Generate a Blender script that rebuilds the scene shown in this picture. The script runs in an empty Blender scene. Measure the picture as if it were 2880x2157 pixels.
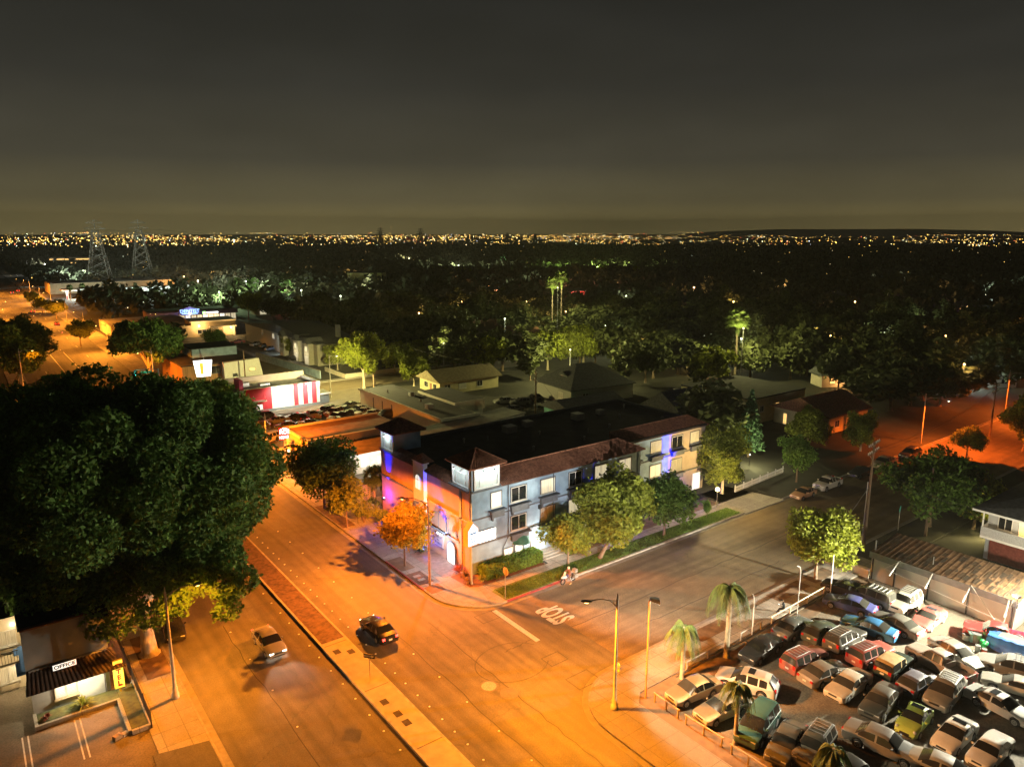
import bpy, math, random
import numpy as np
from mathutils import Vector, Matrix
R = math.radians
rnd = random.Random(7)
C = bpy.context.scene.collection
sc = bpy.context.scene
# ------------------------------------------------------------------ camera, sky, exposure
FL, CXP, CYP, HZ, CAM_H, VPX = 2050.0, 1440.0, 1078.5, 657.0, 36.0, 4200.0
PITCH = math.atan((CYP - HZ) / FL)
_fw = FL * math.cos(PITCH) - (HZ - CYP) * math.sin(PITCH)
YAW = math.atan2(VPX - CXP, _fw)          # side street (world +X) lies this far right of the view
cam_d = bpy.data.cameras.new("camera")
cam = bpy.data.objects.new("camera", cam_d); C.objects.link(cam)
cam.location = (0, 0, CAM_H)
fdir = Vector((math.cos(YAW) * math.cos(PITCH), math.sin(YAW) * math.cos(PITCH), -math.sin(PITCH)))
cam.rotation_euler = fdir.to_track_quat('-Z', 'Y').to_euler()
cam_d.sensor_width = 36.0
cam_d.lens = FL / 2880.0 * 36.0
cam_d.clip_start = 0.5; cam_d.clip_end = 40000
sc.camera = cam
sc.view_settings.view_transform = 'Standard'; sc.view_settings.look = 'None'
sc.view_settings.exposure = 1.2; sc.view_settings.gamma = 1.0
sc.cycles.use_denoising = True
sc.cycles.use_adaptive_sampling = False
sc.cycles.max_bounces = 4; sc.cycles.diffuse_bounces = 2; sc.cycles.glossy_bounces = 2
sc.cycles.transmission_bounces = 2; sc.cycles.transparent_max_bounces = 4
sc.cycles.sample_clamp_indirect = 2.0; sc.cycles.sample_clamp_direct = 5.0
sc.cycles.caustics_reflective = False; sc.cycles.caustics_refractive = False

def ray(px, py):
    u = px - CXP; v = py - CYP
    fh = FL * math.cos(PITCH) - v * math.sin(PITCH)
    up = -FL * math.sin(PITCH) - v * math.cos(PITCH)
    return Vector((fh * math.cos(YAW) + u * math.sin(YAW), fh * math.sin(YAW) - u * math.cos(YAW), up))
def at(px, py, z=0.0):                     # where a sight line meets the horizontal plane z
    d = ray(px, py); t = (z - CAM_H) / d.z
    return Vector((d.x * t, d.y * t, z))
def height_at(py, x, y):                   # height above ground point x, y that shows at picture row py
    lo, hi = -5.0, 120.0
    for _ in range(50):
        m = (lo + hi) / 2; Z = m - CAM_H
        fh = x * math.cos(YAW) + y * math.sin(YAW)
        f = fh * math.cos(PITCH) - Z * math.sin(PITCH); up = fh * math.sin(PITCH) + Z * math.cos(PITCH)
        if CYP - FL * up / f > py: lo = m
        else: hi = m
    return lo

w = bpy.data.worlds.new("World"); sc.world = w; w.use_nodes = True
nt = w.node_tree; N = nt.nodes; L = nt.links
for n in list(N): N.remove(n)
tc = N.new('ShaderNodeTexCoord'); sep = N.new('ShaderNodeSeparateXYZ'); L.new(tc.outputs['Generated'], sep.inputs[0])
rp = N.new('ShaderNodeValToRGB'); L.new(sep.outputs[2], rp.inputs[0])
els = rp.color_ramp.elements
els[0].position = 0.0; els[0].color = (0.172, 0.138, 0.055, 1)
els[1].position = 1.0; els[1].color = (0.0036, 0.0041, 0.0045, 1)
for p, c in ((0.022, (0.150, 0.120, 0.050, 1)), (0.04, (0.076, 0.064, 0.033, 1)), (0.09, (0.034, 0.0308, 0.0215, 1)), (0.18, (0.0163, 0.0158, 0.0134, 1)), (0.33, (0.0060, 0.0064, 0.0066, 1))):
    e = els.new(p); e.color = c
mp = N.new('ShaderNodeMapping'); mp.inputs['Scale'].default_value = (2.2, 2.2, 7); L.new(tc.outputs['Generated'], mp.inputs[0])
ns = N.new('ShaderNodeTexNoise'); ns.inputs['Scale'].default_value = 1.6; ns.inputs['Detail'].default_value = 4; L.new(mp.outputs[0], ns.inputs['Vector'])
mr = N.new('ShaderNodeMapRange'); mr.inputs[1].default_value = 0.35; mr.inputs[2].default_value = 0.75; mr.inputs[3].default_value = 0.86; mr.inputs[4].default_value = 1.16
L.new(ns.outputs[0], mr.inputs[0])
mx = N.new('ShaderNodeVectorMath'); mx.operation = 'SCALE'; L.new(rp.outputs[0], mx.inputs[0]); L.new(mr.outputs[0], mx.inputs['Scale'])
sky = N.new('ShaderNodeTexSky'); sky.sky_type = 'NISHITA'; sky.sun_disc = False; sky.sun_elevation = R(-12); sky.sun_rotation = R(200)
ad = N.new('ShaderNodeVectorMath'); ad.operation = 'MULTIPLY_ADD'; L.new(sky.outputs[0], ad.inputs[0]); ad.inputs[1].default_value = (0.05, 0.05, 0.05); L.new(mx.outputs[0], ad.inputs[2])
bg = N.new('ShaderNodeBackground'); L.new(ad.outputs[0], bg.inputs[0]); bg.inputs[1].default_value = 0.86
wo = N.new('ShaderNodeOutputWorld'); L.new(bg.outputs[0], wo.inputs[0])

# ------------------------------------------------------------------ materials
MC = {}
def mat(name, col, rough=0.75, var=0.2, scale=2.0, bump=0.0, metal=0.0, emit=None, es=0.0, spec=0.4, isl=0.0, trans=0.0, sample=True, stretch=None, coat=0.0, detail=4):
    if name in MC: return MC[name]
    m = bpy.data.materials.new(name); m.use_nodes = True; MC[name] = m
    n = m.node_tree.nodes; l = m.node_tree.links
    b = n['Principled BSDF']
    b.inputs['Roughness'].default_value = rough; b.inputs['Metallic'].default_value = metal
    b.inputs['Specular IOR Level'].default_value = spec; b.inputs['Coat Weight'].default_value = coat
    t = n.new('ShaderNodeTexCoord'); vec = t.outputs['Object']
    if stretch:
        q = n.new('ShaderNodeMapping'); q.inputs['Scale'].default_value = stretch; l.new(vec, q.inputs[0]); vec = q.outputs[0]
    x = n.new('ShaderNodeTexNoise'); x.inputs['Scale'].default_value = scale; x.inputs['Detail'].default_value = detail; l.new(vec, x.inputs['Vector'])
    r = n.new('ShaderNodeMapRange'); r.inputs[1].default_value = 0.3; r.inputs[2].default_value = 0.7
    r.inputs[3].default_value = 1 - var; r.inputs[4].default_value = 1 + var; l.new(x.outputs[0], r.inputs[0])
    fac = r.outputs[0]
    if isl:
        g = n.new('ShaderNodeNewGeometry'); r2 = n.new('ShaderNodeMapRange'); r2.inputs[3].default_value = 1 - isl; r2.inputs[4].default_value = 1 + isl
        l.new(g.outputs['Random Per Island'], r2.inputs[0]); k = n.new('ShaderNodeMath'); k.operation = 'MULTIPLY'; l.new(fac, k.inputs[0]); l.new(r2.outputs[0], k.inputs[1]); fac = k.outputs[0]
    s = n.new('ShaderNodeVectorMath'); s.operation = 'SCALE'; s.inputs[0].default_value = col[:3]; l.new(fac, s.inputs['Scale'])
    l.new(s.outputs[0], b.inputs['Base Color'])
    if bump:
        bn = n.new('ShaderNodeBump'); bn.inputs['Strength'].default_value = bump; bn.inputs['Distance'].default_value = 0.03
        x2 = n.new('ShaderNodeTexNoise'); x2.inputs['Scale'].default_value = scale * 6; x2.inputs['Detail'].default_value = 3; l.new(vec, x2.inputs['Vector'])
        l.new(x2.outputs[0], bn.inputs['Height']); l.new(bn.outputs[0], b.inputs['Normal'])
    if emit is not None:
        b.inputs['Emission Color'].default_value = (*emit, 1); b.inputs['Emission Strength'].default_value = es
        if not sample or name not in ('billboard_light', 'bucket_glow'): m.cycles.emission_sampling = 'NONE'
    if trans:
        d = n.new('ShaderNodeBsdfTranslucent'); l.new(s.outputs[0], d.inputs[0]); mxs = n.new('ShaderNodeMixShader'); mxs.inputs[0].default_value = trans
        l.new(b.outputs[0], mxs.inputs[1]); l.new(d.outputs[0], mxs.inputs[2]); l.new(mxs.outputs[0], n['Material Output'].inputs[0])
    return m
def cracked(name, col, rough, var, scale, crack, streak=None, joints=None):
    """asphalt or concrete: blotches at two sizes, cracks, optional wheel-track streaks along Y and slab joints"""
    m = bpy.data.materials.new(name); m.use_nodes = True; MC[name] = m
    n = m.node_tree.nodes; l = m.node_tree.links; b = n['Principled BSDF']; b.inputs['Roughness'].default_value = rough; b.inputs['Specular IOR Level'].default_value = 0.3
    t = n.new('ShaderNodeTexCoord'); V = t.outputs['Object']
    def noise(s, lo, hi, vec=V, det=5):
        x = n.new('ShaderNodeTexNoise'); x.inputs['Scale'].default_value = s; x.inputs['Detail'].default_value = det; l.new(vec, x.inputs['Vector'])
        r = n.new('ShaderNodeMapRange'); r.inputs[1].default_value = 0.32; r.inputs[2].default_value = 0.68; r.inputs[3].default_value = lo; r.inputs[4].default_value = hi; l.new(x.outputs[0], r.inputs[0]); return r.outputs[0]
    def mul(a, c):
        k = n.new('ShaderNodeMath'); k.operation = 'MULTIPLY'; l.new(a, k.inputs[0]); l.new(c, k.inputs[1]); return k.outputs[0]
    f = mul(noise(scale, 1 - var, 1 + var), noise(scale * 0.13, 1 - var, 1 + var)); f = mul(f, noise(scale * 14, 0.75, 1.25, det=2))
    if streak:
        q = n.new('ShaderNodeMapping'); q.inputs['Scale'].default_value = streak; l.new(V, q.inputs[0]); f = mul(f, noise(1.0, 0.72, 1.25, q.outputs[0], 3))
    if crack:
        dn = n.new('ShaderNodeTexNoise'); dn.inputs['Scale'].default_value = 0.5; dn.inputs['Detail'].default_value = 4; l.new(V, dn.inputs['Vector'])
        a = n.new('ShaderNodeVectorMath'); a.operation = 'MULTIPLY_ADD'; l.new(dn.outputs['Color'], a.inputs[0]); a.inputs[1].default_value = (3, 3, 0); l.new(V, a.inputs[2])
        v = n.new('ShaderNodeTexVoronoi'); v.feature = 'DISTANCE_TO_EDGE'; v.inputs['Scale'].default_value = crack; l.new(a.outputs[0], v.inputs['Vector'])
        r = n.new('ShaderNodeMapRange'); r.inputs[1].default_value = 0.0; r.inputs[2].default_value = 0.006; r.inputs[3].default_value = 0.72; r.inputs[4].default_value = 1.0; l.new(v.outputs['Distance'], r.inputs[0]); f = mul(f, r.outputs[0])
    if joints:
        for ax, step in zip('XY', joints):
            sp = n.new('ShaderNodeSeparateXYZ'); l.new(V, sp.inputs[0])
            d = n.new('ShaderNodeMath'); d.operation = 'PINGPONG'; l.new(sp.outputs[ax], d.inputs[0]); d.inputs[1].default_value = step / 2
            r = n.new('ShaderNodeMapRange'); r.inputs[1].default_value = 0.015; r.inputs[2].default_value = 0.05; r.inputs[3].default_value = 0.55; r.inputs[4].default_value = 1.0; l.new(d.outputs[0], r.inputs[0]); f = mul(f, r.outputs[0])
        # each slab a slightly different grey
        q = n.new('ShaderNodeVectorMath'); q.operation = 'MULTIPLY'; l.new(V, q.inputs[0]); q.inputs[1].default_value = (1 / joints[0], 1 / joints[1], 0)
        fl = n.new('ShaderNodeVectorMath'); fl.operation = 'FLOOR'; l.new(q.outputs[0], fl.inputs[0])
        wn = n.new('ShaderNodeTexWhiteNoise'); l.new(fl.outputs[0], wn.inputs['Vector'])
        r = n.new('ShaderNodeMapRange'); r.inputs[3].default_value = 0.8; r.inputs[4].default_value = 1.15; l.new(wn.outputs['Value'], r.inputs[0]); f = mul(f, r.outputs[0])
    s = n.new('ShaderNodeVectorMath'); s.operation = 'SCALE'; s.inputs[0].default_value = col; l.new(f, s.inputs['Scale']); l.new(s.outputs[0], b.inputs['Base Color'])
    bn = n.new('ShaderNodeBump'); bn.inputs['Strength'].default_value = 0.25; bn.inputs['Distance'].default_value = 0.02
    x2 = n.new('ShaderNodeTexNoise'); x2.inputs['Scale'].default_value = 20; l.new(V, x2.inputs['Vector']); l.new(x2.outputs[0], bn.inputs['Height']); l.new(bn.outputs[0], b.inputs['Normal'])
    return m
ASPH = cracked('asphalt', (0.085, 0.078, 0.070), 0.8, 0.14, 0.8, 0.10, streak=(1.1, 0.05, 1))
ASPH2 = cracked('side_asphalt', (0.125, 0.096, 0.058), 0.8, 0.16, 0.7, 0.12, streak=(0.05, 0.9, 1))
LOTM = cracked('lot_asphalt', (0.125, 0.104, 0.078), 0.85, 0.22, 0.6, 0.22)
CONC = cracked('concrete', (0.30, 0.275, 0.24), 0.85, 0.12, 1.2, 0, joints=(1.6, 1.9))
CONC2 = cracked('drive_concrete', (0.34, 0.33, 0.30), 0.85, 0.12, 0.8, 0.05, joints=(3.1, 2.6))
GROUND = mat('soil', (0.022, 0.021, 0.015), 0.95, 0.4, 0.3, 0.3)
DIRT = mat('bare_dirt', (0.13, 0.085, 0.05), 0.95, 0.4, 1.4, 0.5)
BRICKP = mat('paver_dirt', (0.085, 0.052, 0.034), 0.95, 0.5, 2.5, 0.5)
LAWN = mat('lawn_soil', (0.06, 0.085, 0.02), 0.95, 0.4, 1.6, 0.5)
KERB = mat('kerb_concrete', (0.27, 0.25, 0.22), 0.85, 0.25, 2.0, 0.2)
GUT = mat('gutter_concrete', (0.20, 0.185, 0.165), 0.85, 0.25, 1.5, 0.2)
REDK = mat('red_kerb_paint', (0.22, 0.035, 0.03), 0.7, 0.3, 4.0, 0.2)
PAINT = mat('road_paint', (0.68, 0.66, 0.60), 0.7, 0.16, 5.0)
STEEL = mat('grey_steel', (0.30, 0.30, 0.30), 0.5, 0.15, 3, metal=0.5)
POLE = mat('pole_paint', (0.36, 0.33, 0.29), 0.6, 0.2, 2.5)
DARK = mat('dark_metal', (0.03, 0.03, 0.032), 0.5, 0.2, 3)
WOODP = mat('pole_wood', (0.17, 0.115, 0.075), 0.9, 0.35, 3, 0.4, stretch=(6, 6, 0.4))
WHITEP = mat('white_paint', (0.72, 0.71, 0.68), 0.55, 0.06, 3)
BLACKR = mat('black_rubber', (0.018, 0.018, 0.018), 0.8, 0.2, 6)
TILE = mat('clay_tile', (0.21, 0.088, 0.052), 0.85, 0.45, 3.5, 0.3)
ROOFD = mat('dark_roofing', (0.022, 0.021, 0.026), 0.95, 0.35, 0.7, 0.4)
ROOFG = mat('grey_shingle', (0.10, 0.105, 0.11), 0.95, 0.3, 2.5, 0.5)
ROOFB = mat('brown_shingle', (0.16, 0.13, 0.075), 0.95, 0.3, 2.0, 0.5)
GLASSD = mat('dark_glass', (0.012, 0.014, 0.016), 0.06, 0.3, 1.0, spec=0.7)
CURT = mat('lit_curtain', (0.7, 0.65, 0.5), 0.8, 0.3, 3, emit=(1.0, 0.86, 0.55), es=0.24, stretch=(8, 8, 0.3), sample=False)
CURTW = mat('lit_blind', (0.7, 0.7, 0.68), 0.8, 0.25, 3, emit=(1.0, 0.95, 0.86), es=0.42, stretch=(8, 8, 0.3), sample=False)
CURTD = mat('dim_curtain', (0.5, 0.48, 0.42), 0.8, 0.3, 3, stretch=(8, 8, 0.3))
WARM = mat('lit_window_amber', (0.6, 0.4, 0.2), 0.6, 0.3, 1.5, emit=(1.0, 0.55, 0.16), es=.7, sample=False)

# ------------------------------------------------------------------ mesh building
class MB:
    def __init__(s): s.v = []; s.f = []; s.mi = []
    def add(s, vs, fs, mi=0):
        o = len(s.v); s.v += [tuple(q) for q in vs]
        for f in fs: s.f.append(tuple(i + o for i in f)); s.mi.append(mi)
        return s
    def box(s, x0, x1, y0, y1, z0, z1, mi=0):
        if x0 > x1: x0, x1 = x1, x0
        if y0 > y1: y0, y1 = y1, y0
        return s.add([(x0, y0, z0), (x1, y0, z0), (x1, y1, z0), (x0, y1, z0), (x0, y0, z1), (x1, y0, z1), (x1, y1, z1), (x0, y1, z1)],
                     [(0, 3, 2, 1), (4, 5, 6, 7), (0, 1, 5, 4), (1, 2, 6, 5), (2, 3, 7, 6), (3, 0, 4, 7)], mi)
    def prism(s, poly, z0, z1, mi=0):
        n = len(poly); a = sum(poly[i][0] * poly[(i + 1) % n][1] - poly[(i + 1) % n][0] * poly[i][1] for i in range(n))
        if a < 0: poly = poly[::-1]
        vs = [(p[0], p[1], z0) for p in poly] + [(p[0], p[1], z1) for p in poly]
        return s.add(vs, [tuple(range(n - 1, -1, -1)), tuple(range(n, 2 * n))] + [(i, (i + 1) % n, n + (i + 1) % n, n + i) for i in range(n)], mi)
    def tube(s, pts, rad, n=8, mi=0, cap=True):
        pts = [Vector(p) for p in pts]
        if not hasattr(rad, '__len__'): rad = [rad] * len(pts)
        o = len(s.v); a = None
        for i, p in enumerate(pts):
            d = (pts[min(i + 1, len(pts) - 1)] - pts[max(i - 1, 0)]).normalized()
            if a is None: a = d.orthogonal().normalized()
            a = (a - d * a.dot(d)).normalized(); b = d.cross(a)
            for k in range(n):
                t = 2 * math.pi * k / n; s.v.append(tuple(p + (a * math.cos(t) + b * math.sin(t)) * rad[i]))
        for i in range(len(pts) - 1):
            for k in range(n):
                s.f.append((o + i * n + k, o + i * n + (k + 1) % n, o + (i + 1) * n + (k + 1) % n, o + (i + 1) * n + k)); s.mi.append(mi)
        if cap:
            s.f.append(tuple(o + k for k in range(n - 1, -1, -1))); s.mi.append(mi)
            s.f.append(tuple(o + (len(pts) - 1) * n + k for k in range(n))); s.mi.append(mi)
        return s
    def lathe(s, prof, n=12, c=(0, 0, 0), mi=0):
        return s.tube([(c[0], c[1], c[2] + z) for r_, z in prof], [max(r_, 1e-3) for r_, z in prof], n, mi)
    def ball(s, c, r, n=10, sx=1, sy=1, sz=1, mi=0):
        m = n // 2 + 1; o = len(s.v)
        for i in range(m + 1):
            th = math.pi * i / m
            for k in range(n):
                ph = 2 * math.pi * k / n; s.v.append((c[0] + r * sx * math.sin(th) * math.cos(ph), c[1] + r * sy * math.sin(th) * math.sin(ph), c[2] + r * sz * math.cos(th)))
        for i in range(m):
            for k in range(n): s.f.append((o + i * n + k, o + (i + 1) * n + k, o + (i + 1) * n + (k + 1) % n, o + i * n + (k + 1) % n)); s.mi.append(mi)
        return s
    def mesh(s, name, mats, smooth=False, ang=40):
        me = bpy.data.meshes.new(name); me.from_pydata(s.v, [], s.f)
        for q in (mats if isinstance(mats, (list, tuple)) else [mats]): me.materials.append(q)
        if any(s.mi): me.polygons.foreach_set('material_index', s.mi)
        if smooth:
            me.polygons.foreach_set('use_smooth', [True] * len(s.f)); me.set_sharp_from_angle(angle=R(ang))
        me.validate(); me.update(); return me
    def build(s, name, mats, parent=None, smooth=False, label=None, ang=40):
        return link(name, s.mesh(name, mats, smooth, ang), parent, label)
def link(name, data, parent=None, label=None):
    o = bpy.data.objects.new(name, data); C.objects.link(o)
    if parent is not None: o.parent = parent
    if label: o['label'] = label
    return o
def tag(o, label=None, cat=None, group=None, kind=None):
    if label: o['label'] = label
    if cat: o['category'] = cat
    if group: o['group'] = group
    if kind: o['kind'] = kind
    return o
def thing(name, loc=(0, 0, 0), rz=0.0, label=None, cat=None, group=None):
    o = link(name, None); o.location = loc; o.rotation_euler = (0, 0, rz); o.empty_display_size = 0.3
    return tag(o, label, cat, group)
def struct(o): o['kind'] = 'structure'; return o
def copy_tree(o, parent=None):
    c = o.copy(); C.objects.link(c)
    if parent is not None: c.parent = parent
    for ch in list(o.children): copy_tree(ch, c)
    return c
def fast_mesh(name, V, m, k=4, mats=None, shade=False):
    """V: (n*k, 3) array, faces of k corners each"""
    n = len(V) // k; me = bpy.data.meshes.new(name)
    me.vertices.add(len(V)); me.vertices.foreach_set('co', np.ascontiguousarray(V, dtype=np.float32).ravel())
    me.loops.add(len(V)); me.loops.foreach_set('vertex_index', np.arange(len(V), dtype=np.int32))
    me.polygons.add(n); me.polygons.foreach_set('loop_start', np.arange(0, len(V), k, dtype=np.int32))
    for q in (m if isinstance(m, (list, tuple)) else [m]): me.materials.append(q)
    if mats is not None: me.polygons.foreach_set('material_index', mats)
    me.update(calc_edges=True); return me
def light(kind, loc, col, watts, name, parent=None, size=0.15, aim=None, cone=150, blend=0.6):
    d = bpy.data.lights.new(name, kind); d.energy = watts; d.color = col; d.shadow_soft_size = size
    o = link(name, d, None); o.location = loc
    if kind == 'SPOT':
        d.spot_size = R(cone); d.spot_blend = blend
        o.rotation_euler = (Vector(aim) - Vector(loc)).to_track_quat('-Z', 'Y').to_euler()
    if parent is not None:
        o.parent = parent; o.matrix_parent_inverse = parent_matrix(parent).inverted()
    return o
def parent_matrix(p):
    m = Matrix.Translation(p.location) @ p.rotation_euler.to_matrix().to_4x4()
    return m if p.parent is None else parent_matrix(p.parent) @ m
def text(name, s, size, loc, rot, m, parent=None, ext=0.02, align='CENTER', sx=1.0, label=None, bold=0.0):
    c = bpy.data.curves.new(name, 'FONT'); c.body = s; c.size = size; c.extrude = ext; c.offset = bold; c.align_x = align; c.align_y = 'CENTER'
    c.materials.append(m); tmp = bpy.data.objects.new(name, c); me = bpy.data.meshes.new_from_object(tmp); bpy.data.objects.remove(tmp)
    if not me.materials: me.materials.append(m)
    o = link(name, me, parent, label); o.location = loc; o.rotation_euler = rot; o.scale = (sx, 1, 1); return o
SODIUM = (1.0, 0.235, 0.012); WARMW = (1.0, 0.80, 0.48); WHITE = (1.0, 0.93, 0.78); BLUE = (0.0, 0.012, 1.0); COOL = (0.80, 0.95, 1.0)
# ------------------------------------------------------------------ ground, streets, pavements
def sheet(name, poly, z, m):
    me = bpy.data.meshes.new(name); me.from_pydata([(p[0], p[1], z) for p in poly], [], [tuple(range(len(poly)))]); me.materials.append(m)
    return struct(link(name, me))
def rect(x0, x1, y0, y1): return [(x0, y0), (x1, y0), (x1, y1), (x0, y1)]
def arc(cx, cy, r, a0, a1, n=10): return [(cx + r * math.cos(R(a0 + (a1 - a0) * i / n)), cy + r * math.sin(R(a0 + (a1 - a0) * i / n))) for i in range(n + 1)]
sheet('ground', rect(-14000, 26000, -2000, 26000), -0.03, GROUND)
sheet('boulevard_road', rect(9.5, 42, -40, 1300), 0.0, ASPH)
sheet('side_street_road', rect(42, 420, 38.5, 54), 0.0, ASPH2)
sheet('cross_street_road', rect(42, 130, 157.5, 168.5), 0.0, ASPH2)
def kerbline(name, pts, m, wd=0.17, z=0.155, side=1):
    """a kerb along pts, wd wide to its left (side 1) or right"""
    P = [Vector((p[0], p[1], 0)) for p in pts]; inn = []
    for i, p in enumerate(P):
        d = (P[min(i + 1, len(P) - 1)] - P[max(i - 1, 0)]).normalized(); inn.append(p + Vector((-d.y, d.x, 0)) * wd * side)
    b = MB(); n = len(P)
    vs = [(p.x, p.y, -.02) for p in P] + [(p.x, p.y, z) for p in P] + [(p.x, p.y, z) for p in inn]
    b.add(vs, [q for i in range(n - 1) for q in ((i, i + 1, n + i + 1, n + i), (n + i, n + i + 1, 2 * n + i + 1, 2 * n + i))] + [(0, n, 2 * n), (n - 1, 2 * n - 1, 3 * n - 1)])
    return struct(b.build(name, m))
def band(name, pts, wd, z, m, side=-1):
    P = [Vector((p[0], p[1], z)) for p in pts]; q = []
    for i, p in enumerate(P):
        d = (P[min(i + 1, len(P) - 1)] - P[max(i - 1, 0)]).normalized(); q.append(p + Vector((-d.y, d.x, 0)) * wd * side)
    n = len(P); b = MB(); b.add(P + q, [(i, i + 1, n + i + 1, n + i) for i in range(n - 1)]); return struct(b.build(name, m))
def block(name, poly, z, m): return struct(MB().prism(poly, -0.02, z).build(name, m))
# north-east block (hotel corner)
KN = arc(40.0, 59.0, 5.5, 180, 270)                               # kerb corner from (34.5,59) to (40,53.5)
NE = [(34.68, 157.3)] + arc(40, 59, 5.32, 180, 270) + [(400, 53.68), (400, 157.3)]
block('hotel_block_pavement', [(34.68, 157.3)] + arc(40, 59, 5.32, 180, 270) + [(79.5, 53.68), (79.5, 57.6), (40.2, 57.6), (40.2, 157.3)], 0.15, CONC)
kerbline('kerb', [(34.5, 157.3), (34.5, 69)], KERB)
kerbline('red_kerb', [(34.5, 69), (34.5, 60.5)], REDK)
kerbline('corner_kerb', [(34.5, 60.5)] + KN[:-1] + [(40, 53.5)], KERB)
kerbline('red_kerb', [(40, 53.5), (48.2, 53.5)], REDK)
kerbline('kerb', [(48.2, 53.5), (78.8, 53.5)], KERB)
kerbline('kerb', [(87.5, 53.5), (400, 53.5)], KERB)
band('gutter', [(34.5, 157.3), (34.5, 59)] + KN[1:-1] + [(40, 53.5), (400, 53.5)], 0.55, 0.004, GUT)
block('corner_ramp_apron', arc(40.2, 59.2, 4.9, 205, 250, 8) + [(39.2, 57.4), (38.2, 58.6)], 0.158, mat('pale_ramp', (0.36, 0.32, 0.26), 0.85, 0.15, 1.5))
block('far_pavement', rect(87.5, 400, 53.68, 60.5), 0.13, GROUND)
block('driveway', [(78.8, 53.2), (87.5, 53.2), (85.5, 61.5), (80.0, 61.5)], 0.12, CONC2)
block('hotel_ground', rect(40.2, 88, 57.6, 86), 0.12, GROUND)
block('hotel_driveway', [(34.66, 69.5), (34.66, 79.2), (38.6, 78.6), (41.0, 88), (62, 88), (62, 80.9), (40.3, 80.9), (39.8, 69.8)], 0.158, CONC2)
block('entry_paving', rect(37.6, 40.3, 61.6, 68.9), 0.166, mat('entry_paver', (0.30, 0.20, 0.17), 0.8, 0.25, 2.5))
block('lawn_strip', [(40.0, 53.75), (78.5, 53.75), (78.5, 56.0), (40.5, 56.3), (39.9, 56.0)], 0.17, LAWN)
block('planting_bed', [(38.6, 58.2), (39.4, 57.7), (48.4, 57.7), (48.4, 60.2), (40.2, 60.2), (40.2, 61.4), (38.3, 61.4)], 0.165, mat('mulch', (0.14, 0.06, 0.03), 0.95, 0.4, 3, 0.6))
block('side_bed', rect(52.3, 79.0, 57.7, 60.2), 0.165, DIRT)
for i, (a, b) in enumerate(((59.3, 60.9), (61.6, 64.6), (65.6, 69.0), (80.5, 89.5))): block('parkway_dirt', rect(34.75, 36.4, a, b), 0.166, BRICKP if i < 2 else DIRT)
for y in (62.4, 63.4): block('utility_cover', rect(35.1, 35.9, y, y + 0.5), 0.175, CONC2)
block('front_walk', rect(48.8, 51.8, 56.1, 58.6), 0.162, CONC2)
# south-east block (car lot corner)
KS = arc(39.8, 33.5, 5.5, 180, 90)
block('lot_corner_pavement', [(34.48, -30)] + arc(39.8, 33.5, 5.32, 180, 90) + [(78.0, 38.82), (78.0, 35.3), (39.6, 35.3), (38.5, 34.4), (38.5, -30)], 0.15, CONC)
kerbline('kerb', [(34.3, -30)] + KS + [(400, 39.0)], KERB, side=-1)
band('gutter', [(34.3, -30)] + KS + [(400, 39.0)], 0.5, 0.004, GUT, side=1)
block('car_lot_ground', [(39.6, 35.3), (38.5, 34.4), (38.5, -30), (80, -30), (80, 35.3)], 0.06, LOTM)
block('lot_edge_dirt', [(39.6, 35.25), (38.55, 34.4), (38.55, 10), (40.6, 10), (40.9, 33.2), (74, 33.6), (74, 35.25)], 0.075, DIRT)
for a, b in ((49.5, 54.0), (61.5, 67), (68, 72)): block('parkway_dirt', rect(a, b, 37.0, 38.6), 0.166, DIRT)
block('east_pavement', rect(78.0, 400, 34.5, 38.82), 0.14, GROUND)
# west block (motel side)
block('motel_pavement', rect(7.4, 10.62, -30, 900), 0.15, CONC)
kerbline('kerb', [(10.8, -30), (10.8, 900)], KERB)
band('gutter', [(10.8, -30), (10.8, 900)], 0.5, 0.004, GUT)
block('motel_forecourt', rect(-30, 7.4, 30, 75), 0.10, LOTM)
block('tree_well', rect(8.6, 10.55, 60.8, 68.5), 0.16, DIRT)
block('motel_drive_apron', [(7.0, 51.0), (10.6, 50.2), (10.6, 44.5), (7.0, 44.5)], 0.156, ASPH)
# median
block('median_planting', rect(22.1, 24.2, 57.2, 150), 0.16, BRICKP)
block('median_paving', rect(22.1, 24.2, -30, 57.2), 0.165, mat('median_concrete', (0.27, 0.24, 0.18), 0.85, 0.15, 1.2, 0.2))
kerbline('median_kerb', [(21.9, 150), (21.9, -30)], KERB, wd=0.2, z=0.17)
kerbline('median_kerb', [(24.4, -30), (24.4, 150)], KERB, wd=0.2, z=0.17)
for y in (56.6, 48.6, 40.3, 31.8): block('median_joint', rect(22.12, 24.18, y, y + 0.06), 0.169, mat('joint_dark', (0.06, 0.05, 0.04), 0.9))
for x, y in ((22.7, 55.3), (23.7, 54.6), (22.75, 46.5), (22.9, 44.6), (22.95, 43.3), (23.7, 35.8), (23.1, 35.0), (22.6, 26.5)):
    block('median_tree_pit', rect(x - 0.28, x + 0.28, y - 0.36, y + 0.36), 0.172, mat('pit_soil', (0.045, 0.035, 0.025), 0.95, 0.4, 4, 0.5))
block('north_east_lots', rect(40.2, 75, 88.2, 157.3), 0.10, LOTM)
block('north_west_ground', rect(-60, 7.3, 75.2, 900), 0.09, GROUND)
block('cross_street_pavement', rect(40, 130, 168.5, 170.6), 0.14, CONC)
block('restaurant_ground', rect(40.2, 70, 170.6, 260), 0.09, LOTM)
block('boulevard_east_pavement', rect(34.68, 40.2, 168.5, 900), 0.15, CONC)
kerbline('kerb', [(34.5, 900), (34.5, 169)], KERB)
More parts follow.
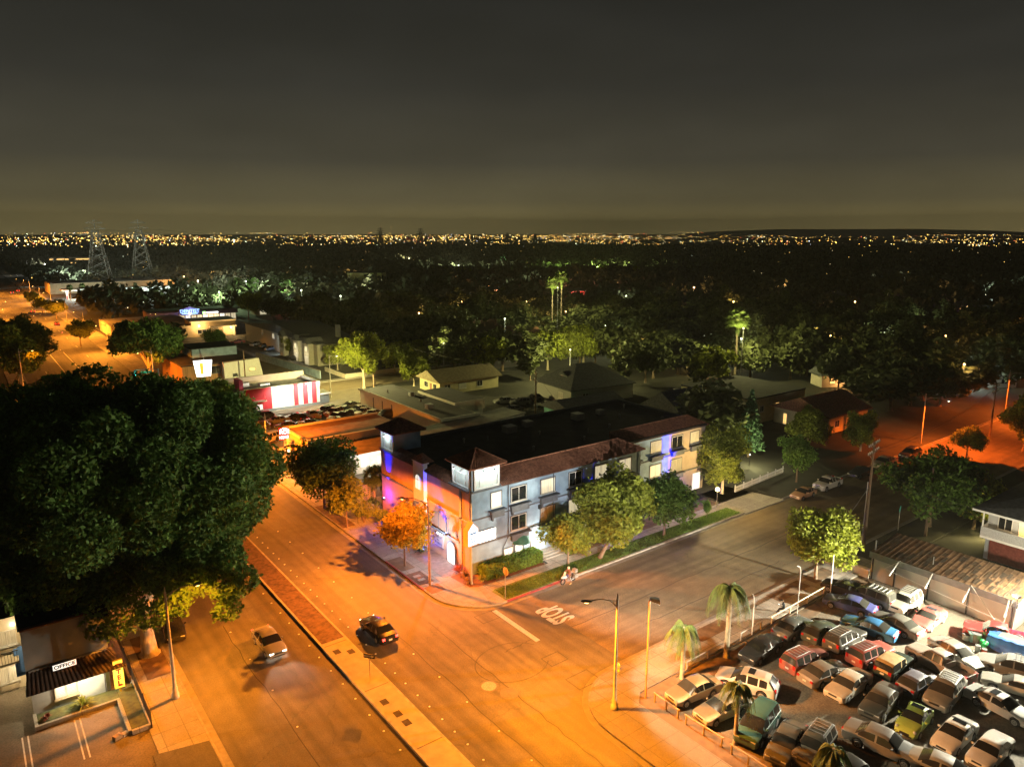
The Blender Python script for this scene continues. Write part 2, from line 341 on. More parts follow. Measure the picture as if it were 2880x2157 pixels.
# markings
def mark(x0, x1, y0, y1, z=0.006, name='road_marking'): return sheet(name, rect(x0, x1, y0, y1), z, PAINT)
mark(37.75, 38.25, 46.2, 53.0)
for k in range(16):
    y = 175 + 24 * k
    mark(16.2, 16.35, y, y + 4); mark(28.9, 29.05, y, y + 4)
for x0, x1, y0, y1 in ((20.2, 20.35, 215, 262), (24.0, 24.15, 215, 262), (20.2, 24.15, 214.7, 214.95)): mark(x0, x1, y0, y1)
stop = text('road_marking', 'STOP', 1.0, (42.4, 48.9, 0.008), (0, 0, R(90)), PAINT, ext=0.0, bold=.035); stop.scale = (1.35, 3.4, 1); struct(stop)
# lane studs: small ceramic dots, their glint put in as faint emission
dot = MB().lathe([(0.085, 0), (0.08, 0.018), (0.04, 0.028)], 8).mesh('lane_stud', mat('stud_glow', (0.8, 0.78, 0.7), 0.35, 0.05, 3, emit=(1, .8, .5), es=0.03, sample=False), True)
def stud(x, y, label):
    o = link('lane_stud', dot); o.location = (x, y, 0.002); tag(o, label, 'road stud', 'white studs along the boulevard lanes')
for k in range(34): stud(25.35 + 0.02 * rnd.random(), 24 + 1.83 * k + rnd.uniform(-.1, .1), 'small white round stud in the row beside the median kerb, hotel side')
for k in range(24): stud(21.2 + 0.04 * rnd.random(), 22 + 2.4 * k + rnd.uniform(-.1, .1), 'small white round stud in the row beside the median kerb, motel side')
for k in range(16): stud(28.0 + 0.08 * rnd.random(), 22 + 4.2 * k + rnd.uniform(-.3, .3), 'small white round stud between the lanes passing the hotel')
for k in range(8): stud(16.3 + 0.08 * rnd.random(), 26 + 5.5 * k, 'small white round stud between the lanes passing the motel')
# patches, manholes
PATCH = mat('patch_line', (0.022, 0.02, 0.018), 0.8, 0.3, 5)
def patch(cx, cy, wx, wy, a):
    b = MB(); t = 0.07
    for x0, x1, y0, y1 in ((-wx, wx, -wy, -wy + t), (-wx, wx, wy - t, wy), (-wx, -wx + t, -wy + t, wy - t), (wx - t, wx, -wy + t, wy - t)):
        b.add([(cx + x * math.cos(a) - y * math.sin(a), cy + x * math.sin(a) + y * math.cos(a), 0.005) for x, y in ((x0, y0), (x1, y0), (x1, y1), (x0, y1))], [(0, 1, 2, 3)])
    struct(b.build('road_patch_seam', PATCH))
for px, py, a, b_ in ((1560, 1852, .95, .75), (1640, 1910, 1.2, .9), (1370, 1735, 1.0, .8)):
    g = at(px, py); patch(g.x, g.y, a, b_, 0.0)
for x0, y0, x1, y1 in ((28.2, 24, 28.35, 58), (31.6, 30, 31.8, 55), (15.9, 26, 16.0, 66), (42, 46.1, 78, 46.25), (48, 42.4, 70, 42.5), (34.5, 46.6, 37.6, 46.75)):
    b = MB(); n = 24; L_ = []; w_ = .035
    for i in range(n + 1): t = i / n; L_.append((x0 + (x1 - x0) * t + rnd.uniform(-.12, .12) * (abs(y1 - y0) > 2), y0 + (y1 - y0) * t + rnd.uniform(-.12, .12) * (abs(x1 - x0) > 2)))
    v_ = abs(y1 - y0) > abs(x1 - x0); b.add([(x - (w_ if v_ else 0), y - (0 if v_ else w_), .0046) for x, y in L_] + [(x + (w_ if v_ else 0), y + (0 if v_ else w_), .0046) for x, y in L_], [(i, i + 1, n + 2 + i, n + 1 + i) for i in range(n)]); struct(b.build('road_tar_seam', PATCH))
# worn skid circle and tar lines
b = MB(); n = 40
g = at(1440, 1860)
ci = [(g.x + 3.3 * math.cos(R(20 + 300 * i / n)), g.y + 2.7 * math.sin(R(20 + 300 * i / n)), 0.0045) for i in range(n + 1)]
co = [(g.x + 3.4 * math.cos(R(20 + 300 * i / n)), g.y + 2.8 * math.sin(R(20 + 300 * i / n)), 0.0045) for i in range(n + 1)]
b.add(ci + co, [(i, i + 1, n + 2 + i, n + 1 + i) for i in range(n)]); struct(b.build('tyre_mark', mat('tyre_black', (0.045, 0.042, 0.04), 0.8, 0.3, 2)))
MH = mat('cast_iron', (0.24, 0.21, 0.18), 0.5, 0.4, 9, 0.5, metal=0.3); MH2 = mat('dark_iron', (0.09, 0.08, 0.07), 0.6, 0.3, 9, 0.5)
for px, py, m, r_, lab in ((1375, 1929, mat('pale_iron', (0.26, 0.25, 0.23), 0.5, 0.4, 9, .5), .62, 'pale round manhole cover in the middle of the junction'), (1432, 1949, MH2, .6, 'dull round manhole cover right of the pale one'), (1618, 1951, MH2, .5, 'small dark manhole cover near the corner kerb')):
    g = at(px, py); o = thing('manhole_cover', g, 0, lab, 'manhole cover'); MB().lathe([(r_, 0.003), (r_, .012), (r_ * .9, .016), (.01, .016)], 20).build('lid', m, o, True); MB().lathe([(r_ * 1.25, 0.002), (r_ * 1.22, .009), (r_ * 1.03, .01)], 20).build('collar', MH2, o)
# low hills at the horizon
def hills(name, a0, a1, d, hs, wdt):
    b = MB(); n = 60; rows = []
    for i in range(n + 1):
        a = YAW - R(a0 + (a1 - a0) * i / n); h = max(2, hs(i / n)); rows.append((a, h))
    for i in range(n):
        (a, h), (a2, h2) = rows[i], rows[i + 1]
        q = [(math.cos(a) * d, math.sin(a) * d, -4), (math.cos(a2) * d, math.sin(a2) * d, -4), (math.cos(a2) * (d + wdt), math.sin(a2) * (d + wdt), h2), (math.cos(a) * (d + wdt), math.sin(a) * (d + wdt), h)]
        b.add(q, [(0, 1, 2, 3)])
        b.add([q[3], q[2], (math.cos(a2) * (d + 2 * wdt), math.sin(a2) * (d + 2 * wdt), -4), (math.cos(a) * (d + 2 * wdt), math.sin(a) * (d + 2 * wdt), -4)], [(0, 1, 2, 3)])
    return struct(b.build(name, mat('far_hill', (0.5, 0.45, 0.3), 1.0, 0.1, 0.001), None, True))
nz = lambda t, k: sum(math.sin(t * f * k + p) / f for f, p in ((3, .3), (7, 1.2), (13, 2.2), (29, .7)))
hills('hills', 12, 38, 10000, lambda t: 8 + 120 * math.sin(math.pi * min(1, t * 1.05)) ** .6 * (0.75 + .12 * nz(t, 3)), 700)
# ------------------------------------------------------------------ building helpers (local frame: x east, y north, z up)
def face(axis, o):
    """maps (u, out, z) on a facade to local x, y, z: S faces -y, W faces -x, N +y, E +x"""
    return {'S': lambda u, d, z: (u, o - d, z), 'N': lambda u, d, z: (u, o + d, z), 'W': lambda u, d, z: (o - d, u, z), 'E': lambda u, d, z: (o + d, u, z)}[axis]
def fbox(b, F, u0, u1, d0, d1, z0, z1, mi=0):
    p, q = F(u0, d0, z0), F(u1, d1, z1); return b.box(p[0], q[0], p[1], q[1], p[2], q[2], mi)
FRAMEW = mat('window_frame_white', (0.62, 0.60, 0.55), 0.6, 0.08, 3)
def window(par, F, u0, u1, z0, z1, pane=None, frame=None, sill=True, mull=1, t=0.07, name='window', trim=None):
    fr = MB()
    fbox(fr, F, u0, u0 + t, 0.0, .06, z0, z1); fbox(fr, F, u1 - t, u1, 0.0, .06, z0, z1)
    fbox(fr, F, u0 + t, u1 - t, 0.0, .06, z0, z0 + t); fbox(fr, F, u0 + t, u1 - t, 0.0, .06, z1 - t, z1)
    for k in range(mull):
        c = u0 + (u1 - u0) * (k + 1) / (mull + 1); fbox(fr, F, c - .03, c + .03, 0.0, .055, z0 + t, z1 - t)
    wo_ = fr.build(name, frame or FRAMEW, par)
    p = MB(); fbox(p, F, u0 + t * .9, u1 - t * .9, -.01, .025, z0 + t * .9, z1 - t * .9); p.build('pane', pane or GLASSD, wo_)
    if sill: q = MB(); fbox(q, F, u0 - .08, u1 + .08, 0.0, .14, z0 - .1, z0 - .004); q.build('sill', frame or FRAMEW, wo_)
    if trim:
        q = MB(); e = .12
        fbox(q, F, u0 - e, u0 - .004, 0, .04, z0 - .004, z1 + e); fbox(q, F, u1 + .004, u1 + e, 0, .04, z0 - .004, z1 + e); fbox(q, F, u0 - .002, u1 + .002, 0, .04, z1 + .004, z1 + e); q.build('trim', trim, wo_)
    return wo_
def tiles(a, b_, c, d, pitch=0.24, amp=0.055, course=0.42):
    """barrel-tile slope: eave a->b, ridge d->c; returns an MB"""
    a, b_, c, d = map(Vector, (a, b_, c, d)); m = MB()
    nrm = (b_ - a).cross(d - a).normalized()
    Ln = (b_ - a).length; H = ((d - a).length + (c - b_).length) / 2
    nu = max(4, int(Ln / pitch * 4)); nv = max(1, int(H / course))
    for j in range(nv):
        v0, v1 = j / nv, (j + 1) / nv; o = len(m.v)
        for vv, lift in ((v0, .05), (v1, .012)):
            for i in range(nu + 1):
                t = i / nu; p = a.lerp(b_, t).lerp(d.lerp(c, t), vv)
                m.v.append(tuple(p + nrm * (lift + amp * abs(math.sin(math.pi * t * Ln / pitch)))))
        for i in range(nu): m.f.append((o + i, o + i + 1, o + nu + 1 + i + 1, o + nu + 1 + i)); m.mi.append(0)
    m.add([a - nrm * .06, b_ - nrm * .06, c - nrm * .02, d - nrm * .02], [(0, 1, 2, 3)]); return m
def ridge_cap(b, p, q, r_=.09): b.tube([p, q], r_, 6)
# ------------------------------------------------------------------ the hotel
STG = mat('grey_stucco', (0.225, 0.315, 0.42), 0.9, 0.22, 0.9, 0.25)
STP = mat('pink_stucco', (0.42, 0.22, 0.15), 0.9, 0.14, 0.9, 0.25)
STD = mat('dark_trim', (0.10, 0.11, 0.125), 0.85, 0.2, 2)
STL = mat('pale_trim', (0.55, 0.57, 0.56), 0.8, 0.08, 2)
NICHE = mat('niche_panel', (0.50, 0.56, 0.52), 0.8, 0.08, 2)
HX, HY = 40.4, 60.3
HT = thing('hotel_building', (HX, HY, 0), 0, 'three storey grey and pink corner hotel with tiled roof edges and two lit corner towers', 'hotel')
W_, D_, E_ = 42.0, 20.4, 9.55
m = MB()
m.box(0.0, 25.5, 0, D_, 0, E_); m.build('south_wing_wall', STG, HT)
MB().box(25.502, 34.3, 2.9, D_, 0, E_).build('middle_wing_wall', STG, HT); MB().box(34.303, W_, 2.9, D_, 0, E_).build('east_wing_wall', mat('tan_stucco', (0.42, 0.34, 0.28), 0.9, 0.14, 0.9, 0.25), HT)
# pink west front, standing just proud of the grey block
wf = MB(); wf.box(-.12, -.003, 0.25, 8.9, 0, E_ - .003); wf.box(-.06, -.003, 11.4, D_ - .003, 0, E_ - .01); wf.build('west_front_wall', STP, HT)
MB().box(-.55, -.004, 9.0, 11.35, 3.6, 10.25).box(-.65, .2, 8.93, 11.42, 10.253, 10.42).box(-.18, -.004, 9.0, 11.35, 0, 3.595).build('entry_bay_wall', STL, HT)
MB().box(0.35, W_ - .35, 2.4, D_ - .3, E_ + .003, E_ + .22).build('flat_roof', ROOFD, HT)
pr = MB(); pr.box(0, W_, D_ - .28, D_ + .02, E_ + .004, E_ + .55); pr.box(W_ - .3, W_ + .02, 4.9, D_ - .283, E_ + .004, E_ + .5); pr.build('parapet', STD, HT)
S = face('S', 0); SB = face('S', 2.9); WF = face('W', -.12)
tr = MB()                                                     # bands and cornices
fbox(tr, S, -.05, 25.55, .003, .10, 3.32, 3.56); fbox(tr, S, -.05, 25.55, .003, .08, 6.22, 6.38); fbox(tr, S, 0, 25.55, .003, .2, E_ - .22, E_ - .02)
fbox(tr, SB, 25.6, W_, .003, .08, 3.32, 3.5); fbox(tr, SB, 25.6, W_, .003, .08, 6.22, 6.38); fbox(tr, SB, 25.6, W_, .003, .2, E_ - .22, E_ - .02)
tr.build('band_course', STD, HT)
tw = MB(); fbox(tw, WF, -.03, 8.9, .003, .1, 5.95, 6.12); fbox(tw, WF, 2.2, 8.9, .003, .16, 3.05, 3.3); fbox(tw, WF, 0.25, 8.9, .003, .22, E_ - .2, E_ - .03)
tw.box(-.25, -.063, 11.4, D_, E_ - .2, E_ - .02); tw.box(-.2, -.063, 11.4, D_, 5.9, 6.15); fbox(tw, WF, 1.7, 2.1, .003, .1, 0, E_ - .21); tw.build('west_band_course', STD, HT)
# tiled roof edges
t1 = tiles((3.7, -.45, E_), (26.0, -.45, E_), (23.6, 2.1, 10.75), (3.7, 2.1, 10.75)); t1.add(tiles((26.0, -.45, E_), (26.0, 4.0, E_), (23.6, 2.1, 10.75), (23.6, 2.1, 10.75)).v, []); ridge_cap(t1, (3.7, 2.1, 10.78), (23.6, 2.1, 10.78)); ridge_cap(t1, (23.6, 2.1, 10.78), (26, -.45, E_ + .03)); t1.add([(3.75, 2.08, E_ + .2), (23.6, 2.08, E_ + .2), (23.6, 2.08, 10.7), (3.75, 2.08, 10.7)], [(3, 2, 1, 0)])
t1.add([(26.0, -.45, E_), (26.0, 2.9, E_), (23.6, 2.1, 10.75)], [(0, 1, 2)])
t1.build('tile_roof_edge', TILE, HT)
t2 = tiles((26.1, 2.4, E_), (W_ + .3, 2.4, E_), (W_ - 1.8, 4.8, 10.75), (24.8, 4.8, 10.75)); ridge_cap(t2, (24.8, 4.8, 10.78), (W_ - 1.8, 4.8, 10.78)); t2.add([(24.8, 4.8, E_ + .2), (W_ - 1.8, 4.8, E_ + .2), (W_ - 1.8, 4.8, 10.7), (24.8, 4.8, 10.7)], [(3, 2, 1, 0)]); t2.add([(W_ + .3, 2.4, E_), (W_ + .3, 6.8, E_), (W_ - 1.8, 4.8, 10.75)], [(0, 1, 2)])
t2.build('tile_roof_edge', TILE, HT)
for y0, y1 in ((4.0, 8.95), (11.45, 16.8)):
    t3 = tiles((-.55, y1, E_), (-.55, y0, E_), (.9, y0, 10.15), (.9, y1, 10.15)); t3.add([(.9, y1, E_ + .2), (.9, y0, E_ + .2), (.9, y0, 10.1), (.9, y1, 10.1)], [(0, 1, 2, 3)]); t3.build('tile_roof_edge', TILE, HT)
cap = MB(); cap.add([(-.75, 8.8, 10.43), (.9, 8.8, 10.43), (.9, 11.5, 10.43), (-.75, 11.5, 10.43), (.1, 10.15, 11.3)], [(0, 1, 4), (1, 2, 4), (2, 3, 4), (3, 0, 4), (0, 3, 2, 1)]); cap.build('entry_bay_roof', TILE, HT)
# towers
LAMPW = mat('sconce_glow', (1, 1, 1), 0.5, 0.0, 1, emit=(0.85, 1.0, 0.98), es=9, sample=False)
def tower(y0, y1, faces):
    T = MB(); x1 = 3.7; z0, z1 = E_ + .004, 12.15
    T.box(0.02, x1, y0 + .02, y1, z0, z1)
    q = T.build('tower', STG, HT)
    r_ = MB(); a, b_, z = -.55, x1 + .55, z1
    ya, yb = y0 - .55, y1 + .55; ap = ((a + b_) / 2, (ya + yb) / 2, z + 1.35)
    for p, s in (((a, ya, z), (b_, ya, z)), ((b_, ya, z), (b_, yb, z)), ((b_, yb, z), (a, yb, z)), ((a, yb, z), (a, ya, z))):
        tt = tiles(p, s, ap, ap, 0.26, .05); r_.add(tt.v, tt.f); ridge_cap(r_, p, ap)
    r_.box(a + .05, b_ - .05, ya + .05, yb - .05, z - .16, z - .01)
    r_.build('tower_roof', TILE, q)
    for ax, o, u0, u1 in faces:
        F = face(ax, o); nb = MB()
        for A in ((u0, u0 + .24, z0 + .0, z1 - .25), (u1 - .24, u1, z0, z1 - .25), (u0 + .24, u1 - .24, z0, z0 + .22), (u0 + .24, u1 - .24, z1 - .42, z1 - .25)): fbox(nb, F, A[0], A[1], .003, .14, A[2], A[3])
        nb.build('tower_panel_frame', STL, q)
        nb = MB(); fbox(nb, F, u0 + .245, u1 - .245, .003, .03, z0 + .225, z1 - .425)
        n2 = MB(); w2 = (u1 - u0) * .2
        fbox(n2, F, u0 + w2 + .1, u0 + w2 + .18, .033, .07, z0 + .24, z1 - 1.0); fbox(n2, F, u1 - w2 - .18, u1 - w2 - .1, .033, .07, z0 + .24, z1 - 1.0); fbox(n2, F, u0 + w2 + .184, u1 - w2 - .184, .033, .07, z1 - 1.08, z1 - 1.0)
        pn = nb.build('niche_panel', NICHE, q); n2.build('niche_moulding', STL, pn)
        for k in (.3, .72) if u1 - u0 > 3.2 else (.5,):
            u = u0 + (u1 - u0) * k; lb = MB(); p = F(u, .5, z1 - .62); lb.ball(p, .09, 8)
            s_ = MB(); c = F(u, .02, z1 - .45); s_.tube([c, F(u, .35, z1 - .38), F(u, .5, z1 - .47)], .025, 6); s_.lathe([(.16, 0), (.05, .12)], 8, (p[0], p[1], p[2] + .02))
            so = s_.build('sconce', DARK, q); lb.build('bulb', LAMPW, so)
            l = light('POINT', (p[0] + HX, p[1] + HY, p[2] - .12), COOL, 42, 'sconce_light', size=.08); l.parent = so; l.location = (p[0], p[1], p[2] - .14)
tower(0, 3.7, (('S', 0.02, .3, 3.55), ('W', 0.02, .25, 3.6)))
tower(16.8, 20.3, (('W', 0.02, 17.0, 20.2),))
# south facade openings
panes3 = (CURTW, GLASSD, CURT, GLASSD, CURT, CURT)
for (u0, u1), pn in zip(((2.5, 3.85), (5.2, 7.3), (9.4, 11.45), (13.6, 15.6), (17.7, 19.75), (21.8, 23.9)), panes3):
    window(HT, S, u0, u1, 7.15, 8.82, pn, trim=STD)
    pb = MB(); fbox(pb, S, u0 - .35, u1 + .35, .003, .62, 6.78, 6.92); fbox(pb, S, u0 - .15, u1 + .15, .003, .42, 6.1, 6.777); fbox(pb, S, u0 - .05, u0 + .12, .003, .35, 5.75, 6.097); pb.build('window_box', STD, HT)
for (u0, u1), pn in zip(((5.2, 7.3), (9.4, 11.45), (13.6, 15.6), (17.7, 19.7), (21.8, 23.9)), (GLASSD, CURTD, CURT, GLASSD, CURT)):
    window(HT, S, u0, u1, 3.82, 5.5, pn, trim=STD)
    pb = MB(); fbox(pb, S, u0 - .35, u1 + .35, .105, .6, 3.4, 3.55); fbox(pb, S, u0 - .1, u1 + .1, .105, .4, 2.72, 3.397); pb.build('window_box', STD, HT)
window(HT, S, 4.2, 5.4, .7, 1.95, CURTW, trim=STD)
window(HT, S, 8.0, 8.6, 0.8, 2.05, CURTW, trim=STD, mull=0)
for u in (11.9, 16, 20.2): window(HT, S, u, u + 1.2, .9, 2.1, CURT if u < 17 else CURTD, trim=STD)
for u0, u1, z0, z1, pn in ((30.7, 32.8, 7.15, 8.82, CURTD), (34.9, 37.1, 7.15, 8.82, GLASSD), (38.8, 40.6, 7.15, 8.82, CURTD), (30.7, 32.8, 3.82, 5.5, CURT), (26.2, 27.5, 3.82, 5.5, CURTW), (34.9, 37.1, 3.82, 5.5, CURTD), (27.0, 28.4, 7.15, 8.8, CURT)):
    window(HT, SB, u0, u1, z0, z1, pn, trim=STD)
    pb = MB(); fbox(pb, SB, u0 - .3, u1 + .3, .085, .6, z0 - .4, z0 - .25); fbox(pb, SB, u0 - .1, u1 + .1, .085, .4, z0 - 1.0, z0 - .404); pb.build('window_box', STD, HT)
window(HT, SB, 39.6, 41.4, .15, 2.7, CURTW, sill=False, name='garage_door', mull=0)
d = MB(); fbox(d, S, 5.75, 6.75, .003, .06, .15, 2.15); do = d.build('door', mat('white_door_glow', (.75, .75, .73), .5, .05, 2, emit=(1, .98, .9), es=.5), HT)  # door leaf given a glow of its own by emission
fr = MB(); fbox(fr, S, 5.6, 5.748, .003, .1, .15, 2.3); fbox(fr, S, 6.752, 6.9, .003, .1, .15, 2.3); fr.build('door_frame', STD, do)
MB().box(6.62, 6.7, -.12, -.064, 1.1, 1.2).build('door_handle', STEEL, do)
aw = MB(); n = 8; vs = []                                         # quarter-dome awning
for i in range(n + 1):
    for j in range(5):
        th = math.pi * i / n; ph = math.pi / 2 * j / 4; vs.append((6.55 - 1.15 * math.cos(th) * math.cos(ph), -.02 - 1.05 * math.sin(th) * math.cos(ph), 2.25 + .85 * math.sin(ph)))
aw.add(vs, [(i * 5 + j, (i + 1) * 5 + j, (i + 1) * 5 + j + 1, i * 5 + j + 1) for i in range(n) for j in range(4)])
aw.build('door_awning', mat('green_canvas', (0.03, 0.11, 0.085), .85, .2, 3), HT, True)
dl = MB().ball((8.75, -.2, 2.55), .13, 8).build('wall_lamp', mat('wall_lamp_glow', (1, 1, 1), .5, 0, 1, emit=(1, .97, .85), es=25, sample=False), HT)
l = light('POINT', (0, 0, 0), WHITE, 420, 'wall_lamp_light', size=.1); l.parent = dl; l.location = (8.75, -.5, 2.45)
dp = MB(); dp.tube([(4.75, -.12, 9.4), (4.75, -.12, 3.4), (4.0, -.14, 2.2), (4.0, -.14, .2)], .055, 6); dp.tube([(11.2, -.1, 9.3), (11.2, -.1, .2)], .05, 6); dp.tube([(25.42, -.1, 9.3), (25.42, -.1, .2)], .05, 6); dp.build('downpipe', STD, HT)
MB().box(9.0, 9.4, -.25, -.003, 5.55, 6.0).build('wall_lamp_housing', DARK, HT)
bb = MB(); fbox(bb, S, .6, 2.9, .12, .3, 3.68, 4.98); bo = bb.build('billboard', mat('billboard_edge', (.5, .5, .5), .5, .05, 2), HT)
q = MB(); fbox(q, S, .64, 2.86, .303, .31, 3.72, 4.94); q.build('lit_face', mat('billboard_light', (.9, .9, .9), .5, 0, 1, emit=(1, .99, .94), es=1.8), bo)
# west front: arched window, niches, plaque, entrance
AW = face('W', -.55)
def archpoly(F, u0, u1, z0, z1, d0, d1, n=10):
    c, r_ = (u0 + u1) / 2, (u1 - u0) / 2; pts = [(u0, z0), (u1, z0)] + [(c + r_ * math.cos(math.pi * i / n), z1 - r_ + r_ * math.sin(math.pi * i / n)) for i in range(n + 1)]
    k = len(pts); return MB().add([F(u, d0, z) for u, z in pts] + [F(u, d1, z) for u, z in pts], [tuple(range(k)), tuple(range(2 * k - 1, k - 1, -1))] + [(i, (i + 1) % k, k + (i + 1) % k, k + i) for i in range(k)])
wn = archpoly(AW, 9.55, 10.8, 7.0, 8.9, .003, .08).build('arched_window', FRAMEW, HT)
archpoly(AW, 9.66, 10.69, 7.1, 8.79, .082, .1).build('pane', CURTW, wn)
gm = MB(); fbox(gm, AW, 10.14, 10.2, .102, .13, 7.1, 8.78); fbox(gm, AW, 9.66, 10.69, .102, .125, 8.2, 8.26); gm.build('glazing_bar', FRAMEW, wn)
for c in (5.7, 3.6):
    a = archpoly(WF, c - .85, c + .85, 3.4, 5.65, .003, .05).build('blind_arch', STD, HT); archpoly(WF, c - .72, c + .72, 3.4, 5.52, .052, .06).build('arch_panel', STP, a)
pl = MB(); fbox(pl, WF, 5.5, 7.5, .003, .1, 1.15, 2.75); po = pl.build('plaque', mat('plaque_dark', (.12, .09, .09), .7, .2, 3), HT)
pp = MB(); fbox(pp, WF, 5.62, 7.38, .102, .12, 1.25, 2.65); pp.build('plaque_face', mat('plaque_face', (.36, .26, .22), .7, .1, 3), po)
PL = mat('plaque_letters', (.03, .025, .03), .6, .1, 3)
for us, z, h_ in (((5.75, 5.92, 6.1, 6.4, 6.66, 6.94, 7.14), 2.22, .26), ((6.36, 6.56), 1.9, .15), ((5.78, 6.06, 6.32, 6.5, 6.76, 7.02), 1.46, .28)):
    q = MB()                                                  # raised letters, too worn to read in the photo
    for k, u in enumerate(us): fbox(q, WF, u, u + .1 + .05 * (k % 2), .122, .135, z, z + h_); fbox(q, WF, u + .02, u + .2, .1225, .133, z + h_ * .4, z + h_ * .62)
    q.build('plaque_lettering', PL, po)
lb = MB(); fbox(lb, WF, 5.3, 6.5, .003, .3, 2.95 - .1, 3.04); lo = lb.build('light_box', DARK, HT); l = light('POINT', (0, 0, 0), (.75, .85, 1), 700, 'entrance_light', size=.15); l.parent = lo; l.location = (-.9, 5.2, 2.75)
q = MB(); fbox(q, WF, 5.35, 6.45, .303, .31, 2.87, 3.02); q.build('lit_face', mat('lightbox_glow', (1, 1, 1), .5, 0, 1, emit=(.75, .85, 1), es=6), lo)
en = archpoly(WF, 2.95, 4.75, .16, 2.75, .003, .12).build('entrance_surround', STD, HT)
archpoly(WF, 3.15, 4.55, .16, 2.55, .122, .14).build('entrance_door', mat('lit_doorway', (.7, .7, .66), .6, .2, 1.2, emit=(1, .97, .88), es=.7), en)
# blue uplights on the facades
def uplight(x, y, z, aim, wt, cone=38, ground=True):
    b = MB().lathe([(.14, 0), (.16, .12), (.12, .3)], 8, (x, y, z)); o = b.build('uplight', DARK, HT); MB().lathe([(.11, .302), (.1, .31), (.01, .312)], 8, (x, y, z)).build('lens', mat('blue_lens', (.1, .1, 1), .3, 0, 1, emit=(.1, .25, 1), es=14, sample=False), o)
    l = light('SPOT', (0, 0, 0), BLUE, wt * 7, 'blue_light', size=.08, aim=(0, 0, 1), cone=cone, blend=.7); l.parent = o; l.location = (x, y, z + .4)
    l.rotation_euler = (Vector(aim) - Vector((x, y, z + .4))).to_track_quat('-Z', 'Y').to_euler()
    if ground:
        l2 = light('POINT', (0, 0, 0), BLUE, wt * .06, 'blue_spill', size=.1); l2.parent = o; l2.location = (x, y, z + .55)
uplight(-1.25, 8.3, .17, (-.5, 8.1, 9), 3600, 24); uplight(-.75, 18.6, 3.2, (-.2, 18.4, 9), 2600, 26)
uplight(-.8, 19.0, .17, (-.2, 18.6, 6), 1500, 28)
uplight(16.7, -1.0, 1.3, (16.7, -.1, 9), 9500, 28); uplight(34.2, 2.0, .6, (34.2, 2.8, 9), 8500, 28)
uplight(-.6, 4.2, 3.4, (-.3, 8.5, 9.5), 500, 40, False)
# roof clutter
rc = MB(); rc.lathe([(.12, 0), (.12, .5), (.22, .52), (.2, .7)], 8, (37.5, 7, E_ + .222)); rc.tube([(12, 14, E_ + .222), (12, 14, E_ + .9)], .06, 6); rc.tube([(25, 9, E_ + .222), (25, 9, E_ + .8)], .06, 6); rc.box(33, 34, 15, 16, E_ + .222, E_ + .9); 
for x, y in ((6, 9), (9, 15), (14, 7), (19, 12), (22, 6.5), (29, 9), (34, 12), (39, 16)): rc.lathe([(.09, 0), (.09, .45), (.16, .46), (.13, .6)], 8, (x, y, E_ + .222))
rc.box(16, 17.6, 15, 16.4, E_ + .222, E_ + 1.1).box(20, 21.2, 16, 17.2, E_ + .222, E_ + 1.0).box(28, 29.4, 14.5, 15.9, E_ + .222, E_ + 1.15); rc.build('roof_vent', STEEL, HT)
# steps, signs and posts at the hotel
st = thing('entry_steps', (49.0, 58.6, 0), 0, 'pale concrete steps up to the green awning door', 'steps')
for i in range(3): MB().box(-.4, 2.9, -.2 + .45 * i, .25 + .45 * i - .003, .155, .27 + .1 * i).build('step', CONC2, st)
MB().box(-.4, 2.9, 1.153, 1.69, .155, .5).build('landing', CONC2, st)
sg = thing('pole_sign', (39.2, 58.7, .165), 0, 'tall pole with a lit pentagon box sign beside the hotel corner', 'sign')
MB().lathe([(.16, 0), (.15, .1), (.11, .12), (.1, 4.4)], 10).build('pole', POLE, sg)
sb = MB(); pent = [(-.75, 4.3), (.75, 4.3), (.75, 6.1), (0, 6.9), (-.75, 6.1)]
pts = [(-.62, -1.15, 0), (.62, -1.15, 0)]
def sbox(b, y0, y1, mi=0): b.add([(x, y0, z) for x, z in pent] + [(x, y1, z) for x, z in pent], [(0, 1, 2, 3, 4), (9, 8, 7, 6, 5)] + [((i + 1) % 5, i, 5 + i, 5 + (i + 1) % 5) for i in range(5)], mi)
sbox(sb, -.35, .35); box_ = sb.build('sign_box', mat('sign_tan', (.42, .26, .14), .6, .15, 2), sg)
q = MB(); q.add([(x * .9, -.358, 5.5 + (z - 5.5) * .9) for x, z in pent] + [(x * .9, .358, 5.5 + (z - 5.5) * .9) for x, z in pent], [(0, 1, 2, 3, 4), (9, 8, 7, 6, 5)]); q.build('lit_face', mat('hotel_sign_glow', (.9, .95, 1), .5, 0.25, 2, emit=(.45, .75, 1), es=.8), box_)
for z, h_ in ((5.6, .35), (5.1, .2), (4.75, .2)):
    q = MB(); q.box(-.45, .45, -.366, -.361, z, z + h_ * .5); q.build('sign_stripe', mat('sign_blue', (.05, .16, .4), .5), box_)
sg.rotation_euler = (0, 0, R(8))
# ------------------------------------------------------------------ vehicles
def interp(keys, x):
    if x <= keys[0][0]: return keys[0][1]
    for (a, p), (b, q) in zip(keys, keys[1:]):
        if x <= b: return p + (q - p) * (x - a) / max(b - a, 1e-6)
    return keys[-1][1]
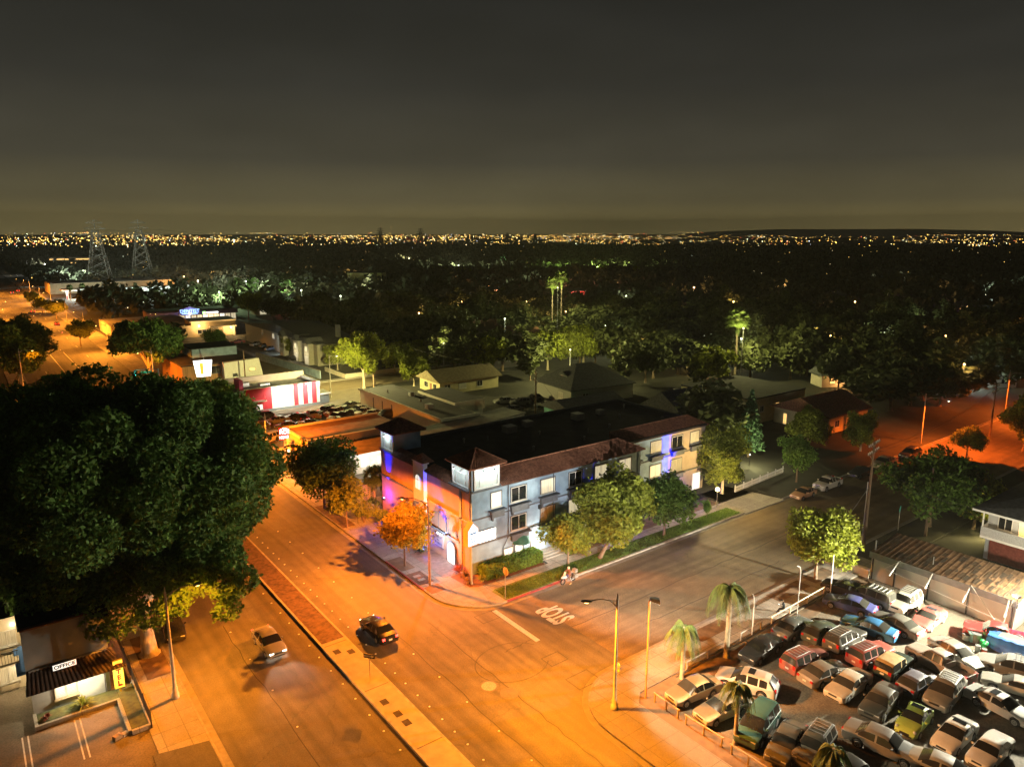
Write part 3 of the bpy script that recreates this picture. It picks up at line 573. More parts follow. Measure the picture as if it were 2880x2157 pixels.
# x from the nose back; top: hood, cowl, roof front, roof rear, deck, tail
TYPES = dict(
 sedan=dict(L=4.75, W=1.80, top=[(0, .62), (.06, .74), (.5, .84), (1.30, .95), (2.02, 1.36), (2.35, 1.43), (3.0, 1.43), (3.35, 1.37), (4.0, 1.02), (4.6, .97), (4.75, .80)], ws=(1.30, 2.02), rw=(3.35, 4.0), side=(1.72, 3.75), b=(2.62, 2.72), wh=(.86, 3.62)),
 boxy=dict(L=4.8, W=1.80, top=[(0, .66), (.04, .80), (.5, .86), (1.40, .94), (1.95, 1.36), (2.2, 1.43), (3.2, 1.43), (3.42, 1.38), (3.95, 1.02), (4.72, .99), (4.8, .86)], ws=(1.40, 1.95), rw=(3.42, 3.95), side=(1.7, 3.75), b=(2.62, 2.74), wh=(.88, 3.7)),
 coupe=dict(L=4.45, W=1.72, top=[(0, .56), (.06, .68), (.5, .78), (1.38, .90), (2.15, 1.29), (2.4, 1.34), (2.8, 1.33), (3.1, 1.28), (3.85, .98), (4.35, .94), (4.45, .78)], ws=(1.38, 2.15), rw=(3.1, 3.85), side=(1.85, 3.4), b=(2.9, 3.0), wh=(.86, 3.45)),
 hatch=dict(L=4.1, W=1.72, top=[(0, .62), (.06, .74), (.45, .86), (1.1, .98), (1.8, 1.40), (2.1, 1.46), (3.1, 1.44), (3.45, 1.37), (3.98, .96), (4.1, .8)], ws=(1.1, 1.8), rw=(3.45, 3.98), side=(1.5, 3.45), b=(2.35, 2.45), wh=(.8, 3.3)),
 wagon=dict(L=4.8, W=1.90, top=[(0, .70), (.06, .86), (.5, .98), (1.25, 1.08), (2.0, 1.60), (2.3, 1.70), (3.8, 1.69), (4.2, 1.62), (4.62, 1.15), (4.76, 1.05), (4.8, .85)], ws=(1.25, 2.0), rw=(4.2, 4.62), side=(1.68, 4.1), b=(2.5, 2.6), b2=(3.4, 3.5), wh=(.9, 3.75), r=.37),
 suv=dict(L=4.5, W=1.80, top=[(0, .78), (.04, .98), (.5, 1.04), (1.35, 1.10), (1.80, 1.60), (2.05, 1.70), (4.1, 1.70), (4.28, 1.64), (4.44, 1.12), (4.48, 1.05), (4.5, .8)], ws=(1.35, 1.80), rw=(4.28, 4.44), side=(1.62, 4.15), b=(2.45, 2.55), b2=(3.3, 3.4), wh=(.85, 3.45), r=.37),
 van=dict(L=4.8, W=1.92, top=[(0, .72), (.06, .86), (.4, .98), (.95, 1.12), (1.85, 1.66), (2.2, 1.76), (4.2, 1.74), (4.45, 1.68), (4.68, 1.12), (4.76, 1.0), (4.8, .8)], ws=(.95, 1.85), rw=(4.45, 4.68), side=(1.45, 4.35), b=(2.3, 2.4), b2=(3.3, 3.4), wh=(.9, 3.85), r=.34),
 beetle=dict(L=4.1, W=1.72, top=[(0, .45), (.1, .62), (.4, .82), (.8, .93), (1.2, 1.0), (1.75, 1.38), (2.1, 1.49), (2.5, 1.50), (2.95, 1.42), (3.45, 1.14), (3.8, .92), (4.0, .7), (4.1, .5)], ws=(1.2, 1.75), rw=(2.95, 3.45), side=(1.5, 3.1), b=(2.5, 2.58), wh=(.82, 3.3), rnd_=1),
 pickup=dict(L=5.4, W=1.88, top=[(0, .80), (.05, 1.02), (.5, 1.08), (1.45, 1.14), (1.98, 1.64), (2.2, 1.74), (3.15, 1.74), (3.30, 1.68), (3.42, 1.14), (5.4, 1.10)], ws=(1.45, 1.98), rw=(3.30, 3.42), side=(1.78, 3.2), b=(2.5, 2.6), wh=(.92, 4.25), r=.39, bed=(3.5, 5.32)),
 jeep=dict(L=3.9, W=1.70, top=[(0, .95), (.05, 1.06), (1.25, 1.10), (1.5, 1.12), (1.62, 1.66), (1.75, 1.74), (3.5, 1.73), (3.75, 1.62), (3.84, 1.1), (3.9, .9)], ws=(1.5, 1.62), rw=(3.75, 3.84), side=(1.62, 3.6), b=(2.3, 2.4), wh=(.65, 3.05), r=.4, soft=1),
 convert=dict(L=4.5, W=1.80, top=[(0, .56), (.06, .68), (.5, .80), (1.45, .92), (2.1, 1.26), (2.3, 1.33), (2.75, 1.32), (3.0, 1.27), (3.6, 1.0), (4.3, .98), (4.5, .8)], ws=(1.45, 2.1), rw=(3.0, 3.6), side=(1.85, 3.3), b=(2.75, 2.83), wh=(.88, 3.5)),
)
def profile(T):
    r_ = T.get('r', .32); L_ = T['L']; W = T['W'] / 2; keys = T['top']; ws, rw = T['ws'], T['rw']
    xs = {k[0] for k in keys} | {T['side'][0], T['side'][1], T['b'][0], T['b'][1]}
    for q in ('b2', 'bed'):
        if q in T: xs |= {T[q][0], T[q][1]}
    if 'bed' in T: xs |= {T['bed'][0] - .015, T['bed'][1] + .015}
    for c in T['wh']:
        for k in (-1.22, -1.16, -.85, -.45, 0, .45, .85, 1.16, 1.22): xs.add(c + k * r_)
    xs |= {.15, .3, L_ - .1, L_ - .3}
    xs = sorted(x for x in xs if 0 <= x <= L_); out = []
    for x in xs:
        if not out or x - out[-1] > .012: out.append(x)
    rows = []
    for x in out:
        zt = interp(keys, x); zb = .24 if x > .25 and x < L_ - .25 else .30
        for c in T['wh']:
            d = abs(x - c) / r_
            if d < 1.2: zb = max(zb, r_ + r_ * 1.17 * math.sqrt(max(0, 1 - (d / 1.2) ** 2)))
        e = min(x / .5, 1); e2 = min((L_ - x) / .45, 1)
        wv = W * (0.80 + .20 * math.sqrt(max(0, 1 - (1 - e) ** 2))) * (0.85 + .15 * math.sqrt(max(0, 1 - (1 - e2) ** 2)))
        if T.get('rnd_'): wv *= .9 + .1 * max(0, max(1 - abs(x - T['wh'][0]) / .6, 1 - abs(x - T['wh'][1]) / .6))
        base = min(zt, interp([(0, keys[1][1] - .1), (ws[0], interp(keys, ws[0]) - .045), (rw[1], interp(keys, rw[1]) - .045), (L_, keys[-1][1] - .02)], x))
        cab = max(0, zt - base - .06); wr = wv - .07 - .36 * min(cab, .5) if not T.get('soft') else wv - .06 - .12 * cab
        zb = min(zb, base - .08); mid = zb + (base - zb) * .45
        row = [(wv * .88, zb), (wv * .985, min(zb + .07, mid)), (wv, mid), (wv * .985, base - .02), (wv * .955, base + .012), (wr, zt - .05 - .02 * min(cab, .4)), (wr - .12, zt - .008), (wr * .5, zt + .012), (0, zt + .018)]
        if 'bed' in T and T['bed'][0] - .01 < x < T['bed'][1] + .01:
            row[5] = (wv - .05, zt); row[6] = (wv - .10, zt - .45); row[7] = (wv * .5, zt - .45); row[8] = (0, zt - .45); row[4] = (wv * .965, zt)
        rows.append((x, row))
    return rows
def car_meshes(kind):
    T = TYPES[kind]; rows = profile(T); J = 9; ring = 2 * J - 1; xs = [r_[0] for r_ in rows]
    V = []
    for x, row in rows:
        V += [(-x + T['L'] / 2, y, z) for y, z in row] + [(-x + T['L'] / 2, -y, z) for y, z in row[-2::-1]]
    body, ws, rw, sg, roof = [], [], [], {}, []
    for i in range(len(rows) - 1):
        xm = (xs[i] + xs[i + 1]) / 2
        for j in range(ring - 1):
            f = (i * ring + j, (i + 1) * ring + j, (i + 1) * ring + j + 1, i * ring + j + 1); k = j if j < J - 1 else ring - 2 - j
            top = k >= 5
            if top and T['ws'][0] < xm < T['ws'][1]: ws.append(f)
            elif top and T['rw'][0] < xm < T['rw'][1]: rw.append(f)
            elif k == 4 and T['side'][0] < xm < T['side'][1] and not (T['b'][0] < xm < T['b'][1]) and not ('b2' in T and T['b2'][0] < xm < T['b2'][1]):
                z = 0 if xm < T['b'][0] else 1
                if 'b2' in T and xm > T['b2'][1]: z = 2
                sg.setdefault((j < J - 1, z), []).append(f)
            elif T.get('soft') and k >= 4 and T['ws'][0] < xm: roof.append(f)
            else: body.append(f)
    body.append(tuple(range(ring))); body.append(tuple((len(rows) - 1) * ring + k for k in range(ring - 1, -1, -1)))
    def mk(name, fs):
        ids = sorted({i for f in fs for i in f}); mp_ = {q: n for n, q in enumerate(ids)}; me = bpy.data.meshes.new(name)
        me.from_pydata([V[i] for i in ids], [], [tuple(mp_[i] for i in f) for f in fs]); me.polygons.foreach_set('use_smooth', [True] * len(fs)); me.set_sharp_from_angle(angle=R(32)); me.update(); return me
    out = [('body', mk('body', body)), ('windscreen', mk('windscreen', ws)), ('rear_window', mk('rear_window', rw))] + [('side_window', mk('side_window', q)) for q in sg.values()]
    if roof: out.append(('soft_top', mk('soft_top', roof)))
    r_ = T.get('r', .32); W = T['W'] / 2; Lh = T['L'] / 2
    ty = MB(); ty.tube([(0, -.11, 0), (0, -.10, 0), (0, .08, 0), (0, .11, 0)], [r_ * .9, r_, r_, r_ * .9], 18); tyre = ty.mesh('tyre', BLACKR, True)
    ri = MB(); ri.tube([(0, .112, 0), (0, .125, 0)], [r_ * .66, r_ * .60], 14)
    for k in range(5):
        a = 2 * math.pi * k / 5; ri.add([(r_ * .12 * math.cos(a + 1.2), .127, r_ * .12 * math.sin(a + 1.2)), (r_ * .5 * math.cos(a + .22), .127, r_ * .5 * math.sin(a + .22)), (r_ * .5 * math.cos(a - .22), .127, r_ * .5 * math.sin(a - .22))], [(0, 1, 2)], 1)
    rim = ri.mesh('rim', [mat('alloy', (.38, .38, .37), .35, .1, 5, metal=.7), DARK], False)
    nz_ = T['top'][1][1]; tz = T['top'][-1][1]
    def lamp(x, y, z, dx, dy, dz): return MB().box(x - dx, x + dx, y - dy, y + dy, z - dz, z + dz)
    heads = [lamp(Lh - .14, s * (W * .80 - .17), nz_ - .10, .12, .17, .075) for s in (1, -1)]
    if kind == 'beetle': heads = [MB().ball((Lh - .30, s * .60, .68), .13, 10) for s in (1, -1)]
    tails = [lamp(-Lh + .09, s * (W * .86 - .13), (tz if kind not in ('suv', 'van', 'wagon', 'pickup', 'jeep') else .95), .10 if kind not in ('suv', 'van', 'wagon', 'jeep') else .09, .12, .08 if kind in ('sedan', 'coupe', 'hatch', 'beetle', 'convert', 'boxy') else .17) for s in (1, -1)]
    gr = MB().box(Lh - .08, Lh + .012, -W * .38, W * .38, nz_ - .2, nz_ - .06).box(Lh - .1, Lh + .008, -W * .6, W * .6, .32, .42)
    pl = MB().box(-Lh - .014, -Lh + .02, -.16, .16, tz - .22, tz - .07)
    mr_ = [MB().add([(Lh - T['side'][0] + .0, s * W * .93, interp(T['top'], T['ws'][0]) + .0), (Lh - T['side'][0] + .0, s * (W + .17), interp(T['top'], T['ws'][0]) + .02), (Lh - T['side'][0] + .0, s * (W + .17), interp(T['top'], T['ws'][0]) + .15), (Lh - T['side'][0] + .0, s * W * .96, interp(T['top'], T['ws'][0]) + .15), (Lh - T['side'][0] + .12, s * (W + .02), interp(T['top'], T['ws'][0]) + .02), (Lh - T['side'][0] + .1, s * (W + .13), interp(T['top'], T['ws'][0]) + .05), (Lh - T['side'][0] + .1, s * (W + .13), interp(T['top'], T['ws'][0]) + .13), (Lh - T['side'][0] + .1, s * (W + .02), interp(T['top'], T['ws'][0]) + .13)], [(0, 1, 2, 3), (7, 6, 5, 4), (0, 4, 5, 1), (1, 5, 6, 2), (2, 6, 7, 3), (3, 7, 4, 0)]) for s in (1, -1)]
    return dict(T=T, parts=out, tyre=tyre, rim=rim, heads=[h.mesh('headlight', []) for h in heads], tails=[t.mesh('taillight', []) for t in tails], grille=gr.mesh('grille', []), plate=pl.mesh('licence_plate', []), mirrors=[q.mesh('mirror', []) for q in mr_], r=r_)
CM = {}
HLM = mat('headlight_glass', (.55, .56, .55), .12, .1, 4, spec=.8); TLM = mat('taillight_red', (.32, .012, .012), .2, .1, 4, spec=.7)
HLON = mat('headlight_on', (1, 1, .9), .3, 0, 1, emit=(1, .9, .7), es=14, sample=False); TLON = mat('taillight_on', (1, .05, .03), .3, 0, 1, emit=(1, .03, .02), es=5, sample=False)
PLATE = mat('plate_white', (.55, .55, .52), .5, .1, 6); GRILLE = mat('grille_black', (.02, .02, .02), .4, .2, 8)
TAN = mat('soft_top_tan', (.36, .25, .10), .9, .15, 3)
def setm(o, m): o.data.materials.append(m); return o
PAINTS = {}
def paint(col, dusty):
    dusty *= .65; k = (col, dusty)
    if k not in PAINTS:
        d = (.19, .165, .12); c = tuple(a * (1 - dusty) + b * dusty for a, b in zip(col, d))
        PAINTS[k] = mat('car_paint_%d' % len(PAINTS), c, .22 + .5 * dusty, .05 + .3 * dusty, 1.6, spec=.5, coat=.6 * (1 - dusty))
    return PAINTS[k]
GLD = {}
def glass(dusty):
    if dusty not in GLD:
        c = .012 + .05 * dusty; GLD[dusty] = mat('car_glass_%d' % len(GLD), (c, c * .98, c * .85), .05 + .3 * dusty, .1 + .5 * dusty, 1.2, spec=.6)
    return GLD[dusty]
def car(kind, front, rear, col, label, name='parked_car', group=None, dusty=.35, rack=False, sunroof=False, lights=False, cat='car', z=.06, simple=False, tarnish=None, scale=1.0):
    if kind not in CM: CM[kind] = car_meshes(kind)
    D = CM[kind]; T = D['T']; d = front - rear; c = (front + rear) / 2
    root = thing(name, (c.x, c.y, z), math.atan2(d.y, d.x), label, cat, group); root.scale = (scale,) * 3
    pm = paint(col, dusty); gm = glass(round(dusty * .9, 2))
    key = 'v%s%s%s%s' % (col, dusty, lights, rack)
    cache = D.setdefault('cache', {})
    if key not in cache:
        q = {}
        for n, me in D['parts']:
            me2 = me.copy(); me2.materials.append(pm if n == 'body' else TAN if n == 'soft_top' else gm); q.setdefault('parts', []).append((n, me2))
        for n, m_ in (('heads', HLON if lights else HLM), ('tails', TLON if lights else TLM), ('mirrors', pm)):
            q[n] = []
            for me in D[n]: me2 = me.copy(); me2.materials.append(m_); q[n].append(me2)
        q['grille'] = D['grille'].copy(); q['grille'].materials.append(GRILLE); q['plate'] = D['plate'].copy(); q['plate'].materials.append(PLATE)
        cache[key] = q
    q = cache[key]
    for n, me in q['parts']: link(n, me, root)
    for me in q['heads']: link('headlight', me, root)
    for me in q['tails']: link('taillight', me, root)
    for x in T['wh']:
        for s in (1, -1):
            wo_ = link('wheel', D['tyre'], root); wo_.location = (T['L'] / 2 - x, s * (T['W'] / 2 - .115), D['r'] - .0); wo_.rotation_euler = (0, 0, 0 if s > 0 else math.pi)
            if not simple: link('rim', D['rim'], wo_)
    if not simple:
        for me in q['mirrors']: link('mirror', me, root)
        link('grille', q['grille'], root); link('licence_plate', q['plate'], root)
    zr = max(k[1] for k in T['top'])
    if rack:
        b = MB(); x0, x1 = T['L'] / 2 - T['ws'][1] - .45, T['L'] / 2 - T['rw'][0] + .15; wv = T['W'] / 2 - .36
        for s in (1, -1): b.tube([(x0, s * wv, zr + .02), (x0 - .1, s * wv, zr + .08), (x1 + .1, s * wv, zr + .08), (x1, s * wv, zr + .02)], .022, 6)
        for k in range(5): xx = x1 + .15 + (x0 - x1 - .3) * k / 4; b.box(xx - .03, xx + .03, -wv, wv, zr + .045, zr + .07)
        b.build('roof_rack', DARK if sum(col) > .5 else STEEL, root)
    if sunroof: xs_ = T['L'] / 2 - T['ws'][1] - .75; MB().box(xs_ - .25, xs_ + .25, -.42, .42, zr - .01, zr + .026).build('sunroof', GLASSD, root)
    return root
# ------------------------------------------------------------------ cars in the fenced lot
def z4(x, y, z=.6): return at(1600 + x / 2.344, 1450 + y / 2.344, z)
def z5(x, y, z=.6): return at(2200 + x / 2.344, 1450 + y / 2.344, z)
LOT = 'cars parked in the fenced corner lot'
CHAMP, SILV, WHI, BLK, GRN, GREY, RED, MAR, BLU, LBL = (.30, .25, .17), (.42, .43, .44), (.62, .61, .58), (.02, .02, .022), (.025, .06, .045), (.12, .12, .125), (.32, .04, .03), (.22, .05, .045), (.03, .09, .22), (.20, .25, .34)
def lot(kind, f, r_, col, label, **k): return car(kind, f, r_, col, label, group=LOT, z=.062, **k)
lot('sedan', z4(655, 1215), z4(985, 1085), CHAMP, 'champagne rounded saloon parked nose to the rail, nearest the white lot lamp', dusty=.15)
lot('sedan', z4(835, 1345), z4(1185, 1195), (.36, .33, .26), 'champagne square-nosed saloon beside the palm, second from the lot lamp', dusty=.15)
lot('wagon', z4(995, 1045), z4(1360, 1160), (.50, .50, .50), 'silver off-road wagon standing crosswise behind the champagne saloons', dusty=.1, sunroof=True)
lot('van', z4(1160, 1490), z4(1320, 1280), (.03, .09, .08), 'dark green van with its nose behind the small palm trunk', dusty=.12)
lot('sedan', z4(1360, 1615), z4(1505, 1385), (.05, .05, .045), 'black dusty saloon right of the dark green van at the rail')
lot('suv', z5(130, 1640), z5(285, 1430), (.06, .06, .05), 'dark wagon with a roof rack behind the bushy palm top', rack=True)
lot('sedan', z4(1165, 945), z4(1360, 815), BLK, 'black saloon parked by the second tall palm at the lot fence', dusty=.1)
lot('sedan', z5(165, 680), z5(-30, 800), (.10, .11, .11), 'dark grey saloon parked beside the person sitting on the rail', dusty=.15)
lot('hatch', z5(320, 720), z5(180, 810), (.03, .045, .04), 'dark green hatchback wedged between grey saloon and black rack wagon', dusty=.2)
lot('suv', z5(520, 760), z5(300, 880), (.04, .04, .04), 'black wagon with roof rack, next to the red rack wagon', rack=True, dusty=.2)
lot('suv', z5(255, 905), z5(30, 1010), MAR, 'dull red wagon with roof bars at the left end of its row', rack=True, dusty=.3)
lot('suv', z5(690, 870), z5(465, 970), (.26, .05, .04), 'brighter red wagon with roof rack beside the tan-topped jeep', rack=True, dusty=.25)
lot('sedan', z5(395, 985), z5(150, 1090), (.16, .14, .12), 'grey-brown rounded saloon between dull red wagon and big beige saloon', dusty=.4)
lot('boxy', z5(320, 1200), z5(545, 1040), (.50, .47, .40), 'big beige square saloon facing the camera in the middle row', dusty=.35)
lot('jeep', z5(825, 940), z5(640, 1065), (.02, .035, .03), 'dark open jeep with a tan cloth roof', dusty=.15)
lot('hatch', z5(990, 1035), z5(790, 1165), (.10, .11, .17), 'blue-grey hatchback with red tail lamps beside the jeep', dusty=.4)
lot('wagon', z5(985, 1270), z5(1150, 1075), (.24, .235, .21), 'dusty silver wagon with roof rails and letters on its windscreen', dusty=.5, rack=True)
lot('boxy', z5(570, 1315), z5(720, 1140), (.06, .06, .055), 'dusty dark grey square saloon left of the green beetle', dusty=.4)
lot('beetle', z5(795, 1440), z5(945, 1260), (.30, .42, .07), 'lime green rounded beetle car facing the camera', dusty=.25, sunroof=True)
lot('coupe', z5(1030, 1545), z5(1235, 1350), (.66, .64, .58), 'white two-door coupe with a sunroof and stained hood', dusty=.2, sunroof=True)
lot('boxy', z5(1265, 1650), z5(1470, 1450), WHI, 'white square saloon at the bottom right, right of the white coupe', dusty=.05, scale=.93)
lot('boxy', z5(905, 1610), z5(440, 1405), (.13, .13, .125), 'long dark grey saloon lying across the lane in front of the beetle', dusty=.3, scale=1.08)
lot('pickup', z5(800, 850), z5(1300, 1125), (.26, .21, .18), 'brown four-door pickup with an empty bed and silver tailgate', dusty=.35, cat='pickup truck')
lot('sedan', z5(1295, 1000), z5(1020, 830), (.50, .50, .46), 'pale saloon hidden behind the brown pickup', dusty=.3)
lot('sedan', z5(1600, 1335), z5(1275, 1165), (.45, .45, .44), 'clean silver saloon at the right edge below the pickup', dusty=.1, sunroof=True)
lot('coupe', z5(1380, 1075), z5(1680, 1165), (.58, .55, .47), 'cream coupe right of the pickup tailgate, cut by the frame', dusty=.3)
lot('wagon', z5(1345, 960), z5(1680, 1060), (.20, .195, .18), 'grey wagon with roof rails below the blue tarpaulin', dusty=.35, rack=True)
lot('sedan', z5(410, 680), z5(745, 800), (.02, .10, .22), 'bright blue saloon with orange seats in the back row', dusty=.1)
lot('sedan', z5(640, 665), z5(870, 770), (.06, .06, .055), 'dark grey saloon squeezed between blue saloon and red coupe', dusty=.2)
lot('sedan', z5(320, 550), z5(575, 625), (.03, .04, .16), 'dark blue saloon at the end of the lot by the white posts', dusty=.2)
lot('van', z5(490, 500), z5(670, 570), (.05, .055, .045), 'dark van with a roof rack beside the white off-road wagon', rack=True, dusty=.3)
lot('suv', z5(720, 640), z5(890, 520), (.58, .56, .48), 'cream off-road wagon parked against the shed wall', dusty=.25, rack=True)
lot('convert', z5(885, 735), z5(1040, 620), (.26, .045, .04), 'red coupe with broken headlamps beside the shed', dusty=.25, sunroof=True)
lot('sedan', z5(350, 460), z5(500, 510), BLK, 'black saloon in the dark corner under the lot tree', dusty=.1)
lot('pickup', z5(1215, 740), z5(1640, 850), (.36, .03, .03), 'red pickup with an open hood behind the blue tarpaulin', dusty=.1, cat='pickup truck')
lot('sedan', z5(1180, 1720), z5(990, 1640), (.25, .25, .22), 'silver saloon mostly below the frame, left of the white square saloon', dusty=.35)
lot('sedan', z5(560, 1760), z5(400, 1650), BLK, 'dark saloon under the bushy palm at the bottom edge', dusty=.2)
# ------------------------------------------------------------------ cars in the lot behind the motel sign
def z3(x, y, z=.6): return at(450 + x / 3.16, 850 + y / 3.16, z)
BACK = 'cars parked behind the striped restaurant'
def blot(kind, f, r_, col, label, **k): return car(kind, z3(*f), z3(*r_), col, label, group=BACK, z=.102, simple=True, **k)
blot('wagon', (815, 1040), (985, 1010), BLK, 'black wagon nearest the red restaurant wall', dusty=.05)
blot('sedan', (965, 1065), (1115, 1040), (.2, .2, .2), 'grey saloon in front of the black wagon behind the restaurant', dusty=.05)
blot('wagon', (1165, 1020), (1265, 1045), BLK, 'black off-road wagon below the striped wall', dusty=.05)
blot('pickup', (1310, 990), (1400, 1035), (.22, .2, .16), 'tan pickup beside the black off-road wagon', dusty=.1, cat='pickup truck')
blot('sedan', (1255, 1075), (1375, 1080), (.03, .03, .035), 'black saloon behind the tan pickup', dusty=.05)
blot('suv', (1400, 990), (1540, 950), (.08, .12, .14), 'teal wagon first in the row of angled cars', dusty=.1)
blot('suv', (1475, 1010), (1610, 965), (.22, .08, .07), 'maroon wagon second in the row of angled cars', dusty=.1)
blot('sedan', (1500, 1045), (1630, 990), (.30, .29, .25), 'beige saloon third in the row of angled cars', dusty=.1)
blot('suv', (1580, 1040), (1690, 1000), BLK, 'black wagon at the near end of the angled row', dusty=.05)
blot('sedan', (1610, 935), (1760, 905), (.12, .14, .10), 'dark olive saloon at the far end of the angled row', dusty=.1)
blot('sedan', (1690, 970), (1830, 935), (.42, .40, .33), 'pale saloon beside the white garage block', dusty=.15)
blot('sedan', (1730, 1000), (1880, 955), (.35, .34, .28), 'silver-beige saloon next to the pale one by the garages', dusty=.15)
blot('sedan', (1810, 1015), (1960, 975), (.46, .44, .38), 'cream saloon closest to the dark van by the garages', dusty=.15)
blot('van', (1930, 1020), (2110, 985), BLK, 'large dark van parked against the garage block', dusty=.1)
blot('wagon', (780, 1125), (950, 1110), (.04, .04, .045), 'black wagon behind the street fence', dusty=.05)
blot('sedan', (725, 1200), (850, 1165), (.05, .05, .055), 'black saloon at the street fence, far end of the row', dusty=.05)
blot('sedan', (790, 1215), (930, 1170), (.12, .12, .13), 'dark grey saloon beside the cream wagon at the street fence', dusty=.05)
blot('suv', (880, 1250), (1050, 1190), (.50, .46, .38), 'cream off-road wagon facing the street fence', dusty=.1)
blot('suv', (1035, 1380), (1125, 1350), (.55, .52, .45), 'white wagon tucked behind the orange sign wall', dusty=.1)
blot('sedan', (1080, 1105), (1180, 1095), (.1, .1, .1), 'dark saloon behind the red and white motel sign', dusty=.05)
blot('sedan', (1190, 1110), (1290, 1100), (.32, .32, .3), 'grey saloon beside the roof of the orange motel', dusty=.05)
# ------------------------------------------------------------------ cars on the streets
c_ = car('sedan', Vector((18.3, 57.4, 0)), Vector((18.3, 62.2, 0)), (.2, .2, .19), 'pale saloon driving towards the camera with headlights on', 'car', dusty=.0, lights=True, z=.004)
for s_ in (1, -1): l = light('SPOT', (0, 0, 0), (1, .9, .7), 420, 'headlight_beam', size=.06, aim=(1, 0, -.12), cone=70, blend=.8); l.parent = c_; l.location = (2.45, s_ * .58, .62)
car('sedan', Vector((27.0, 58.2, 0)), Vector((27.0, 53.5, 0)), (.012, .012, .014), 'black saloon with red tail lights driving past the hotel corner', 'car', dusty=.0, lights=True, z=.004)
car('sedan', at(495, 1795, .5), at(480, 1735, .5), (.012, .012, .014), 'black saloon parked at the kerb under the big street tree', dusty=.05, z=.004)
ST = 'cars on the far boulevard'
for y, x, c, l_, rd in ((345, 30.5, RED, 'red car driving away on the far boulevard, nearer of the two', 1), (407, 27.0, (.3, .28, .26), 'silver car driving away on the far boulevard beyond the red car', 1), (545, 27.0, (.05, .05, .05), 'far car with red lamps at the bright junction', 1), (560, 31.0, (.3, .05, .05), 'farthest red car stopped by the bright shops', 1)):
    car('sedan', Vector((x, y, 0)), Vector((x, y - 4.7, 0)), c, l_, 'car', ST, dusty=0, lights=True, z=.004, simple=True)
SS = 'cars parked along the side street'
car('coupe', Vector((88.3, 52.3, 0)), Vector((93.0, 52.3, 0)), (.42, .24, .14), 'small pale car in front of the white pickup on the side street', group=SS, dusty=.1, z=.004)
car('pickup', Vector((94.2, 52.3, 0)), Vector((99.6, 52.3, 0)), (.55, .52, .46), 'white pickup parked by the white picket fence', group=SS, dusty=.05, z=.004, cat='pickup truck')
car('pickup', Vector((110.5, 52.2, 0)), Vector((116, 52.2, 0)), (.42, .34, .22), 'tan pickup parked further up the side street', group=SS, dusty=.1, z=.004, cat='pickup truck', simple=True)
car('sedan', Vector((103.4, 52.2, 0)), Vector((108.2, 52.2, 0)), BLK, 'dark saloon hidden in shade behind the utility pole', group=SS, dusty=.1, z=.004, simple=True)
car('wagon', Vector((119.0, 52.0, 0)), Vector((123.8, 52.0, 0)), BLK, 'black wagon on the orange lit part of the side street', group=SS, dusty=.1, z=.004, simple=True)
car('sedan', Vector((168, 52.0, 0)), Vector((173, 52.0, 0)), (.1, .08, .08), 'dark car far up the side street at the frame edge', group=SS, dusty=.1, z=.004, simple=True)
CD = 'cars parked beside the townhouses'
for f, r_, c, l_ in (((655, 355), (720, 350), RED, 'red car parked behind the low white posts'), ((820, 378), (900, 365), (.3, .3, .32), 'silver car under the white wall lamp'), ((900, 392), (980, 380), (.08, .08, .1), 'dark car next to the silver one by the townhouses'), ((940, 420), (1040, 405), (.05, .06, .1), 'dark blue car at the corner of the townhouse drive'), ((1150, 490), (1240, 500), BLK, 'black car in front of the townhouse garage')):
    car('sedan', z3(*f), z3(*r_), c, l_, group=CD, dusty=.05, z=.05, simple=True)
YD = 'cars kept in the yard behind the hotel'
for (px, py), a, c, k, l_ in (((1418, 1128), .3, (.3, .3, .28), 'sedan', 'pale car by the yellow house in the back yard'), ((1465, 1133), .4, (.1, .1, .1), 'wagon', 'dark wagon in the middle of the back yard'), ((1440, 1152), .2, (.18, .17, .15), 'sedan', 'grey car nearest the hotel roof in the back yard'), ((1535, 1140), .5, (.25, .25, .25), 'sedan', 'silver car beside the teal house wall'), ((1500, 1120), .3, (.06, .06, .07), 'hatch', 'dark hatchback behind the yard utility pole')):
    g = at(px, py, .5); v = Vector((math.cos(a), -math.sin(a), 0)) * 2.2
    car(k, g - v, g + v, c, l_, group=YD, dusty=.2, z=.0, simple=True)
# ------------------------------------------------------------------ vegetation
npr = np.random.default_rng(11)
def leaf_quads(cen, size, aspect=1.6, droop=None, flat=0.0, jit=.45):
    n = len(cen); nrm = npr.normal(size=(n, 3)); nrm[:, 2] = np.abs(nrm[:, 2]) + flat; nrm /= np.linalg.norm(nrm, axis=1)[:, None]
    a = np.cross(nrm, npr.normal(size=(n, 3))); a /= np.linalg.norm(a, axis=1)[:, None] + 1e-9
    if droop is not None: a[:, 2] -= droop; a /= np.linalg.norm(a, axis=1)[:, None]
    b = np.cross(nrm, a); b /= np.linalg.norm(b, axis=1)[:, None] + 1e-9; s = size * npr.uniform(1 - jit, 1 + jit, n)[:, None]
    V = np.empty((n, 4, 3)); la = a * s * aspect / 2; lb = b * s / 2
    V[:, 0] = cen - la; V[:, 1] = cen + lb * .9 - la * .1; V[:, 2] = cen + la; V[:, 3] = cen - lb * .9 - la * .1
    return V.reshape(-1, 3)
def clump_points(blobs, n, shell=.55):
    """points scattered through blobs (x, y, z, rx, ry, rz), denser towards each blob's skin"""
    B = np.array(blobs); wgt = (B[:, 3] * B[:, 4] * B[:, 5]) ** (2 / 3); idx = npr.choice(len(B), n, p=wgt / wgt.sum())
    d = npr.normal(size=(n, 3)); d /= np.linalg.norm(d, axis=1)[:, None]; r_ = npr.uniform(shell, 1.0, n) ** .6
    return B[idx, :3] + d * r_[:, None] * B[idx, 3:]
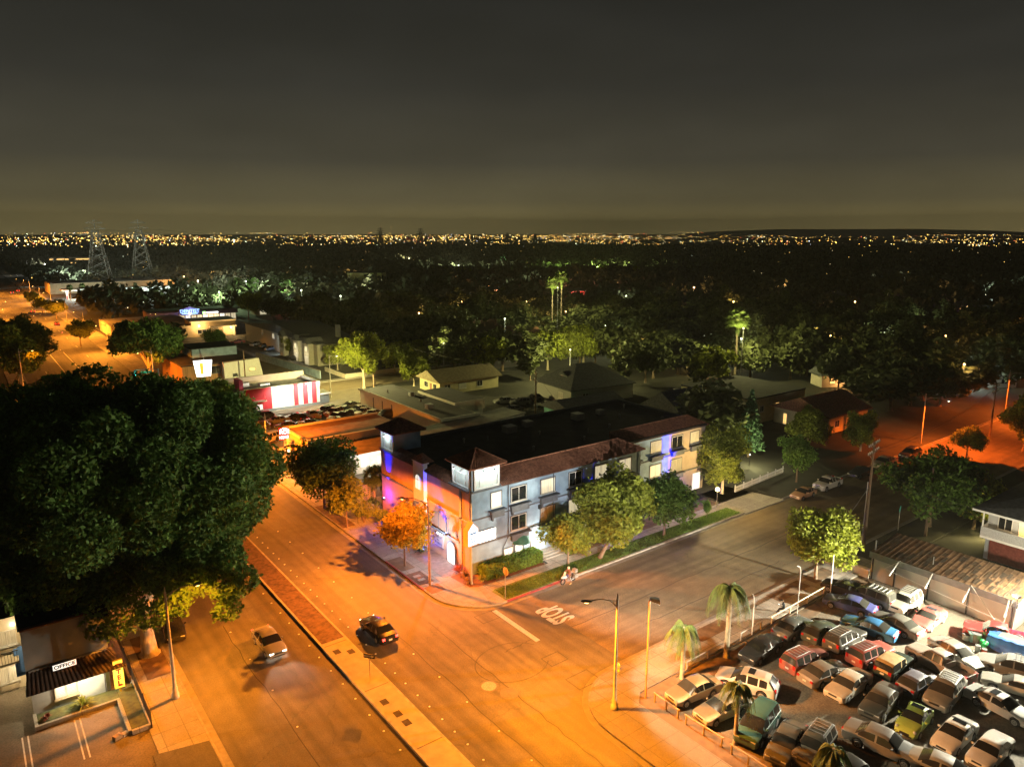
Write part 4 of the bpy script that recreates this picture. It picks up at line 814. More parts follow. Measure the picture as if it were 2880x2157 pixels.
def crown_blobs(R_, H0, H1, n, seed, br=(.28, .42), flat=.85, cx=0, cy=0, rough=.45, up=1.0):
    g = np.random.default_rng(seed); out = []; hz_ = (H1 - H0) / 2
    for _ in range(n):
        d = g.normal(size=3); d /= np.linalg.norm(d); d[2] = d[2] * .95; t = g.uniform(.35, .82) * (1 + rough * g.normal() * .42)
        b = g.uniform(*br) * R_
        out.append((cx + d[0] * t * R_, cy + d[1] * t * R_, (H0 + H1) / 2 + d[2] * t * hz_ * up, b, b, b * flat))
    return out
LEAF = {}
def leafmat(name, col, tr=.3): return mat(name, col, .6, .35, .5, isl=.45, trans=tr, spec=.25)
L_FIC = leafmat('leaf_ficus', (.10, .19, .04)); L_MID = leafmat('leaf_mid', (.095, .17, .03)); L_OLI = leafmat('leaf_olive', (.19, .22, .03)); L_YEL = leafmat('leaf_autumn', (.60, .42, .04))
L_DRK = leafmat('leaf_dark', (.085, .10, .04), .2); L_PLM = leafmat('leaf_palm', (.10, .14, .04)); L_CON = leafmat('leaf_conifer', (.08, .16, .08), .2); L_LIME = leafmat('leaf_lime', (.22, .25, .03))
BARK = mat('bark', (.17, .12, .08), .9, .35, 2.5, .6, stretch=(3, 3, .6)); BARKP = mat('pale_bark', (.36, .30, .21), .9, .3, 2.5, .5, stretch=(3, 3, .6))
def trunk_mb(H, r_, fork, seed, spread, lean=(0, 0), nb=5):
    g = random.Random(seed); b = MB(); top = Vector((lean[0], lean[1], fork))
    b.tube([(0, 0, -.1), (0, 0, .15), (lean[0] * .4, lean[1] * .4, fork * .5), top], [r_ * 1.7, r_ * 1.15, r_ * .92, r_ * .8], 10)
    for k in range(nb):
        a = 2 * math.pi * (k + g.random() * .6) / nb; e = Vector((math.cos(a), math.sin(a), 0)) * spread * g.uniform(.5, .9); zt = g.uniform(.55, .85) * (H - fork)
        p1 = top + e * .35 + Vector((0, 0, zt * .45)); p2 = top + e + Vector((0, 0, zt))
        b.tube([top - Vector((0, 0, .1)), p1, p2], [r_ * .6, r_ * .36, r_ * .1], 6)
        for s in range(2):
            q = p1.lerp(p2, .3 + .3 * s); o = Vector((g.uniform(-1, 1), g.uniform(-1, 1), g.uniform(.2, .9))) * spread * .35; b.tube([q, q + o * .6, q + o], [r_ * .22, r_ * .14, r_ * .05], 5)
    return b
def tree_meshes(R_, H, base, nblob, nleaf, size, lm, seed, trunk=.2, fork=None, br=(.28, .42), flat=.85, shell=.55, bark=None, lean=(0, 0), rough=.5, wild=.2, droop=None):
    bl = crown_blobs(R_, base, H, nblob, seed, br, flat, lean[0], lean[1], rough)
    pts = clump_points(bl, nleaf, shell); pts += npr.normal(size=pts.shape) * wild
    cm = fast_mesh('crown', leaf_quads(pts, size, droop=droop), lm)
    tm = trunk_mb(H * .9, trunk, fork or base * .95 + .3, seed, R_ * .75, lean).mesh('trunk', bark or BARK, True)
    return cm, tm
def tree(me, loc, label, name='broadleaf_tree', group=None, rz=0, sc_=1.0, cat='tree'):
    t = thing(name, loc, rz, label, cat, group); t.scale = (sc_,) * 3 if not hasattr(sc_, '__len__') else sc_
    link('crown', me[0], t); link('trunk', me[1], t); return t
# big street figs along the motel pavement
def fig(loc, R_, H, base, lab, seed, n, trunk, fork, sz=.30, lean=(0, 0), keep=None, extra=()):
    bl = crown_blobs(R_, base, H, 170, seed, (.12, .2), .95, lean[0], lean[1], .1)
    if keep: bl = [b for b in bl if keep(b)]
    bl += list(extra)
    pts = clump_points(bl, n, .62); pts += npr.normal(size=pts.shape) * .16
    cm = fast_mesh('crown', leaf_quads(pts, sz), L_FIC)
    tm = trunk_mb(H * .85, trunk, fork, seed, R_ * .7, (lean[0] * .2, lean[1] * .2), 7).mesh('trunk', BARKP, True)
    return tree((cm, tm), loc, lab, 'fig_tree')
# hollow over the street lamp head so that its light opens a lit cave in the foliage
fig((9.6, 65.0, .16), 14.2, 27.0, 1.8, 'huge dark fig tree spreading over the pavement in front of the motel office', 3, 320000, .62, 3.4, .235, lean=(-.3, 3.0), keep=lambda b: not (-1.5 < b[0] < 7.5 and b[1] < -2.5 and b[2] < 9.2) and not (b[1] < -3.5 and b[2] < 9.5 and b[0] < 3) and not (b[2] < 4.5 and b[0] < 5), extra=[(1.0, -5.4, 8.6, 1.3, 1.3, 1.3), (4.9, -7.0, 7.8, 1.4, 1.4, 1.4), (2.8, -5.2, 9.4, 1.5, 1.5, 1.3), (4.7, -7.9, 6.0, 1.1, 1.1, .8), (1.4, -5.5, 6.6, 1.2, 1.2, 1.0), (5.6, -5.5, 9.4, 1.6, 1.6, 1.5), (.2, -6, 9.6, 1.5, 1.5, 1.4), (3.4, -4.4, 7.4, 1.3, 1.3, 1.1), (6.6, -6.6, 7.6, 1.2, 1.2, 1.1), (-.6, -7.2, 7.0, 1.1, 1.1, 1), (6.0, -5.2, 6.2, 1.1, 1.1, .9)])
fig((8.9, 90.0, .16), 11.5, 19.0, 4.0, 'second huge fig tree behind the first one along the boulevard', 5, 60000, .6, 4.5, .36)
fig((4.5, 106.0, .1), 11.5, 17.5, 4.5, 'third fig tree of the dark row, at its far end', 6, 30000, .55, 4.5, .45)
fig((-8.0, 84.0, .1), 11.0, 16.5, 4.0, 'fig tree at the left frame edge over the dark motel roof', 8, 36000, .55, 4.5, .42)
# trees round the hotel
T_ROUND = tree_meshes(3.3, 7.4, 2.3, 30, 9000, .26, L_OLI, 21, .16, 2.3)
T_ROUND2 = tree_meshes(2.7, 6.6, 2.2, 26, 6000, .25, L_MID, 22, .12, 2.1)
T_BIG = tree_meshes(4.5, 9.9, 1.5, 60, 22000, .28, L_OLI, 23, .22, 2.2, br=(.22, .34), lean=(2.3, .3))
T_AUT = tree_meshes(3.1, 7.8, 2.0, 50, 9000, .25, L_YEL, 24, .12, 2.4, br=(.26, .4))
T_TALL = tree_meshes(3.9, 10.2, 1.3, 44, 12000, .27, L_OLI, 25, .22, 3.0, br=(.24, .36), bark=BARKP)
HG = 'trees planted round the hotel'
tree(T_BIG, (54.2, 55.0, .17), 'largest round street tree in front of the hotel, blue light showing through', group=HG)
g = at(1604, 1592); tree(T_ROUND, (g.x, g.y + .4, .17), 'smaller street tree left of the largest hotel tree, by the motorcycle', group=HG, sc_=.82)
tree(tree_meshes(3.3, 7.8, 2.0, 44, 12000, .25, L_MID, 26, .15, 2.2), (64.9, 55.0, .17), 'dense dark street tree right of the large hotel tree', group=HG)
tree(T_ROUND2, (73.2, 55.2, .17), 'thin sapling by the right end of the hotel lawn', group=HG, sc_=(.22, .22, .36))
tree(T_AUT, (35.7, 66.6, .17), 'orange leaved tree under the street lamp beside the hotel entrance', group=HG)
tree(tree_meshes(4.9, 9.0, 2.5, 60, 18000, .27, L_MID, 27, .17, 3.0), (35.6, 88.3, .17), 'broad green street tree in front of the orange motel', group=HG)
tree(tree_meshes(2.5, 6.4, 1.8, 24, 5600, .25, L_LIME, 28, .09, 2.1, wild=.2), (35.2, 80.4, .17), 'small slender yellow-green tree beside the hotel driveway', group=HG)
tree(T_TALL, (82.6, 59.9, .12), 'tall forked tree by the globe lamp at the hotel driveway', group=HG, sc_=1.0)
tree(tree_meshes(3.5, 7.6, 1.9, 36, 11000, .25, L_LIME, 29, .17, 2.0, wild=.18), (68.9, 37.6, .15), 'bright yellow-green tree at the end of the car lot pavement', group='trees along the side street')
tree(T_ROUND2, (95.2, 56.2, .12), 'round dark green tree on the lawn behind the picket fence', group='trees along the side street', sc_=1.0)
t = tree_meshes(6.3, 9.3, 2.0, 56, 15000, .32, L_MID, 30, .28, 2.4, br=(.2, .32))
tree(t, (93.4, 36.9, .1), 'wide spreading tree behind the shed beside the street name sign', group='trees along the side street')
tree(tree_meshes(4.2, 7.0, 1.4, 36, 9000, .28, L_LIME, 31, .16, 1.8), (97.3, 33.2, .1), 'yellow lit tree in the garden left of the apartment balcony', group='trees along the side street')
tree(T_ROUND, (127.7, 46.0, .1), 'orange lit bushy tree under the far street lamp', group='trees along the side street', sc_=.75)
tree(T_BIG, (140, 42, .1), 'dark tree right of the orange lit bushy tree', group='trees along the side street', sc_=.9)
tree(T_TALL, (118, 58.5, .1), 'dark tree shading the parked black wagon', group='trees along the side street', sc_=.7)
tree(T_ROUND, (110, 63.5, .1), 'dark garden tree left of the tan pickup', group='trees along the side street', sc_=.95)
tree(T_BIG, (118.5, 69, .1), 'dark garden tree in front of the tile roofed cottage', group='trees along the side street', sc_=.55)
# conifer
def conifer(H, R_, tiers, n, seed):
    pts = []; g = np.random.default_rng(seed)
    for k in range(tiers):
        t = k / (tiers - 1); z = H * (.12 + .86 * t); r_ = R_ * (1 - t) ** .85 + .1; na = 9
        for j in range(na):
            a = 2 * math.pi * (j + .5 * (k % 2)) / na + g.uniform(-.15, .15); m_ = int(n * (r_ / R_) / na) + 3; s = g.uniform(.1, 1, m_) ** .8 * r_
            pts.append(np.stack([np.cos(a) * s, np.sin(a) * s, z + .10 * s + g.normal(size=m_) * .06], 1) + g.normal(size=(m_, 3)) * .09)
    return fast_mesh('crown', leaf_quads(np.concatenate(pts), .24), L_CON), MB().tube([(0, 0, -.1), (0, 0, H * .97)], [.2, .03], 8).mesh('trunk', BARK, True)
g = at(2104, 1285)
tree(conifer(height_at(1096, g.x, g.y), 2.5, 22, 320, 3), (g.x, g.y, .1), 'tall pointed tiered conifer in front of the long yellow building', 'conifer_tree')
# palms
def frond(b, p, az, L_, arch, nleaf, wid, g, lm_pts):
    d = Vector((math.cos(az), math.sin(az), 0)); pts = []
    for i in range(9):
        t = i / 8; pts.append(Vector(p) + d * L_ * (t * (1 - .22 * t * t)) + Vector((0, 0, arch[0] * t - arch[1] * t * t)) * L_)
    b.tube(pts, [.035 * (1 - t / 9) + .008 for t in range(9)], 5)
    s = Vector((-d.y, d.x, 0))
    for i in range(nleaf):
        t = .12 + .88 * i / nleaf; f = t * 8; k = min(int(f), 7); q = pts[k].lerp(pts[k + 1], f - k); tn = (pts[k + 1] - pts[k]).normalized(); ll = wid * (math.sin(math.pi * min(t * .8 + .15, 1)) ** .7) * g.uniform(.8, 1.1)
        for sd in (1, -1):
            e = q + (s * sd * .75 + tn * .5 + Vector((0, 0, -.85 + g.uniform(-.3, .2)))) * ll; w_ = tn * .045 + Vector((0, 0, .01))
            lm_pts += [tuple(q - w_), tuple(q + w_), tuple(e + w_ * .3), tuple(e - w_ * .3)]
def queen_palm(H, L_, nf, seed, rt=.17):
    g = random.Random(seed); b = MB(); lp = []
    for k in range(nf):
        az = 2.399 * k + g.uniform(-.2, .2); up = g.uniform(.15, .95) if k % 3 else g.uniform(-.3, .2); frond(b, (0, 0, H), az, L_ * g.uniform(.85, 1.1), (up + .25, up * .9 + 1.25 + g.uniform(-.2, .3)), 26, L_ * .24, g, lp)
    cm = fast_mesh('crown', np.concatenate([np.array(lp), np.array([b.v[i] for f in b.f if len(f) == 4 for i in f])]), L_PLM)
    t = MB(); t.tube([(0, 0, -.1), (0, 0, .2), (.05, .03, H * .5), (0, 0, H)], [rt * 1.6, rt * 1.1, rt, rt * .75], 10)
    for k in range(int(H / .22)): z = .25 + k * .22; t.lathe([(rt * 1.12, 0), (rt * 1.14, .03), (rt * 1.02, .05)], 10, (.05 * math.sin(math.pi * z / H), .03 * math.sin(math.pi * z / H), z))
    t.tube([(0, 0, H - .9), (0, 0, H + .15)], [rt * .9, rt * .5], 8); return cm, t.mesh('trunk', mat('palm_bark', (.32, .27, .19), .9, .3, 3, .4), True)
PG = 'queen palms along the car lot fence'
tree(queen_palm(4.5, 2.0, 18, 5), (43.8, 34.6, .08), 'shorter palm with drooping fronds just right of the white lot lamp', 'palm_tree', PG)
tree(queen_palm(6.4, 2.4, 20, 6, .2), (49.3, 34.3, .08), 'taller palm with a thick trunk by the lot fence', 'palm_tree', PG)
tree(queen_palm(4.6, 1.6, 16, 7, .15), (40.7, 27.1, .08), 'small palm standing between the champagne saloon and green van', 'palm_tree', PG)
g_ = at(2345, 2105, 3.6); tree(queen_palm(3.4, 1.7, 22, 8, .2), (g_.x, g_.y, .08), 'bushy palm top at the bottom edge over the rack wagon', 'palm_tree', PG)
def fan_palm(H, R_, seed, skirt=1.2, rt=.28, skirt2=None, n=46):
    g = random.Random(seed); lp = []; b = MB()
    for k in range(n):
        az = 2.399 * k; el = math.asin(1 - 1.55 * (k + .5) / n); d = Vector((math.cos(az) * math.cos(el), math.sin(az) * math.cos(el), math.sin(el) - .1)); c = Vector((0, 0, H)) + d * R_ * .55
        s = d.cross(Vector((0, 0, 1))).normalized(); u = s.cross(d).normalized()
        b.tube([(0, 0, H), tuple(c)], .025, 4)
        for j in range(13):
            a = -1.45 + 2.9 * j / 12; e = c + (d * math.cos(a) + s * math.sin(a)) * R_ * .5 * (1 - .12 * abs(a)) - Vector((0, 0, .12 * R_ * abs(math.sin(a)))); w_ = (s * math.cos(a) - d * math.sin(a)) * R_ * .045
            lp += [tuple(c - w_ * .4), tuple(c + w_ * .4), tuple(e + w_), tuple(e - w_)]
    for k in range(int(90 * skirt)):
        a = g.uniform(0, 6.28); z = H - .2 - g.random() * skirt * 2.0; r0 = rt + .05; r1 = rt + g.uniform(.3, .75) * max(.25, 1 - (H - z) / (skirt * 2.6)); ca, sa = math.cos(a), math.sin(a); w_ = .12
        lp += [(ca * r0 - sa * w_, sa * r0 + ca * w_, z), (ca * r0 + sa * w_, sa * r0 - ca * w_, z), (ca * r1 + sa * .03, sa * r1 - ca * .03, z - .9), (ca * r1 - sa * .03, sa * r1 + ca * .03, z - .9)]
    cm = fast_mesh('crown', np.concatenate([np.array(lp), np.array([b.v[i] for f in b.f if len(f) == 4 for i in f])]), L_PLM)
    return cm, MB().tube([(0, 0, -.1), (0, 0, .4), (0, 0, H * .5), (0, 0, H)], [rt * 1.5, rt, rt * .8, rt * .7], 10).mesh('trunk', mat('fan_palm_bark', (.24, .19, .14), .9, .3, 2, .4), True)
tree(fan_palm(4.4, 1.7, 1, .5, .24), (41.0, 84.4, .16), 'left of the two short fan palms by the hotel driveway', 'fan_palm_tree', 'fan palms by the hotel driveway')
tree(fan_palm(4.7, 1.7, 2, .5, .24), (41.6, 83.0, .16), 'right of the two short fan palms, tinted blue by the hotel lights', 'fan_palm_tree', 'fan palms by the hotel driveway')
tree(fan_palm(19.0, 2.9, 3, 1.6, .3), (164.7, 194.0, 0), 'left and shorter of the twin tall palms in the dark neighbourhood', 'fan_palm_tree', 'tall fan palms')
tree(fan_palm(21.3, 3.0, 4, 1.6, .3), (166.8, 191.6, 0), 'right and taller of the twin tall palms in the dark neighbourhood', 'fan_palm_tree', 'tall fan palms')
tree(fan_palm(15.2, 3.4, 5, 1.7, .36), (153.4, 109.6, 0), 'lone tall palm with a shaggy trunk above the long yellow building', 'fan_palm_tree', 'tall fan palms')
# hedges and shrubs
def hedge(name, x0, x1, y0, y1, h, n, lm, label, size=.16, wob=.08, cat='hedge'):
    g = npr; f = g.integers(0, 5, n); u, v, w_ = g.random(n), g.random(n), g.random(n); P = np.empty((n, 3))
    P[:, 0] = np.where(f == 1, x0, np.where(f == 2, x1, x0 + u * (x1 - x0))); P[:, 1] = np.where(f == 3, y0, np.where(f == 4, y1, y0 + v * (y1 - y0))); P[:, 2] = np.where(f == 0, h, w_ * h)
    P += g.normal(size=P.shape) * wob; P[:, 2] = np.maximum(P[:, 2], .05); cx, cy = (x0 + x1) / 2, (y0 + y1) / 2
    t = thing(name, (cx, cy, .165), 0, label, cat); V = leaf_quads(P - np.array([cx, cy, 0]), size); o = link('foliage', fast_mesh('foliage', V, lm), t)
    MB().box(x0 - cx + .1, x1 - cx - .1, y0 - cy + .1, y1 - cy - .1, 0, h - .12).build('dark_core', mat('hedge_core', (.03, .03, .015), .95, .3, 4), t); return t  # solid dark box filling the hedge behind its leaves
hedge('hedge', 41.0, 48.3, 58.2, 59.9, 1.15, 9000, L_MID, 'long clipped hedge along the hotel corner, left of the steps')
hedge('hedge', 51.9, 53.7, 57.8, 59.6, 1.5, 3500, L_OLI, 'cube shaped clipped bush right of the entry steps')
def shrub(loc, r_, h, n, lm, label, size=.2, name='shrub', droop=None, grp=None):
    bl = crown_blobs(r_, h * .25, h, 14, int(loc[0] * 7 + loc[1]), (.35, .5), .8); pts = clump_points(bl, n, .4); pts[:, 2] = np.maximum(pts[:, 2], .08)
    t = thing(name, loc, 0, label, 'shrub', grp); link('foliage', fast_mesh('foliage', leaf_quads(pts, size, droop=droop), lm), t); st_ = MB()
    for k in range(5): a = k * 1.26; st_.tube([(0, 0, -.05), (r_ * .3 * math.cos(a), r_ * .3 * math.sin(a), h * .45), (r_ * .6 * math.cos(a), r_ * .6 * math.sin(a), h * .8)], [.04, .03, .01], 5)
    st_.build('stem', BARK, t); return t
for k, (x, l_) in enumerate(((54.6, 'leafy bush next to the cube shaped bush'), (56.0, 'leafy bush under the large hotel tree'))): shrub((x, 58.8, .165), 1.2, 1.7, 2200, L_OLI, l_)
def spiky(loc, r_, n, lm, label, h=.9, wid=.05, name='spiky_plant'):
    g = random.Random(int(loc[0] * 13)); lp = []
    for k in range(n):
        a = g.uniform(0, 6.28); el = g.uniform(.25, 1.3); d = Vector((math.cos(a) * math.cos(el), math.sin(a) * math.cos(el), math.sin(el))); s = Vector((-math.sin(a), math.cos(a), 0)) * wid; L_ = r_ * g.uniform(.7, 1.1)
        p0, p1, p2 = Vector((0, 0, .1)), d * L_ * .6 + Vector((0, 0, .1)), d * L_ + Vector((0, 0, .1 - .25 * L_))
        lp += [tuple(p0 - s), tuple(p0 + s), tuple(p1 + s), tuple(p1 - s), tuple(p1 - s), tuple(p1 + s), tuple(p2 + s * .1), tuple(p2 - s * .1)]
    t = thing(name, loc, 0, label, 'plant'); link('foliage', fast_mesh('foliage', np.array(lp), lm), t); MB().lathe([(.1, 0), (.09, .25)], 8).build('stem', BARK, t); return t
L_RED = leafmat('leaf_red', (.20, .05, .03)); L_RUS = leafmat('leaf_rust', (.22, .13, .05))
spiky((39.6, 61.6, .165), 1.3, 60, L_RED, 'red spiky plant beside the hotel entrance', 1.4)
spiky((39.4, 60.1, .165), 1.1, 70, L_RUS, 'large rust tinted spiky plant at the foot of the pole sign')
spiky((38.9, 59.1, .165), .8, 60, L_RUS, 'small rust tinted spiky plant nearest the corner ramp')
spiky((40.4, 58.4, .165), .9, 60, L_OLI, 'green spiky plant at the end of the clipped hedge')
spiky((41.9, 57.95, .165), .6, 40, L_OLI, 'small green spiky plant in front of the clipped hedge')
spiky((38.8, 68.6, .17), 1.2, 40, L_PLM, 'small feathery palm shrub left of the hotel entrance', wid=.08)
shrub((37.6, 80.6, .16), 1.5, 2.6, 2600, L_LIME, 'bright lit shrub at the hotel driveway', .22)
shrub((39.2, 79.6, .16), 1.1, 1.7, 1600, L_LIME, 'lower lit shrub next to the driveway lamp', .2)
shrub((39.3, 82.2, .16), 1.2, 2.2, 1800, L_MID, 'green shrub under the short fan palms', .2)
# lawn grass
def grass(name, poly_fn, n, lm, h, label, z):
    P = np.array([poly_fn() for _ in range(n)]); a = npr.uniform(0, 6.28, n); hh = h * npr.uniform(.5, 1.2, n); s = .05; V = np.empty((n, 4, 3)); dx, dy = np.cos(a) * s, np.sin(a) * s; lx, ly = npr.normal(size=n) * h * .3, npr.normal(size=n) * h * .3
    V[:, 0] = np.stack([P[:, 0] - dx, P[:, 1] - dy, np.full(n, z)], 1); V[:, 1] = np.stack([P[:, 0] + dx, P[:, 1] + dy, np.full(n, z)], 1); V[:, 2] = np.stack([P[:, 0] + dx * .3 + lx, P[:, 1] + dy * .3 + ly, z + hh], 1); V[:, 3] = np.stack([P[:, 0] - dx * .3 + lx, P[:, 1] - dy * .3 + ly, z + hh], 1)
    o = link(name, fast_mesh(name, V.reshape(-1, 3), lm)); tag(o, label, 'grass', kind='stuff')
L_GRS = leafmat('grass_blade', (.075, .13, .022), .2)
grass('grass', lambda: (rnd.uniform(40.3, 78.3), rnd.uniform(53.85, 56.0)), 16000, L_GRS, .10, 'short green lawn grass along the hotel kerb', .17)
# ------------------------------------------------------------------ motel at the lower left
MST = mat('motel_stucco', (.23, .235, .23), .9, .12, .8, .25); MSW = mat('motel_cream', (.60, .52, .38), .85, .08, 1)
MO = thing('motel_office_building', (.8, 61.0, .1), 0, 'grey motel office with a brown tile skirt roof and shuttered window', 'motel')
MO_S = face('S', 0)
b = MB(); b.box(0, 5.2, 0, 5.0, 0, 3.8); b.build('wall', MST, MO)
u = MB(); pr_ = [(-.15, 3.4), (5.35, 3.4), (5.35, 6.0), (4.3, 7.0), (-.15, 7.0)]
u.add([(x, .18, z) for x, z in pr_] + [(x, .45, z) for x, z in pr_], [(0, 1, 2, 3, 4), (9, 8, 7, 6, 5)] + [((i + 1) % 5, i, 5 + i, 5 + (i + 1) % 5) for i in range(5)]); u.build('upper_wall', MST, MO)
cp = MB(); cp.box(-.2, 4.32, .1, .55, 7.003, 7.1); cp.build('coping', mat('brown_coping', (.13, .06, .04), .8, .2, 3), MO)
s1 = tiles((-.35, -1.0, 2.35), (6.3, -1.0, 2.35), (5.3, .15, 3.75), (-.1, .15, 3.75), .30, .07, .4); s2 = tiles((6.3, -1.0, 2.35), (6.3, 9.0, 2.35), (5.3, 9.0, 3.75), (5.3, .15, 3.75), .30, .07, .4); s1.add(s2.v, s2.f); s1.add([(-.35, -1.0, 2.33), (6.3, -1.0, 2.33), (5.25, .1, 2.33), (-.35, .1, 2.33)], [(3, 2, 1, 0)])
s1.build('tile_skirt_roof', mat('brown_tile', (.034, .022, .017), .8, .5, 2.5, .3), MO)
window(MO, MO_S, 1.45, 3.0, .85, 2.1, mat('shutter_slats', (.62, .62, .58), .6, .1, 3, emit=(1, .95, .8), es=.25), frame=mat('cream_frame', (.55, .48, .34), .7, .1, 3))
sl = MB()
for k in range(9): sl.box(1.56, 2.16, -.06, -.028, .96 + .12 * k, 1.0 + .12 * k).box(2.29, 2.89, -.06, -.028, .96 + .12 * k, 1.0 + .12 * k)
sl.build('shutter_blades', WHITEP, MO)
sb = MB(); sb.box(1.5, 3.1, -.45, -.32, 3.45, 3.95); so = sb.build('office_sign', DARK, MO)
MB().box(1.53, 3.07, -.462, -.453, 3.48, 3.92).build('lit_face', mat('office_glow', (1, 1, .95), .5, 0, 1, emit=(1, .97, .85), es=.42), so)
text('office_lettering', 'OFFICE', .40, (2.3, -.47, 3.69), (R(90), 0, 0), mat('letter_black', (.02, .02, .02), .6), so, .004, sx=1.1, bold=.012)
text('house_number', '2855', .26, (.55, -.02, 2.05), (R(90), 0, 0), mat('number_dark', (.06, .05, .045), .6), MO, .01)
lb = MB().ball((3.42, -.16, 2.1), .13, 8).build('wall_lamp', mat('wall_lamp_glow', (1, 1, 1)), MO); l = light('POINT', (0, 0, 0), (1, .82, .52), 560, 'wall_lamp_light', size=.1); l.parent = lb; l.location = (3.42, -.45, 1.95)
db = MB(); db.tube([(4.85, -.06, 3.3), (4.85, -.06, 0)], .04, 6); db.build('downpipe', DARK, MO)
og = thing('motel_sign', (6.55, 60.3, .1), 0, 'vertical yellow lit sign reading OTEL below the tile skirt, its M hidden', 'sign')
b = MB(); b.box(-.36, .36, -.12, .12, .55, 2.95); b.box(-.06, .06, -.06, .06, 0, .548); so = b.build('sign_box', mat('sign_yellow_edge', (.5, .42, .05), .6), og)
MB().box(-.33, .33, -.134, -.123, .58, 2.92).build('lit_face', mat('motel_yellow_glow', (1, .9, .2), .5, .1, 1, emit=(1, .80, .10), es=.36), so)
RL = mat('letter_red', (.35, .01, .01), .5)
for k, ch in enumerate('OTEL'): text('sign_letter', ch, .56, (0, -.142, 2.46 - .49 * k), (R(90), 0, 0), RL, so, .004, bold=.03)
q = MB(); q.add([(-.05, -.14, .72), (.24, -.14, .72), (.24, -.14, .80), (-.05, -.14, .80), (-.2, -.14, .76)], [(0, 1, 2, 3), (0, 3, 4)]); q.build('sign_arrow', RL, so)
l = light('POINT', (0, 0, 0), (1, .85, .2), 18, 'sign_light', size=.3); l.parent = so; l.location = (0, -.8, 1.6)
MW = thing('motel_wing_building', (-22, 66.0, .1), 0, 'two storey cream motel wing with a balcony, lit warm, at the left edge', 'motel')
b = MB(); b.box(0, 22.7, 0, 14, 0, 6.4); b.box(22.703, 27.9, .02, 20, 3.2, 6.6); b.box(22.703, 27.9, .02, 20, 0, 3.197); b.build('wall', MSW, MW)
rf = MB(); rf.add([(-.4, -.5, 6.45), (22.5, -.5, 6.45), (22.5, 7, 7.6), (-.4, 7, 7.6), (22.5, 15, 6.45), (-.4, 15, 6.45)], [(0, 1, 2, 3), (3, 2, 4, 5)]); rf.add([(22.5, -4.6, 6.95), (28.6, -4.6, 6.2), (28.6, 20.5, 6.2), (22.5, 20.5, 7.65)], [(0, 1, 2, 3)]); rf.build('roof', ROOFD, MW)
MWS = face('S', 0)
for u0, z0 in ((21.2, 3.9), (19, 3.9), (21.0, .8), (18.4, .8), (15, .8), (15, 3.9)): window(MW, MWS, u0, u0 + 1.25, z0, z0 + 1.3, CURTD, FRAMEW); q = MB(); fbox(q, MWS, u0, u0 + 1.2, .01, .1, z0 - .65, z0 - .2); q.build('vent_panel', mat('beige_panel', (.5, .42, .3), .7), MW)
bl = MB(); bl.box(0, 22.4, -1.5, -.003, 2.95, 3.12); bl.build('balcony_floor', MSW, MW)
rl = MB(); rl.box(0, 22.4, -1.5, -1.45, 4.0, 4.06)
for k in range(112): rl.box(.1 + .2 * k, .125 + .2 * k, -1.49, -1.465, 3.123, 3.997)
rl.build('balcony_railing', DARK, MW)
aw = MB(); aw.add([(22.1, -1.7, 2.2), (22.75, -1.7, 2.2), (22.75, -.01, 3.6), (22.1, -.01, 3.6)], [(0, 1, 2, 3)]); aw.box(22.1, 22.75, -1.72, -1.66, 1.9, 2.2); aw.build('blue_awning', mat('blue_canvas', (.05, .13, .32), .8, .15, 3), MW)
for x, z in ((22.3, 5.6), (22.4, 2.0), (17, 2.4), (12, 2.4)):
    lb = MB().ball((x, -.14, z), .1, 8).build('wall_lamp', mat('wall_lamp_glow', (1, 1, 1)), MW); l = light('POINT', (0, 0, 0), (1, .72, .36), 114, 'wall_lamp_light', size=.1); l.parent = lb; l.location = (x, -.6, z - .1)
ps = thing('planter_wall', (.6, 59.0, .1), 0, 'low concrete planter wall curving round the motel sign bed', 'planter')
b = MB(); b.box(.1, 5.7, 0.0, .22, 0, .32); b.box(5.5, 5.72, -4.6, -.003, 0, .32); b.box(5.723, 7.1, -4.75, -4.53, 0, .32); b.box(6.9, 7.12, -4.527, 3, 0, .32); b.box(.1, .32, .223, 1.9, 0, .32); b.build('kerb_wall', CONC2, ps); MB().box(.33, 5.7, .225, 1.9, 0, .2).box(5.725, 6.89, -4.5, 1.9, 0, .2).build('bed_soil', mat('bed_soil', (.05, .06, .02), .95, .5, 3, .5), ps)
spiky((3.9, 59.8, .3), 1.1, 70, L_OLI, 'bushy spiky plant under the motel office window', 1.0)
spiky((1.5, 59.8, .3), .5, 40, L_RED, 'low red leaved plant at the office corner', .6)
fe = thing('iron_fence', (7.6, 54.2, .14), 0, 'black iron fence between motel bed and pavement', 'fence'); b = MB(); b.box(-.02, .02, 0, 16, 1.25, 1.3).box(-.02, .02, 0, 16, .1, .14)
for k in range(107): b.box(-.012, .012, .15 * k, .15 * k + .02, .143, 1.247)
b.build('railing', DARK, fe); p_ = MB()
for k in range(7): p_.box(-.045, .045, 2.6 * k - .045, 2.6 * k + .045, 0, 1.45)
p_.build('fence_post', DARK, fe)
for x in (3.1, 3.45, -.2, .15): sheet('parking_line', rect(x, x + .1, 47.5 if x < 1 else 53.5, 58.8), .106, PAINT)
tr = thing('trash_bin', (5.4, 54.5, .1), .4, 'small pile of discarded boxes by the end of the planter wall', 'rubbish'); MB().box(-.3, .25, -.2, .2, 0, .3).build('carton', mat('carton', (.35, .24, .13), .8, .2, 4), tr); MB().box(.3, .7, -.25, .1, 0, .2).add([(.3, -.25, .2), (.1, -.3, .36), (.1, .15, .36), (.3, .1, .2)], [(0, 1, 2, 3)]).build('carton', mat('carton_pale', (.5, .45, .38), .8), tr)
